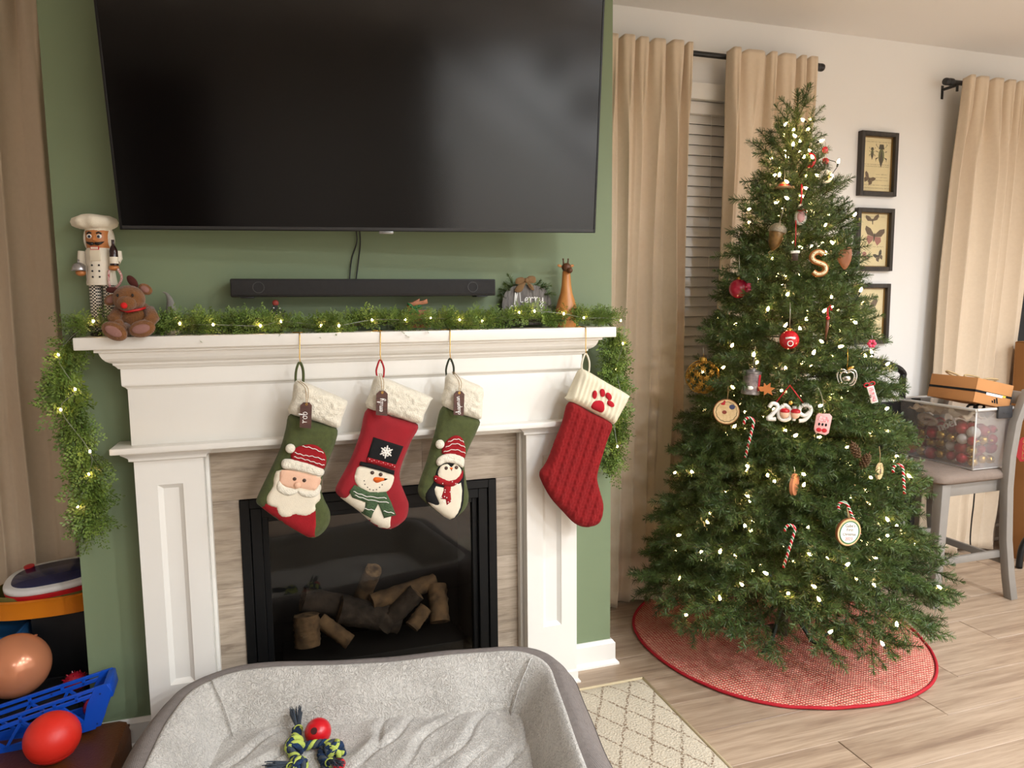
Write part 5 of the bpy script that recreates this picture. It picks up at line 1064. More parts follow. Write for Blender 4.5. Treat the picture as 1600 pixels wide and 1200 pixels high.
# 8 letter S biscuit
t, k = orn('letter_s_ornament', 'gingerbread biscuit ornament in the shape of the letter S', 'ornament', 1279, 411, roll=-0.12); sp = smoothpoly([(8, 12), (3, 17), (-5, 16), (-9, 10), (-6, 4), (1, 0), (8, -5), (9, -12), (4, -17), (-4, -17), (-9, -12)], 5, False); MB().tube([Vector((p[0]*k, 0, p[1]*k)) for p in sp], 4.4*k, 10).build('biscuit', mat('gingerbread', (186, 112, 54), 0.7, bump=0.4, bscale=200), t, smooth=180)
MB().tube([Vector((p[0]*k, -3.6*k, p[1]*k)) for p in sp], 2.3*k, 8).build('icing', mat('cream_icing', (244, 220, 176), 0.5), t, smooth=180)
for i in range(1, len(sp), 5): MB().ell((sp[i][0]*k, -5.8*k, sp[i][1]*k), 0.7*k, 6, 5).build('sprinkle', BTN, t)
hook(t, k, 20*k, 14)
# 9 brown heart pennant
t, k = orn('leather_leaf_ornament', 'brown leaf-shaped ornament at right edge of upper tree', 'ornament', 1320, 405); puff(smoothpoly([(0, -16*k), (-9*k, -4*k), (-11*k, 8*k), (-3*k, 17*k), (8*k, 18*k), (10*k, 4*k), (7*k, -8*k)], 4), 0.004, 0.006, 0.008).build('leaf', mat('tan_leather', (146, 88, 48), 0.5), t, smooth=60); hook(t, k, 17*k, 22)
# 10, 11 balls
t, k = orn('magenta_ball_ornament', 'shiny magenta glass ball with a pink bow on left side', 'bauble', 1154, 451, grp='glass balls on the tree'); MB().ell((0, 0, 0), 15*k, 26, 18).build('ball', GLM, t, smooth=180); capcap(t, 15*k, k); MB().ell((13*k, -6*k, 2*k), (5*k, 3*k, 7*k), 12, 8, RY(0.5)).ell((13*k, -6*k, -4*k), (6*k, 3*k, 5*k), 12, 8, RY(-0.4)).build('bow', PINKG, t, smooth=180); hook(t, k, 20*k, 32)
t, k = orn('printed_ball_ornament', 'glossy red ball with white printing in mid tree', 'bauble', 1233, 531, grp='glass balls on the tree'); MB().ell((0, 0, 0), 15*k, 26, 18).build('ball', GLR, t, smooth=180); capcap(t, 15*k, k); hook(t, k, 20*k, 38)
MB().tube([(-7*k, -13.6*k, 3*k), (0, -15*k, 4*k), (7*k, -13.6*k, 3*k)], 1.6*k, 6).tube([Vector((4*k*math.cos(a), -14.6*k, -5*k+4*k*math.sin(a))) for a in [i*PI/8 for i in range(17)]], 0.7*k, 5).build('white_print', WHITEI, t, smooth=180)
# 12 small pink cluster
t, k = orn('pink_berry_ornament', 'small pink-red ornament on right silhouette below the picture frame', 'ornament', 1362, 537); 
for i in range(6): a = i*PI/3; MB().ell((math.cos(a)*4*k, -1*k, math.sin(a)*4*k), 3*k, 8, 6).build('berry', PINKG, t, smooth=180)
hook(t, k, 6*k, 8)
# 13 skis / bird on red ribbon
t, k = orn('woodpecker_ornament', 'slim brown ornament with red ribbon loop in mid tree', 'ornament', 1293, 505); MB().tube([(0, 0, 6*k), (-0.5*k, -1*k, -6*k), (-2*k, 0, -26*k)], [2.2*k, 2.8*k, 0.8*k], 8).build('body', mat('brown_lacquer', (110, 70, 48), 0.4), t, smooth=180); MB().ell((0, -1*k, 8*k), 3.2*k, 10, 8).build('head', GLR, t, smooth=180); MB().tube([(0, 0, 10*k), (-1*k, 0, 22*k), (3*k, 0, 28*k), (5*k, 0, 20*k)], 1.6*k, 6).build('ribbon', REDR, t, smooth=180)
# 14 gold filigree ball (snowflake lattice)
t, k = orn('gold_filigree_ball', 'large openwork gold ball of snowflake lattice at left edge', 'bauble', 1098, 589, grp='glass balls on the tree'); fm = MB(); rf = random.Random(4)
for i in range(46):
    u = -1+2*(i+0.5)/46; a = i*2.399963; n = Vector((math.sqrt(1-u*u)*math.cos(a), math.sqrt(1-u*u)*math.sin(a), u)); x_ = n.orthogonal().normalized(); y_ = n.cross(x_)
    for q in range(3):
        an = q*PI/3+i; dv = x_*math.cos(an)+y_*math.sin(an); P = lambda s: (n+dv*s).normalized()*26*k; fm.tube([P(-0.24), P(-0.12), P(0), P(0.12), P(0.24)], 0.85*k, 4)
    P2 = lambda s: (n+(x_*math.cos(s)+y_*math.sin(s))*0.13).normalized()*26*k; fm.tube([P2(j*PI/4) for j in range(9)], 0.7*k, 4)
fm.build('lattice', mat('gold_glitter', (196, 150, 66), 0.3, metal=0.9), t, smooth=180, recalc=False); capcap(t, 26*k, k); hook(t, k, 34*k, 14)
# 15 wood slice with drawing
t, k = orn('wood_slice_ornament', 'round wood slice ornament painted with a smiling face and hat', 'ornament', 1135, 643, roll=0.05); MB().lathe([(0.5*k, -2*k), (19*k, -2*k), (19*k, 2*k), (0.5*k, 2*k)], n=32, mtx=RX(PI/2)).build('slice', WSL, t, smooth=40); MB().lathe([(18.8*k, -2.2*k), (19.8*k, -2.2*k), (19.8*k, 2.2*k), (18.8*k, 2.2*k), (18.8*k, -2.2*k)], n=32, mtx=RX(PI/2)).build('bark', BARK, t, smooth=40)
MB().tube([Vector((15.5*k*math.cos(a)*(1+0.03*math.sin(a*14)), -2.2*k, 15.5*k*math.sin(a)*(1+0.03*math.sin(a*14)))) for a in [i*PI/40 for i in range(81)]], 0.35*k, 4).build('scalloped_line', INK, t); MB().ell((8*k, -2.1*k, 8*k), (4.5*k, 0.4*k, 4*k), 10, 6).build('blue_hat', mat('navy_paint', (60, 64, 96), 0.6), t); MB().ell((-3*k, -2.1*k, -1*k), (3.6*k, 0.4*k, 3*k), 10, 6).build('brown_spot', mat('rust_paint', (130, 52, 36), 0.6), t); MB().ell((-6*k, -2.1*k, 12*k), (3.5*k, 0.4*k, 2*k), 10, 6).ell((-4*k, -2.1*k, 15*k), (1.6*k, 0.4*k, 2.6*k), 10, 6).build('red_bow_paint', REDR, t); hook(t, k, 18*k, 22, TWINE)
# 16 silver drum
t, k = orn('silver_drum_ornament', 'silver drum-shaped photo ornament with red side stripe', 'ornament', 1174, 598, roll=0.08); MB().lathe([(13*k, -18*k), (14*k, -17*k), (14*k, -13*k), (13*k, -12*k), (13*k, 15*k), (14*k, 16*k), (14*k, 18*k), (11*k, 19*k), (5*k, 20*k), (5*k, 23*k), (1*k, 23.5*k)], n=28).build('drum', mat('brushed_silver', (150, 144, 142), 0.3, metal=0.7), t, smooth=40); MB().lathe([(13.2*k, -11.5*k), (13.2*k, 14.5*k)], n=28).build('photo_wrap', mat('grey_photo', (150, 134, 128), 0.35, var=0.5, vscale=45, c2=(96, 84, 84)), t, smooth=60); MB().box((9.2*k, -10.5*k, -11*k), (12*k, -8.2*k, 14*k)).build('red_stripe', REDR, t); MB().ell((-2*k, -12.6*k, -7*k), (5*k, 2*k, 3.4*k), 10, 8).build('white_motif', MINT, t, smooth=180); hook(t, k, 23*k, 34)
# 17 2019 ornament
t, k = orn('year_2019_ornament', 'white 2019 ornament with two red-capped faces on red cord', 'ornament', 1234, 646, roll=0.03)
WG = mat('white_glitter', (240, 236, 226), 0.5, bump=0.8, bscale=300)
def stroke(nm, pts, r=3.2): MB().tube([Vector((x*k, 0, z*k)) for x, z in smoothpoly(pts, 5, False)], r*k, 8).build(nm, WG, t, smooth=180)
stroke('numeral', [(-31, 8), (-27, 14), (-20, 13), (-19, 7), (-26, -3), (-32, -10), (-20, -10)]); stroke('numeral', [(-10, 12), (-16, 4), (-15, -7), (-8, -11), (0, -7), (0, 5), (-6, 12), (-10, 12)]); stroke('numeral', [(6, 12), (7, 0), (6, -11)]); stroke('numeral', [(29, 4), (22, -2), (14, 2), (15, 11), (23, 15), (30, 10), (29, 0), (22, -9), (14, -11)])
for x in (-8, 8):
    MB().ell((x*k, -3*k, 0), (7*k, 5*k, 7.5*k), 14, 10).build('face', SKIN, t, smooth=180); MB().ell((x*k, -3.2*k, 4*k), (7.6*k, 5.4*k, 4.5*k), 14, 10).build('red_cap', GLR, t, smooth=180)
MB().tube([(-24*k, 0, 12*k), (-2*k, 3*k, 44*k), (22*k, 0, 13*k)], 1.2*k, 6).build('red_cord', REDR, t, smooth=180); MB().lathe([(0.2*k, -1*k), (3.5*k, 0), (0.2*k, 1*k)], (0, -2*k, 17*k), 5, RX(PI/2)).build('gold_star', GOLD, t)
# 18 silver apple
t, k = orn('silver_apple_ornament', 'silver wire apple-shaped ornament at right of the tree', 'ornament', 1323, 590); 
for r_, y_ in ((1.0, 0), (0.72, -2)):
    ap = smoothpoly([(0, 10), (6, 13), (12, 10), (14, 1), (10, -10), (3, -13), (0, -12), (-3, -13), (-10, -10), (-14, 1), (-12, 10), (-6, 13)], 4); MB().tube([Vector((p[0]*k*r_, y_*k, p[1]*k*r_)) for p in ap]+[Vector((ap[0][0]*k*r_, y_*k, ap[0][1]*k*r_))], 1.5*k, 8).build('apple_outline', mat('polished_silver', (206, 204, 196), 0.15, metal=1.0), t, smooth=180)
MB().ell((5*k, 0, 15*k), (6*k, 1.2*k, 2.5*k), 10, 8, RY(-0.5)).build('leaf', GOLD, t, smooth=180); MB().ell((0, 0, -2*k), (7*k, 2*k, 5*k), 12, 8).build('engraved_plate', MATS['polished_silver'], t, smooth=180); hook(t, k, 13*k, 32, GOLD)
# 19, 20 printed tags
t, k = orn('peppermint_tag_ornament', 'narrow red and white tag ornament with looped bow, tilted', 'ornament', 1362, 613, roll=-0.3); bx('tag', (-5*k, -2*k, -17*k), (5*k, 2*k, 10*k), MINT, t, 0.001); bx('print', (-3.6*k, -2.2*k, -15*k), (3.6*k, -1.9*k, 8*k), mat('red_print', (206, 70, 86), 0.5, var=0.9, vscale=160, c2=(240, 226, 220)), t, 0)
for s in (-1, 1): MB().tube([Vector((s*(4+4*math.cos(a))*k, 0, (13+3*math.sin(a))*k)) for a in [i*PI/6 for i in range(13)]], 1.0*k, 6).build('bow_loop', REDR, t, smooth=180)
t, k = orn('pink_card_ornament', 'pink and white printed card ornament right of the 2019', 'ornament', 1285, 662, roll=0.12); MB().prism([(-9*k, 15*k), (8*k, 17*k), (12*k, 13*k), (11*k, -13*k), (7*k, -17*k), (-8*k, -15*k), (-11*k, -10*k), (-11*k, 11*k)], -2*k, 2*k).build('card', mat('pale_pink', (226, 170, 164)), t, bevel=0.0006)
for i, (z_, w_) in enumerate(((10, 7), (5.5, 8))): bx('pink_print', (-w_*k, -2.4*k, (z_-2)*k), (w_*k, -2*k, (z_+1.6)*k), MATS['red_print'], t, 0)
for s in (-5, 0, 5): MB().ell((s*k, -2.2*k, -1*k), (1.6*k, 0.4*k, 2.4*k), 8, 6).build('black_mark', FELTB, t)
for s in (-4, 4): MB().ell((s*k, -2.2*k, -10*k), (4*k, 0.6*k, 3.4*k), 10, 6).build('heart_print', REDR, t)
MB().tube(smoothpoly([(0, 0, 16*k), (-5*k, 0, 36*k), (-14*k, 0, 54*k), (-20*k, 0, 50*k)], 4, False), 0.0013, 5).build('hanger', SILV, t, smooth=180)
# 21-24 candy canes
CANE = bpy.data.materials.new('candy_stripe'); CANE.use_nodes = True; MATS['candy_stripe'] = CANE
_n = CANE.node_tree.nodes; _l = CANE.node_tree.links; _tc = _n.new('ShaderNodeTexCoord'); _w = _n.new('ShaderNodeTexWave'); _w.bands_direction = 'DIAGONAL'; _w.inputs['Scale'].default_value = 26; _l.new(_tc.outputs['Object'], _w.inputs['Vector'])
_cr = _n.new('ShaderNodeValToRGB'); _cr.color_ramp.interpolation = 'CONSTANT'; e = _cr.color_ramp.elements; e[0].color = lin((196, 26, 34)); e[1].position = 0.38; e[1].color = lin((244, 238, 228)); e2 = _cr.color_ramp.elements.new(0.8); e2.color = lin((44, 110, 60)); _l.new(_w.outputs['Fac'], _cr.inputs[0]); _l.new(_cr.outputs[0], _n['Principled BSDF'].inputs['Base Color']); _n['Principled BSDF'].inputs['Roughness'].default_value = 0.25
for (px, py, L_, rl, hk, lb) in ((1171, 688, 56, 0.2, 0, 'striped candy cane under the wood slice ornament'), (1233, 858, 62, 0.24, 1, 'striped candy cane with its crook up in the lower tree'), (1334, 812, 50, -0.4, 0, 'striped candy cane right beside the round wooden plaque'), (1412, 752, 40, -0.1, 1, 'striped candy cane at the right edge above the stool seat')):
    t, k = orn('candy_cane', lb, 'candy cane', px, py, roll=rl, grp='candy canes on the tree'); pts = [(0, 0, -L_/2*k), (0, 0, L_/2*k)]
    pts += [((-7+7*math.cos(a))*k, 0.0, (L_/2+7*math.sin(a))*k) for a in [i*PI/7 for i in range(1, 8)]]+[(-14*k, 0, (L_/2-5)*k)]
    MB().tube([Vector(pts[0]), Vector(pts[0]).lerp(Vector(pts[1]), 0.5)]+[Vector(p) for p in pts[1:]], 2.2*k, 10).build('cane', CANE, t, smooth=180)
# 25, 27 small wooden ovals
t, k = orn('wooden_oval_ornament', 'thin orange-brown wooden slice seen nearly edge-on, centre of tree', 'ornament', 1241, 757, yaw=-0.6); MB().lathe([(0.5*k, -2.5*k), (17*k, -2.5*k), (17*k, 2.5*k), (0.5*k, 2.5*k)], n=28, mtx=RX(PI/2)).build('slice', mat('terracotta_wood', (200, 128, 86), 0.6, var=0.15, vscale=30), t, smooth=40); hook(t, k, 17*k, 12)
t, k = orn('small_wood_slice_ornament', 'small pale oval wood slice with tiny drawing at right', 'ornament', 1374, 736, yaw=-0.45); MB().lathe([(0.5*k, -1.5*k), (13*k, -1.5*k), (13*k, 1.5*k), (0.5*k, 1.5*k)], n=28, mtx=RX(PI/2)).build('slice', WSL, t, smooth=40); MB().ell((0, -1.8*k, 0), (3*k, 0.4*k, 5*k), 10, 6).build('drawing', INK2, t); hook(t, k, 13*k, 26, TWINE)
# 26 pinecones
PC = mat('pinecone_brown', (104, 74, 44), 0.7, var=0.3, vscale=60)
for px, py, rl, lb in ((1336, 703, -0.4, 'brown pine cone ornament, upper of the pair at right'), (1352, 720, 0.4, 'brown pine cone ornament, lower of the pair at right')):
    t, k = orn('pine_cone', lb, 'pine cone', px, py, roll=rl, grp='pine cones on the tree'); mb = MB()
    for i in range(46):
        f = i/45; a = i*2.4; r_ = 8*k*math.sin(PI*(0.12+0.8*f))**0.8; mb.ell((r_*0.7*math.cos(a), r_*0.7*math.sin(a), (-13+24*f)*k), (3.2*k, 2.2*k, 1.1*k), 6, 4, RZ(a) @ RY(-0.5))
    mb.ell((0, 0, -1*k), (4*k, 4*k, 12*k), 8, 6); mb.build('cone_scales', PC, t, smooth=180)['kind'] = 'stuff'; MB().tube([(0, 0, 9*k), (0, 0, 16*k)], 0.8*k, 5).build('stalk', PC, t)
# 28 round plaque with writing
t, k = orn('wooden_plaque_ornament', 'round wooden plaque ornament lettered with a first Christmas message', 'ornament', 1325, 831, yaw=0.05, roll=0.1); MB().lathe([(0.5*k, -3*k), (21*k, -3*k), (22*k, -1*k), (22*k, 2.5*k), (0.5*k, 2.5*k)], n=36, mtx=RX(PI/2)).build('plaque', BARK, t, smooth=40); MB().lathe([(0.5*k, 3*k), (21.2*k, 3*k), (21.2*k, 2.6*k), (0.5*k, 2.6*k)], n=36, mtx=RX(PI/2)).build('face', WSL, t); MB().lathe([(0.5*k, 3.4*k), (16.5*k, 3.4*k), (16.5*k, 3.0*k), (0.5*k, 3.0*k)], n=36, mtx=RX(PI/2)).build('white_field', MINT, t)
MB().tube([Vector((17.6*k*math.cos(a), -3.4*k, 17.6*k*math.sin(a))) for a in [i*PI/30 for i in range(61)]], 0.9*k, 5).build('green_wreath_ring', mat('holly_green', (54, 120, 78), 0.6), t)
for tx_, z_, c_ in (("Gabe's", 10.5, INK), ('First', 4, INK), ('Christmas', -3, INK), ('2023', -10.5, REDR)): text_mesh(tx_, 7*k if tx_ != 'Christmas' else 6*k, c_, 'lettering', t, TR((0, -3.6*k, z_*k)) @ RX(PI/2), 0.00015)
MB().tube([(-2*k, 0, 21*k), (-6*k, 2*k, 38*k)], 0.0012, 5).tube([(1*k, 0, 21*k), (-6*k, 2*k, 38*k)], 0.0012, 5).build('hanger', TWINE, t)
# 29 orange maple leaf
t, k = orn('orange_leaf_ornament', 'small orange maple leaf ornament beside the silver drum', 'ornament', 1196, 608, roll=0.3); MB().prism([(p[0]*k, p[1]*k) for p in ((-12, 0), (-4, 3), (-5, 9), (0, 6), (4, 12), (6, 5), (13, 6), (9, 0), (13, -6), (5, -4), (1, -10), (-1, -4), (-6, -6))], -0.6*k, 0.6*k).build('leaf', mat('maple_orange', (190, 112, 48), 0.6), t)
# ================================================================ RUG AND DOG BED
RUGM = bpy.data.materials.new('trellis_rug'); RUGM.use_nodes = True; MATS['trellis_rug'] = RUGM
_n = RUGM.node_tree.nodes; _l = RUGM.node_tree.links; _b = _n['Principled BSDF']; _b.inputs['Roughness'].default_value = 0.95
_tc = _n.new('ShaderNodeTexCoord'); _nz = _n.new('ShaderNodeTexNoise'); _nz.inputs['Scale'].default_value = 38; _nz.inputs['Detail'].default_value = 4; _l.new(_tc.outputs['Object'], _nz.inputs['Vector'])
_mr = _n.new('ShaderNodeMapRange'); _mr.inputs['To Min'].default_value = -0.03; _mr.inputs['To Max'].default_value = 0.03; _l.new(_nz.outputs['Fac'], _mr.inputs['Value'])
_sx = _n.new('ShaderNodeSeparateXYZ'); _l.new(_tc.outputs['Object'], _sx.inputs[0])
def _math(op, a, b=None, c=None):
    m = _n.new('ShaderNodeMath'); m.operation = op
    for i, v in enumerate((a, b, c)):
        if v is None: continue
        if isinstance(v, (int, float)): m.inputs[i].default_value = v
        else: _l.new(v, m.inputs[i])
    return m.outputs[0]
_dl = []
for sg in (1, -1):
    q = _math('ADD', _math('MULTIPLY', _sx.outputs['X'], 9.2), _math('MULTIPLY', _sx.outputs['Y'], 5.4*sg)); q = _math('ADD', q, _math('MULTIPLY', _mr.outputs[0], 4.0)); f = _math('ABSOLUTE', _math('SUBTRACT', _math('FRACT', q), 0.5)); _dl.append(f)
_mn = _math('MINIMUM', _dl[0], _dl[1]); _ln = _math('LESS_THAN', _mn, 0.045)
_n2 = _n.new('ShaderNodeTexNoise'); _n2.inputs['Scale'].default_value = 140; _n2.inputs['Detail'].default_value = 3; _l.new(_tc.outputs['Object'], _n2.inputs['Vector'])
_lf = _math('MULTIPLY', _ln, _math('GREATER_THAN', _n2.outputs['Fac'], 0.49))
_c0 = _n.new('ShaderNodeMix'); _c0.data_type = 'RGBA'; _c0.inputs['A'].default_value = lin((184, 170, 146)); _c0.inputs['B'].default_value = lin((222, 210, 188)); _l.new(_n2.outputs['Fac'], _c0.inputs['Factor'])
_c1 = _n.new('ShaderNodeMix'); _c1.data_type = 'RGBA'; _c1.inputs['B'].default_value = lin((138, 118, 96)); _l.new(_lf, _c1.inputs['Factor']); _l.new(_c0.outputs['Result'], _c1.inputs['A']); _l.new(_c1.outputs['Result'], _b.inputs['Base Color'])
_bp = _n.new('ShaderNodeBump'); _bp.inputs['Strength'].default_value = 0.9; _bp.inputs['Distance'].default_value = 0.006; _l.new(_n2.outputs['Fac'], _bp.inputs['Height']); _l.new(_bp.outputs[0], _b.inputs['Normal'])
rug = thing('area_rug', 'cream rug with thin brown trellis lines partly under the dog bed', 'rug', (1.255, 2.318, 0)); mb = MB(); NXr, NYr = 60, 40; vs = []
for j in range(NYr+1):
    for i in range(NXr+1): x = -1.7*i/NXr; y = -1.5*j/NYr; e = min(-x, -y, x+1.7, y+1.5); vs.append((x, y, 0.013*min(1, e/0.012+0.15)+0.0008*noise.noise(Vector((x*60, y*60, 0)))))
mb.add(vs, [(j*(NXr+1)+i, j*(NXr+1)+i+1, (j+1)*(NXr+1)+i+1, (j+1)*(NXr+1)+i) for j in range(NYr) for i in range(NXr)]); mb.box((-1.7, -1.5, 0.0), (0, 0, 0.002)); mb.build('pile', RUGM, rug, smooth=60)
MB().tube([(0, 0, 0.005), (0, -1.5, 0.005)], 0.005, 6).tube([(0, 0, 0.005), (-1.7, 0, 0.005)], 0.005, 6).build('binding', mat('cream_binding', (206, 188, 152), 0.9), rug, smooth=180)
# dog bed: rounded rectangle lofted in rings
bed = thing('dog_bed', 'large grey bolstered dog bed lined with pale plush fleece', 'dog bed', (0.166, 1.783, 0.013), (0, 0, math.radians(-11)))
BW, BD = 0.645, 0.495
def rrect(hx, hy, r, n):
    """n points on a rounded rectangle, evenly by angle index so rings match"""
    out = []; r = min(r, hx-0.001, hy-0.001); segs = [(hx-r, hy-r, 0), (-(hx-r), hy-r, PI/2), (-(hx-r), -(hy-r), PI), (hx-r, -(hy-r), 1.5*PI)]; pts = []
    for cx, cy, a0 in segs:
        for k in range(13): a = a0+PI/2*k/12; pts.append(Vector((cx+r*math.cos(a), cy+r*math.sin(a))))
    acc = [0]
    for i in range(len(pts)): acc.append(acc[-1]+(pts[(i+1) % len(pts)]-pts[i]).length)
    for k in range(n):
        s = acc[-1]*k/n; i = 0
        while acc[i+1] < s: i += 1
        f = (s-acc[i])/max(1e-9, acc[i+1]-acc[i]); out.append(pts[i].lerp(pts[(i+1) % len(pts)], f))
    return out
GREYW = mat_weave('heather_grey', (116, 108, 104), (158, 149, 143), 420, 0.95, 0.5, dist=0.0015)
FUR = bpy.data.materials.new('plush_fleece'); FUR.use_nodes = True; MATS['plush_fleece'] = FUR
_n = FUR.node_tree.nodes; _l = FUR.node_tree.links; _b = _n['Principled BSDF']; _b.inputs['Roughness'].default_value = 0.95; _b.inputs['Sheen Weight'].default_value = 0.35
_tc = _n.new('ShaderNodeTexCoord'); _v = _n.new('ShaderNodeTexNoise'); _v.inputs['Scale'].default_value = 62; _v.inputs['Detail'].default_value = 6; _v.inputs['Distortion'].default_value = 3.5; _l.new(_tc.outputs['Object'], _v.inputs['Vector'])
_w2 = _n.new('ShaderNodeTexNoise'); _w2.inputs['Scale'].default_value = 7; _w2.inputs['Detail'].default_value = 3; _l.new(_tc.outputs['Object'], _w2.inputs['Vector'])
_ad = _n.new('ShaderNodeMath'); _ad.operation = 'MULTIPLY_ADD'; _ad.inputs[1].default_value = 0.5; _l.new(_w2.outputs['Fac'], _ad.inputs[0]); _l.new(_v.outputs['Fac'], _ad.inputs[2])
_cr = _n.new('ShaderNodeValToRGB'); _l.new(_ad.outputs[0], _cr.inputs[0]); e = _cr.color_ramp.elements; e[0].position = 0.5; e[0].color = lin((164, 157, 147)); e[1].position = 0.85; e[1].color = lin((216, 211, 202)); _l.new(_cr.outputs[0], _b.inputs['Base Color'])
_bp = _n.new('ShaderNodeBump'); _bp.inputs['Strength'].default_value = 0.9; _bp.inputs['Distance'].default_value = 0.008; _l.new(_v.outputs['Fac'], _bp.inputs['Height']); _l.new(_bp.outputs[0], _b.inputs['Normal'])
NB = 260
def ring(off, z, rr_, wob=0.0, seed=0):
    pts = rrect(BW-off, BD-off, max(0.03, rr_-off*0.8), NB); out = []
    for k, p in enumerate(pts):
        nv = noise.noise(Vector((p.x*4, p.y*4, seed))); out.append((p.x*(1+wob*nv*0.3), p.y*(1+wob*nv*0.3), z+wob*nv*0.25*(1 if z > 0.05 else 0)))
    return out
def loft(rings): 
    mb = MB(); vs = [p for r_ in rings for p in r_]; mb.add(vs, [(j*NB+k, j*NB+(k+1) % NB, (j+1)*NB+(k+1) % NB, (j+1)*NB+k) for j in range(len(rings)-1) for k in range(NB)]); return mb
HR = 0.308
prof_out = [(0.03, 0.0), (0.008, 0.02), (0.0, 0.07), (0.003, 0.14), (0.012, 0.20), (0.028, 0.245), (0.05, 0.278), (0.075, HR-0.004), (0.095, HR), (0.112, HR-0.005)]
prof_in = [(0.110, HR-0.009), (0.112, HR-0.001), (0.122, HR), (0.140, 0.284), (0.160, 0.260), (0.178, 0.232), (0.192, 0.205), (0.202, 0.187), (0.214, 0.166)]
mb = loft([ring(o, z, 0.23, 0.05, 1) for o, z in prof_out]); mb.f.append(tuple(range(NB-1, -1, -1))); mb.m.append(0); mb.build('outer_cover', GREYW, bed, smooth=180)
loft([ring(o, z, 0.23, 0.05, 1) for o, z in prof_in]).build('plush_bolster', FUR, bed, smooth=180, recalc=True)
for z_, o_ in ((0.24, 0.0255), ): MB().tube([Vector(p) for p in ring(o_, z_, 0.23, 0.05, 1)]+[Vector(ring(o_, z_, 0.23, 0.05, 1)[0])], 0.0018, 5, caps=False).build('seam_piping', mat('dark_seam', (70, 64, 62), 0.9), bed, smooth=180)
for sx in (-1, 1):
    cpt = [Vector((sx*(BW-o_-0.052+0.025*(i/8)), BD-o_-0.052+0.025*(i/8), z_+0.002)) for i, (o_, z_) in enumerate(prof_in)]
    MB().tube(cpt, 0.0025, 5).build('corner_seam', FUR, bed, smooth=180)
# cushion with creases
ix, iy = BW-0.195, BD-0.195; NC, ND = 150, 100; vs = []
creases = [((0.10, 0.28), (-0.06, 0.02)), ((0.22, 0.30), (0.06, 0.03)), ((0.34, 0.30), (0.16, 0.02)), ((0.02, 0.29), (-0.03, 0.05)), ((-0.28, 0.27), (-0.46, 0.05)), ((-0.18, 0.27), (-0.44, -0.05)), ((0.30, 0.10), (0.12, -0.2)), ((-0.10, 0.05), (-0.35, -0.25)), ((0.44, 0.2), (0.3, -0.1))]
for j in range(ND+1):
    for i in range(NC+1):
        x = -ix+2*ix*i/NC; y = -iy+2*iy*j/ND; z = 0.171+0.014*(1-(x/ix)**4)*(1-(y/iy)**4)+0.010*noise.noise(Vector((x*5, y*5, 3)))
        for (ax_, ay_), (bx_, by_) in creases:
            dx, dy = bx_-ax_, by_-ay_; tt = max(0, min(1, ((x-ax_)*dx+(y-ay_)*dy)/(dx*dx+dy*dy))); ww = 0.012*math.sin(tt*7+ax_*20); px_ = ax_+dx*tt+ww*dy/0.3; py_ = ay_+dy*tt-ww*dx/0.3
            sdd = ((x-px_)*dy-(y-py_)*dx)/math.hypot(dx, dy); d2 = math.hypot(x-px_, y-py_); fade = math.sin(PI*min(0.96, max(0.06, tt)))**0.5
            z += fade*(0.010*math.exp(-(d2/0.032)**2)*(1 if sdd > 0 else 0.5)-0.013*math.exp(-(((sdd+0.018)/0.007)**2))*math.exp(-(d2/0.04)**2))
        z += 0.0012*noise.noise(Vector((x*90, y*90, 1)))
        vs.append((x, y, z))
mb = MB().add(vs, [(j*(NC+1)+i, j*(NC+1)+i+1, (j+1)*(NC+1)+i+1, (j+1)*(NC+1)+i) for j in range(ND) for i in range(NC)]); mb.build('cushion', FUR, bed, smooth=180, recalc=False)
# rope toy with red ball, lying on the cushion
ZB = 0.198
def bedp(px, py, dz=0.0): return onZ(px, py, ZB+dz)
c0 = bedp(490, 1165); toy = thing('rope_dog_toy', 'knotted blue and lime rope dog toy with a red rubber ball', 'dog toy', c0)
ROPB = mat('blue_rope', (30, 62, 104), 0.9, var=0.4, vscale=80, c2=(18, 30, 52), bump=0.8, bscale=300); ROPL = mat('lime_rope', (190, 204, 96), 0.9, bump=0.6, bscale=300); ROPG = mat('slate_rope', (64, 72, 82), 0.9, bump=0.6, bscale=300); RBALL = mat('red_rubber', (206, 22, 34), 0.28)
def tp(px, py, dz=0.0): return bedp(px, py, dz)-c0
def braid(nm, pts, R, seed, n=3):
    pts = smoothpoly(pts, 12, False)
    for s in range(n):
        q = []
        for i, p in enumerate(pts):
            t_ = (pts[min(i+1, len(pts)-1)]-pts[max(i-1, 0)]).normalized(); u_ = t_.cross(Vector((0, 0, 1))).normalized(); v_ = u_.cross(t_); a = i*0.55+s*2*PI/n+seed; q.append(p+u_*math.cos(a)*R*0.55+v_*math.sin(a)*R*0.55)
        MB().tube(q, R*0.52, 7).build('strand', (ROPB, ROPL, ROPB, ROPG)[(s+seed) % 4], toy, smooth=180)
def knot(px, py, R, seed, dz):
    c = tp(px, py, dz)
    for k in range(5):
        ax_ = Vector((math.sin(k*1.3+seed), math.cos(k*2.1+seed), math.sin(k*0.7+seed*2))).normalized(); u_ = ax_.orthogonal().normalized(); v_ = ax_.cross(u_)
        MB().tube([c+(u_*math.cos(a)+v_*math.sin(a))*R+ax_*0.004*math.sin(2*a+k) for a in [i*2*PI/18 for i in range(19)]], R*0.36, 7, caps=False).build('knot_loop', (ROPB, ROPL, ROPB, ROPG, ROPL)[k], toy, smooth=180)
    MB().ell(c, R*0.8, 10, 8).build('knot_core', ROPB, toy, smooth=180)
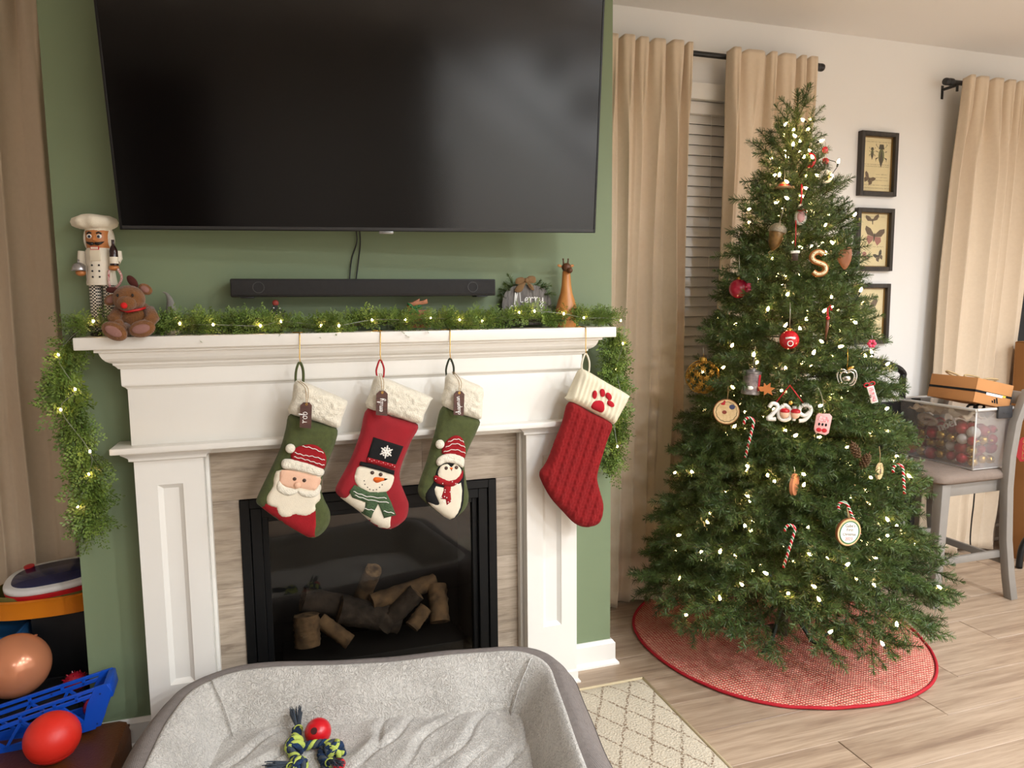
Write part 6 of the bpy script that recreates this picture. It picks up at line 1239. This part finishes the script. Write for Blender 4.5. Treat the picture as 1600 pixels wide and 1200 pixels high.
def tassel(px, py, d, n, seed):
    c = tp(px, py, 0.02); r_ = random.Random(seed); d = Vector(d)
    mbt = MB()
    for i in range(n):
        v_ = Vector((r_.uniform(-1, 1), r_.uniform(-0.4, 0.4), r_.uniform(-0.3, 1))); e_ = c+d*r_.uniform(0.8, 1.1)+v_*0.018; mbt.tube(smoothpoly([c+v_*0.006, c+d*0.5+v_*0.012, e_], 3, False), 0.0013, 4)
    mbt.build('frayed_end', ROPG, toy, smooth=180)['kind'] = 'stuff'
    MB().tube([c+Vector((0.012*math.cos(a), -0.01, 0.012*math.sin(a)+0.0)) for a in [i*PI/6 for i in range(13)]], 0.002, 5).build('binding_twine', ROPL, toy, smooth=180)
MB().ell(tp(497, 1143, 0.02), 0.037, 26, 18).build('ball', RBALL, toy, smooth=180)
hd = (CAM-(tp(497, 1143, 0.02)+c0)).normalized(); hv = (hd+Vector((-0.35, 0, 0.12))).normalized(); cq = tp(497, 1143, 0.02)
MB().lathe([(0.0095, 0.0355), (0.009, 0.0372), (0.0075, 0.0374), (0.0005, 0.0374)], cq, 18, hv.to_track_quat('Z', 'Y').to_matrix().to_4x4()).build('ball_hole_disc', mat('hole_shade', (60, 8, 12), 0.6), toy, smooth=60)  # dark disc on the ball's surface, coloured as the shade inside a hole
braid('b', [tp(464, 1140, 0.01), tp(462, 1155, 0.012), tp(456, 1170, 0.01), tp(462, 1186, 0.005), tp(468, 1200, 0.0)], 0.014, 0); braid('b', [tp(468, 1168, 0.012), tp(490, 1163, 0.016), tp(512, 1162, 0.014), tp(528, 1166, 0.01), tp(535, 1180, 0.004)], 0.012, 1); braid('b', [tp(507, 1165, 0.01), tp(502, 1180, 0.008), tp(508, 1195, 0.005), tp(505, 1215, 0)], 0.012, 2)
knot(461, 1166, 0.022, 1, 0.018); knot(522, 1172, 0.022, 3, 0.016); knot(466, 1197, 0.02, 5, 0.012)
tassel(466, 1136, (-0.005, 0.062, 0.012), 60, 1); tassel(455, 1194, (-0.055, 0.0, 0.0), 50, 2); tassel(515, 1188, (0.02, -0.05, 0.01), 40, 3)
MB().ell(tp(530, 1194, 0.016), (0.017, 0.015, 0.015), 14, 10).build('second_ball', RBALL, toy, smooth=180)

# ================================================================ LEFT CORNER: TOYS
LEA = mat('brown_leather', (104, 56, 22), 0.42, var=0.3, vscale=9, bump=0.35, bscale=160)
ot = thing('leather_floor_cushion', 'low brown leather floor cushion in front of the chimney corner', 'cushion', (-0.83, 2.03, 0)); puffv = MB()
bx('seat_pad', (-0.42, -0.36, 0.004), (0.325, 0.385, 0.145), LEA, ot, 0.035); MB().tube([(-0.40, -0.35, 0.115), (0.315, -0.35, 0.115), (0.315, 0.375, 0.115), (-0.40, 0.375, 0.115), (-0.40, -0.35, 0.115)], 0.005, 6).build('welt', LEA, ot, smooth=180)
BLUE = mat('royal_blue_plastic', (16, 78, 190), 0.3); BLUED = mat('blue_plastic_bolt', (10, 50, 130), 0.35)
bp_ = onY(188, 1052, 2.36)
tr_ = thing('toy_truss_ramp', 'blue plastic truss-sided toy ramp leaning across the cushion', 'toy', (-0.70, 2.375, 0.210), (0, math.radians(-8), math.radians(3))); tr_.scale = (0.74, 0.74, 0.74)
def side(yy):
    m = MB(); Lx = 0.31
    nodes_b = [(-0.31, -0.065), (-0.16, -0.065), (0.0, -0.065), (0.12, -0.065)]; 
    def bar(a, b, w_=0.007): 
        d = Vector((b[0]-a[0], 0, b[1]-a[1])).normalized(); s = Vector((-d.z, 0, d.x))*w_; A_ = Vector((a[0], 0, a[1])); B_ = Vector((b[0], 0, b[1]))
        m.prism([((A_+s).x, (A_+s).z), ((B_+s).x, (B_+s).z), ((B_-s).x, (B_-s).z), ((A_-s).x, (A_-s).z)], yy-0.005, yy+0.005)
    bar((-0.33, -0.062), (0.14, -0.062), 0.02); bar((-0.33, 0.028), (0.17, 0.062), 0.008); bar((-0.33, 0.058), (0.2, 0.085), 0.007)
    for a, b in (((-0.30, -0.05), (-0.24, 0.03)), ((-0.24, 0.03), (-0.17, -0.05)), ((-0.17, -0.05), (-0.10, 0.04)), ((-0.10, 0.04), (-0.03, -0.05)), ((-0.03, -0.05), (0.04, 0.05)), ((0.04, 0.05), (0.11, -0.05)), ((-0.22, 0.03), (-0.22, 0.06)), ((-0.1, 0.04), (-0.1, 0.07)), ((0.02, 0.05), (0.02, 0.075)), ((0.1, 0.055), (0.1, 0.08))): bar(a, b, 0.006)
    m.prism([(0.09, -0.075), (0.16, -0.075), (0.185, -0.03), (0.225, 0.06), (0.215, 0.092), (0.17, 0.092), (0.13, 0.03)], yy-0.006, yy+0.006)
    return m
for yy in (-0.07, 0.07):
    so_ = side(yy).build('side_truss', BLUE, tr_, bevel=0.0012, segs=1)
    for x_, z_ in ((0.185, 0.06), (0.15, -0.06), (-0.02, 0.055), (-0.1, 0.045), (0.1, 0.06)): MB().lathe([(0.004, 0), (0.004, 0.002), (0.0005, 0.003)], (x_, yy-0.006, z_), 10, RX(PI/2)).build('bolt', BLUED, so_)
MB().box((-0.33, -0.066, -0.078), (0.14, 0.066, -0.070)).build('deck', BLUE, tr_); MB().box((0.2, -0.07, 0.03), (0.226, 0.07, 0.09)).build('end_bar', BLUE, tr_, bevel=0.003)
def ballth(name, lb, p, r, m, sc=(1, 1, 1), grp=None):
    t_ = thing(name, lb, 'ball', p, group=grp); MB().ell((0, 0, 0), (r*sc[0], r*sc[1], r*sc[2]), 32, 22).build('ball_skin', m, t_, smooth=180); return t_
p = onZ(82, 1152, 0.145+0.072); rb_ = ballth('red_ball', 'bright red soft ball on the leather cushion at lower left', p, 0.072, mat('red_foam', (226, 44, 30), 0.45, bump=0.12, bscale=60), (1.0, 1.0, 0.97))
MB().tube([Vector((0.072*math.cos(a)*0.8, -0.072*math.sqrt(max(0, 1-0.64*math.cos(a)**2-0.35))*0.995, -0.042)) for a in [0.3+i*0.2 for i in range(13)]], 0.0012, 4).build('moulding_seam', mat('red_dark', (180, 30, 22), 0.5), rb_)
p = onY(25, 1040, 2.51); tb = ballth('peach_ball', 'pearly peach-coloured rubber ball at the left edge', p, 0.097, mat('peach_pearl', (206, 134, 96), 0.22, metal=0.25)); MB().lathe([(0.0005, 0), (0.006, 0), (0.006, 0.002), (0.0005, 0.003)], (0.05, 0.03, 0.077), 10).build('valve', mat('peach_dark', (170, 100, 70), 0.5), tb)
cr_ = thing('toy_crate', 'black low crate carrying the peach ball beside the wall', 'crate', (-0.85, 2.525, 0)); BKP = mat('black_plastic', (12, 12, 13), 0.5)
zc_ = p.z-0.097
for nm, lo, hi in (('crate_base', (-0.22, -0.075, 0.0), (0.2, 0.075, 0.01)), ('crate_side', (-0.22, -0.075, 0.01), (-0.21, 0.075, zc_)), ('crate_side', (0.19, -0.075, 0.01), (0.2, 0.075, zc_)), ('crate_side', (-0.21, -0.075, 0.01), (0.19, -0.068, zc_)), ('crate_side', (-0.21, 0.068, 0.01), (0.19, 0.075, zc_)), ('crate_lid', (-0.21, -0.068, zc_-0.008), (0.19, 0.068, zc_))): bx(nm, lo, hi, BKP, cr_, 0.002)
p = onY(118, 1068, 2.52); sb_ = ballth('spiky_red_ball', 'small red spiky ball peeking over the blue ramp', p, 0.036, mat('dark_red_rubber', (150, 16, 40), 0.35))
for i in range(60):
    u = 1-2*(i+0.5)/60; a = i*2.399963; nrm = Vector((math.sqrt(1-u*u)*math.cos(a), math.sqrt(1-u*u)*math.sin(a), u)); MB().tube([nrm*0.034, nrm*0.042], [0.003, 0.0012], 5).build('spike', MATS['dark_red_rubber'], sb_)
p = Vector((-0.60, 2.375, 0.21)); ballth('shiny_pink_ball', 'shiny dark pink ball inside the blue ramp', p, 0.03, mat('pink_metallic', (170, 20, 70), 0.15, metal=0.5))
bb_ = thing('black_toy_box', 'tall black toy box behind the peach ball', 'toy box', (-0.86, 2.80, 0)); bx('box_body', (0.005, -0.085, 0), (0.21, 0.088, 0.39), BKP, bb_, 0.006); bx('box_lid', (0.0, -0.09, 0.39), (0.215, 0.092, 0.404), BKP, bb_, 0.004)
fbk = thing('blue_fabric_bin', 'blue fabric bin at the left edge behind the peach ball', 'storage bin', (-1.082, 2.757, 0)); BF = mat_weave('blue_canvas', (14, 74, 120), (22, 100, 156), 300, 0.85, 0.5)
for lo, hi in (((-0.15, -0.13, 0), (-0.14, 0.13, 0.36)), ((0.2, -0.13, 0), (0.21, 0.13, 0.36)), ((-0.14, -0.13, 0), (0.2, -0.12, 0.36)), ((-0.14, 0.12, 0), (0.2, 0.13, 0.36))): bx('bin_panel', lo, hi, BF, fbk, 0.004)
bx('bin_base', (-0.14, -0.12, 0), (0.2, 0.12, 0.012), BF, fbk, 0.002); MB().tube([(-0.145, -0.126, 0.36), (0.205, -0.126, 0.36), (0.205, 0.126, 0.36), (-0.145, 0.126, 0.36), (-0.145, -0.126, 0.36)], 0.006, 6).build('rim_binding', BF, fbk, smooth=180)
# orange tub and activity tray on top
tu = thing('orange_toy_tub', 'shallow orange toy tub stacked on the black box', 'toy', (-0.80, 2.765, 0.406)); ORG = mat('orange_plastic', (226, 132, 28), 0.4)
def oval_ring(rx, ry, prof, n=48): 
    m = MB(); vs = []
    for off, z in prof:
        for k in range(n): a = 2*PI*k/n; cx_, sx_ = math.cos(a), math.sin(a); vs.append(((rx+off)*math.copysign(abs(cx_)**0.75, cx_), (ry+off)*math.copysign(abs(sx_)**0.75, sx_), z))
    m.add(vs, [(j*n+k, j*n+(k+1) % n, (j+1)*n+(k+1) % n, (j+1)*n+k) for j in range(len(prof)-1) for k in range(n)]); m.f += [tuple(range(n)), tuple((len(prof)-1)*n+k for k in range(n))]; m.m += [0, 0]; return m
oval_ring(0.19, 0.125, [(-0.015, 0.0), (0, 0.006), (0.004, 0.06), (0.007, 0.065), (-0.004, 0.068), (-0.012, 0.06), (-0.016, 0.012)]).build('tub', ORG, tu, smooth=50)
oval_ring(0.165, 0.105, [(0, 0.012), (0.006, 0.075), (0.0, 0.077), (-0.006, 0.02)]).build('olive_inner_tray', mat('olive_plastic', (116, 110, 56), 0.5), tu, smooth=50)
ac = thing('activity_drum_toy', 'oval white and red toy tablet with navy screen on top of the tub', 'toy', (-0.775, 2.75, 0.497), (math.radians(10), math.radians(-4), math.radians(5)))
oval_ring(0.15, 0.10, [(-0.02, -0.012), (0, -0.006), (0.002, 0.008), (-0.002, 0.010)]).build('red_base', mat('toy_red', (190, 26, 36), 0.35), ac, smooth=50); oval_ring(0.152, 0.102, [(-0.004, 0.010), (0.0, 0.014), (0, 0.024), (-0.006, 0.030), (-0.03, 0.031)]).build('white_rim', mat('toy_white', (226, 224, 222), 0.35), ac, smooth=50); oval_ring(0.128, 0.08, [(0, 0.031), (-0.002, 0.033)]).build('navy_screen', mat('navy_gloss', (24, 32, 76), 0.15), ac, smooth=50)
MB().lathe([(0.016, 0), (0.016, 0.006), (0.001, 0.008)], (-0.09, 0.076, 0.03), 18).build('red_button', MATS['toy_red'], ac, smooth=50)

# ================================================================ STOOL, STORAGE BIN, BOXES
GREYP = mat('grey_painted_wood', (140, 134, 126), 0.5, var=0.06, vscale=20); UPH = mat_weave('taupe_upholstery', (132, 116, 104), (158, 140, 126), 300, 0.95, 0.5)
st = thing('counter_stool', 'grey wooden counter stool with taupe padded seat by the window', 'stool', (3.06, 2.635, 0)); SZ = 0.585
def leg(p0, p1, w0, w1, nm='leg', parent=st, mids=None):
    pts = [p0]+(mids or [])+[p1]; m = MB(); vs = []
    for i, p in enumerate(pts):
        f = i/(len(pts)-1); w_ = w0+(w1-w0)*f; x, y, z = p; vs += [(x-w_, y-w_, z), (x+w_, y-w_, z), (x+w_, y+w_, z), (x-w_, y+w_, z)]
    n = len(pts); m.add(vs, [(i*4+k, i*4+(k+1) % 4, i*4+4+(k+1) % 4, i*4+4+k) for i in range(n-1) for k in range(4)]+[(3, 2, 1, 0), ((n-1)*4, (n-1)*4+1, (n-1)*4+2, (n-1)*4+3)]); return m.build(nm, GREYP, parent, bevel=0.003)
leg((-0.215, -0.178, 0), (-0.185, -0.165, SZ), 0.019, 0.026); leg((-0.215, 0.19, 0), (-0.185, 0.165, SZ), 0.019, 0.026)
for s in (-1, 1):
    yy_ = -0.219 if s < 0 else 0.185
    back = [(0.165, yy_, 0.30), (0.15, yy_, 0.55), (0.155, yy_, 0.70), (0.18, yy_, 0.86), (0.225, yy_, 0.97)]
    leg((0.222, yy_, 0), (0.245, yy_, 1.01), 0.021, 0.018, 'back_post', st, [(0.195, yy_, 0.12)]+back)
bx('apron', (-0.2, -0.18, SZ-0.06), (0.19, -0.155, SZ), GREYP, st, 0.003); bx('apron', (-0.2, 0.155, SZ-0.06), (0.19, 0.18, SZ), GREYP, st, 0.003); bx('apron', (-0.2, -0.16, SZ-0.06), (-0.178, 0.16, SZ), GREYP, st, 0.003); bx('apron', (0.155, -0.16, SZ-0.06), (0.18, 0.16, SZ), GREYP, st, 0.003)
def stretch(a, b, h=0.016, w_=0.011): return leg(a, b, w_, w_, 'stretcher', st)
MB().box((-0.205, -0.2, 0.205), (0.19, -0.182, 0.238)).build('stretcher', GREYP, st, bevel=0.002); MB().box((-0.205, 0.168, 0.205), (0.21, 0.186, 0.238)).build('stretcher', GREYP, st, bevel=0.002); MB().box((0.178, -0.21, 0.17), (0.196, 0.17, 0.203)).build('stretcher', GREYP, st, bevel=0.002); MB().box((-0.214, -0.17, 0.15), (-0.196, 0.17, 0.183)).build('foot_rail', GREYP, st, bevel=0.002)
for z_ in (0.97,):
    xx = 0.225; bx('back_slat', (xx-0.008, -0.205, z_-0.03), (xx+0.008, 0.17, z_+0.03), GREYP, st, 0.004)
pd = MB(); q = rrect(0.225, 0.21, 0.05, 64)
vs = []
for off, z_ in ((0.02, SZ), (0.0, SZ+0.012), (0.0, SZ+0.03), (0.012, SZ+0.042), (0.04, SZ+0.049), (0.12, SZ+0.052)): vs += [(p.x*(1-off/0.22)-0.015, p.y*(1-off/0.22), z_) for p in q]
pd.add(vs, [(j*64+k, j*64+(k+1) % 64, (j+1)*64+(k+1) % 64, (j+1)*64+k) for j in range(5) for k in range(64)]); pd.f += [tuple(range(64)), tuple(5*64+k for k in range(64))]; pd.m += [0, 0]; pd.build('seat_pad', UPH, st, smooth=60)
# storage bin: open tub of hazy plastic
HAZE = mat_pane('hazy_plastic', (238, 238, 240), 0.12, 1.4, haze=0.11, hazec=(232, 230, 226)); HAZER = mat_pane('hazy_plastic_rim', (235, 235, 236), 0.15, 1.4, haze=0.75, hazec=(235, 232, 226))
ZT = SZ+0.0535; bn = thing('storage_bin', 'clear plastic storage bin full of red and gold baubles', 'storage bin', (3.150, 2.667, ZT)); bw, bd_, bh = 0.109, 0.209, 0.285   # half width x, half depth y, height
tw, td = 0.121, 0.221
def bin_wall(a, b, c, d, nm):
    m = MB(); A_, B_, C_, D_ = map(Vector, (a, b, c, d)); n_ = (B_-A_).cross(D_-A_).normalized()*0.0018; m.add([A_-n_, B_-n_, C_-n_, D_-n_, A_+n_, B_+n_, C_+n_, D_+n_], [(3, 2, 1, 0), (4, 5, 6, 7), (0, 1, 5, 4), (1, 2, 6, 5), (2, 3, 7, 6), (3, 0, 4, 7)]); m.build(nm, HAZE, bn)
bin_wall((-bw, -bd_, 0.003), (bw, -bd_, 0.003), (tw, -td, bh), (-tw, -td, bh), 'end_wall'); bin_wall((bw, bd_, 0.003), (-bw, bd_, 0.003), (-tw, td, bh), (tw, td, bh), 'end_wall'); bin_wall((-bw, bd_, 0.003), (-bw, -bd_, 0.003), (-tw, -td, bh), (-tw, td, bh), 'long_wall'); bin_wall((bw, -bd_, 0.003), (bw, bd_, 0.003), (tw, td, bh), (tw, -td, bh), 'long_wall')
bx('bin_floor', (-bw, -bd_, 0.0), (bw, bd_, 0.004), HAZER, bn, 0); rp_ = [(-tw-0.005, -td-0.005, bh), (tw+0.005, -td-0.005, bh), (tw+0.005, td+0.005, bh), (-tw-0.005, td+0.005, bh)]
MB().tube([Vector(p) for p in rp_]+[Vector(rp_[0])], 0.0075, 8).build('rim', HAZER, bn, smooth=60)
for s in (-1, 1): MB().tube([(s*bw, -bd_, 0.004), (s*tw, -td, bh)], 0.004, 6).build('corner_rib', HAZER, bn, smooth=180)
bx('latch', (-0.005, -td-0.018, bh-0.045), (0.085, -td-0.004, bh+0.012), mat('charcoal_latch', (52, 52, 54), 0.45), bn, 0.005); bx('latch_tab', (0.025, -td-0.021, bh-0.022), (0.06, -td-0.017, bh-0.018), mat('charcoal_latch', (52, 52, 54)), bn, 0.001)
# baubles, each its own thing
BRED = mat('bauble_red', (200, 22, 44), 0.22, metal=0.3); BGLD = mat('bauble_gold', (206, 166, 78), 0.25, metal=0.85); BWHT = mat('bauble_white', (232, 226, 212), 0.35); BDRD = mat('bauble_matte_red', (164, 22, 38), 0.6)
def bauble_mesh(r, m):
    mb = MB().ell((0, 0, 0), (r, r, r), 18, 12); return mb.mesh('ball', m, smooth=180)
rbb = random.Random(31); radii = [0.021, 0.025, 0.029]; meshes = {(i, j): bauble_mesh(r_, m) for i, r_ in enumerate(radii) for j, m in enumerate((BRED, BGLD, BWHT, BDRD))}
capm = MB().lathe([(0.006, 0), (0.006, 0.006), (0.002, 0.008)], n=10).mesh('cap', GOLD, smooth=50)
placed = []; cn = ('shiny red', 'gold', 'pearl white', 'dull red'); lay = 0
for zl in (0.034, 0.08, 0.126, 0.17):
    y = -bd_+0.034+(0.02 if lay % 2 else 0)
    while y < bd_-0.03:
        x = -bw+0.034+(0.022 if lay % 2 else 0)
        while x < bw-0.028:
            i = rbb.randrange(3); j = rbb.choices((0, 1, 2, 3), (4, 5, 1.3, 2))[0]; q = Vector((x+rbb.uniform(-0.004, 0.004), y+rbb.uniform(-0.004, 0.004), zl+rbb.uniform(-0.005, 0.006))); placed.append((q, i, j)); x += 0.058
        y += 0.056
    lay += 1
for q, i, j in placed:
    t_ = thing('bauble', cn[j]+' Christmas bauble inside the clear storage bin', 'bauble', bn.location+q, (rbb.uniform(-2, 2), rbb.uniform(-2, 2), 0), cn[j]+' baubles in the bin'); link('ball', meshes[(i, j)], t_); c_ = link('cap', capm, t_); c_.location = (0, 0, radii[i]-0.001)
# ribbons and cloth stuffed in the top of the bin
def rel(q): return tuple(Vector(bn.location)+Vector(q))
rbn = thing('ribbon_bundle', 'striped cream ribbon coil inside the storage bin', 'ribbon', rel((-0.085, 0.06, 0.19)), group='ribbons in the bin')
for i in range(5): MB().tube([Vector((0.012*i*0.3, 0.045*math.cos(a)+0.008*i, 0.018*math.sin(a)+0.003*i)) for a in [k*PI/10 for k in range(21)]], 0.006, 6, caps=False).build('coil', mat('cream_stripe_ribbon', (232, 216, 190), 0.6, var=0.5, vscale=60, c2=(190, 150, 120)), rbn, smooth=180)
sgn = thing('word_ornament', 'white Noel-like word ornament leaning inside the bin', 'ornament', rel((-0.092, -0.05, 0.19)), (0, 0, -PI/2)); text_mesh('noel', 0.06, BWHT, 'letters', sgn, TR((0, -0.004, 0)) @ RY(-0.45) @ RX(PI/2), 0.004)
cl_ = thing('packing_cloth', 'crumpled beige packing paper heaped on the baubles', 'packing paper', rel((0.0, 0.02, 0.245))); cm = MB(); vs = []
for j in range(25):
    for i in range(25): x = -0.10+0.20*i/24; y = -0.17+0.33*j/24; vs.append((x, y, 0.03*noise.noise(Vector((x*22, y*22, 5)))+0.018*noise.noise(Vector((x*50, y*50, 1)))))
cm.add(vs, [(j*25+i, j*25+i+1, (j+1)*25+i+1, (j+1)*25+i) for j in range(24) for i in range(24)]); o = cm.build('paper', mat('kraft_cream', (206, 184, 150), 0.8), cl_, smooth=40); o.modifiers.new('t', 'SOLIDIFY').thickness = 0.002
bl_ = thing('black_bow', 'black ribbon bow lying on the bin contents under the carton', 'ribbon', rel((-0.04, -0.15, 0.285)))
for s in (-1, 1): MB().tube([Vector((s*(0.028+0.026*math.cos(a)), 0, 0.014*math.sin(a))) for a in [k*PI/8 for k in range(17)]], 0.006, 6, caps=False).build('bow_loop', FELTB, bl_, smooth=180)
MB().ell((0, 0, 0), 0.011, 10, 8).build('bow_knot', FELTB, bl_, smooth=180)
# cardboard carton resting aslant on the bin
CARD = mat('carton_cardboard', (196, 138, 84), 0.8, var=0.06, vscale=10, bump=0.1, bscale=200); CARDD = mat('carton_kraft', (158, 108, 58), 0.85, var=0.06, vscale=8)
sx_, sy_, sz_ = 0.112, 0.128, 0.057
rotc = RY(math.radians(12)) @ RZ(math.radians(-2)); cpos = onY(1520, 628, 2.47)+(rotc @ Vector((sx_, sy_, sz_)))
bxo = thing('shoe_carton', 'brown cardboard shoe carton with black band tilted on the storage bin', 'box', cpos, rotc.to_euler())
for nm, lo, hi in (('carton_side', (-sx_, -sy_, -sz_), (-sx_+0.003, sy_, sz_)), ('carton_side', (sx_-0.003, -sy_, -sz_), (sx_, sy_, sz_)), ('carton_side', (-sx_, -sy_, -sz_), (sx_, -sy_+0.003, sz_)), ('carton_side', (-sx_, sy_-0.003, -sz_), (sx_, sy_, sz_)), ('carton_bottom', (-sx_, -sy_, -sz_), (sx_, sy_, -sz_+0.003))): bx(nm, lo, hi, CARD, bxo, 0.001)
bk = MB()
for lo, hi in (((-sx_-0.001, -sy_-0.001, -0.008), (sx_+0.001, -sy_, 0.003)), ((-sx_-0.001, -sy_-0.001, -0.008), (-sx_, sy_, 0.003))): bk.box(lo, hi)
bk.build('black_band', FELTB, bxo); bx('white_sticker', (-0.045, -sy_-0.0018, -0.012), (0.055, -sy_-0.001, 0.0), WHITEI, bxo, 0); bx('yellow_sticker', (0.055, -sy_-0.0018, -0.009), (0.075, -sy_-0.001, 0.001), mat('sticker_yellow', (232, 200, 70), 0.6), bxo, 0)
lg = MB()
for i in range(3):
    h_ = 0.008+0.006*i; x0 = 0.0+i*0.014; lg.prism([(x0, -0.042), (x0+0.009, -0.042), (x0+0.009-0.5*h_, -0.042+h_*1.3), (x0-0.5*h_, -0.042+h_*1.3)], -sy_-0.0012, -sy_-0.0002)
lg.build('three_bar_logo', FELTB, bxo)
for i, (x, y) in enumerate(((-0.05, 0.06), (0.0, 0.0), (0.05, -0.05))): MB().tube([Vector((x+0.045*math.cos(a), y+0.02*math.sin(a), sz_-0.01+0.03*abs(math.sin(a*0.5+i)))) for a in [k*PI/8 for k in range(15)]], 0.005, 6).build('ribbon_loop', mat('champagne_ribbon', (196, 168, 122), 0.5), bxo, smooth=180)
# tall cardboard box at right with octagon print
tb_ = thing('tall_cardboard_box', 'tall brown cardboard box with red STOP octagon at right edge', 'box', (4.12, 2.80, 0)); KR = CARDD
for nm, lo, hi in (('panel', (-0.30, -0.10, 0.0), (-0.294, 0.075, 1.20)), ('panel', (0.294, -0.10, 0.0), (0.30, 0.075, 1.20)), ('panel', (-0.30, -0.106, 0.0), (0.30, -0.10, 1.20)), ('panel', (-0.30, 0.075, 0.0), (0.30, 0.081, 1.20)), ('top_flap', (-0.30, -0.10, 1.196), (0.30, 0.075, 1.203))): bx(nm, lo, hi, KR, tb_, 0.001)
po_ = onY(1601, 702, 2.694)-tb_.location; RP = mat('carton_red_ink', (150, 26, 28), 0.7)
MB().prism([(po_.x+0.07*math.cos(PI/8+k*PI/4), po_.z+0.07*math.sin(PI/8+k*PI/4)) for k in range(8)], -0.1068, -0.106).build('stop_octagon', RP, tb_)
text_mesh('STOP', 0.046, KR, 'octagon_lettering', tb_, TR((po_.x, -0.1070, po_.z)) @ RY(-PI/2) @ RX(PI/2), 0.0002); text_mesh('STOP! OVER', 0.055, RP, 'red_lettering', tb_, TR((po_.x+0.01, -0.1066, po_.z+0.24)) @ RY(-PI/2) @ RX(PI/2), 0.0002)
# black step stool folded behind the tree
sp_ = thing('folding_step_stool', 'black folded step stool leaning on the wall behind the tree', 'step stool', (2.98, 2.90, 0)); P = lambda px, py: onY(px, py, 2.9)-sp_.location
pts = [P(1300, 566)]+[P(1372, 565), P(1392, 567), P(1405, 578), P(1410, 598), P(1418, 660)]
a_, b_ = P(1372, 565), P(1410, 600); lx = -0.20
MB().tube(smoothpoly([(lx, 0, 0.02), (lx, 0, a_.z-0.07), (lx+0.03, 0, a_.z-0.01), (lx+0.07, 0, a_.z), (a_.x, 0, a_.z), (a_.x+0.06, 0, a_.z-0.012), (b_.x-0.004, 0, a_.z-0.06), (b_.x, 0, a_.z-0.14), (b_.x+0.01, -0.01, 0.5), (b_.x+0.01, -0.02, 0.02)], 5, False), 0.0165, 10).build('frame_tube', BLACKM, sp_, smooth=180)
q0, q1 = P(1345, 632), P(1424, 643); bx('step_tread', (lx-0.01, -0.03, q0.z-0.26), (q1.x, -0.012, q0.z+0.01), BKP, sp_, 0.006); bx('step_tread', (lx-0.01, -0.035, 0.28), (q1.x, -0.015, 0.46), BKP, sp_, 0.006); bx('side_leg', (q1.x-0.02, -0.045, 0.0), (q1.x+0.012, -0.012, q0.z+0.02), BKP, sp_, 0.004); bx('side_leg', (lx-0.02, -0.045, 0.0), (lx+0.012, -0.012, q0.z), BKP, sp_, 0.004)
sq = P(1402, 682); bx('silver_label', (sq.x-0.02, -0.0325, sq.z-0.03), (sq.x+0.02, -0.0302, sq.z+0.03), mat('label_silver', (170, 166, 160), 0.5), sp_, 0)
# black curved metal leg at the right edge
lgq = onZ(1592, 888, 0); bl2 = thing('black_stand', 'black arched metal stand foot at the lower right edge', 'stand', (lgq.x, lgq.y, 0), (0, 0, -0.5)); MB().tube(smoothpoly([(0, 0, 0.004), (0.01, 0.0, 0.12), (0.06, 0.0, 0.2), (0.16, 0.0, 0.22), (0.26, 0, 0.2), (0.31, 0, 0.12), (0.32, 0, 0.004)], 5, False), 0.016, 10).build('arched_foot', BLACKM, bl2, smooth=180); MB().tube([(0.16, 0, 0.22), (0.16, 0.0, 0.55)], 0.014, 10).build('upright', BLACKM, bl2, smooth=180); MB().lathe([(0.001, 0.55), (0.075, 0.55), (0.08, 0.56), (0.075, 0.575), (0.001, 0.575)], (0.16, 0, 0), 28).build('round_top', BLACKM, bl2, smooth=40)
# black cord on the far curtain
pts = [onY(1523, 765, 2.90), onY(1521, 790, 2.90), onY(1518, 815, 2.905), onY(1516, 846, 2.91)]; pts.append(Vector((pts[-1].x+0.01, 2.9, 0.004)))
tag(MB().tube(smoothpoly(pts, 5, False), 0.004, 6).build('hanging_cable', MATS['black_rubber'], None, smooth=180), 'black power cord hanging in front of the far right curtain', 'cord')
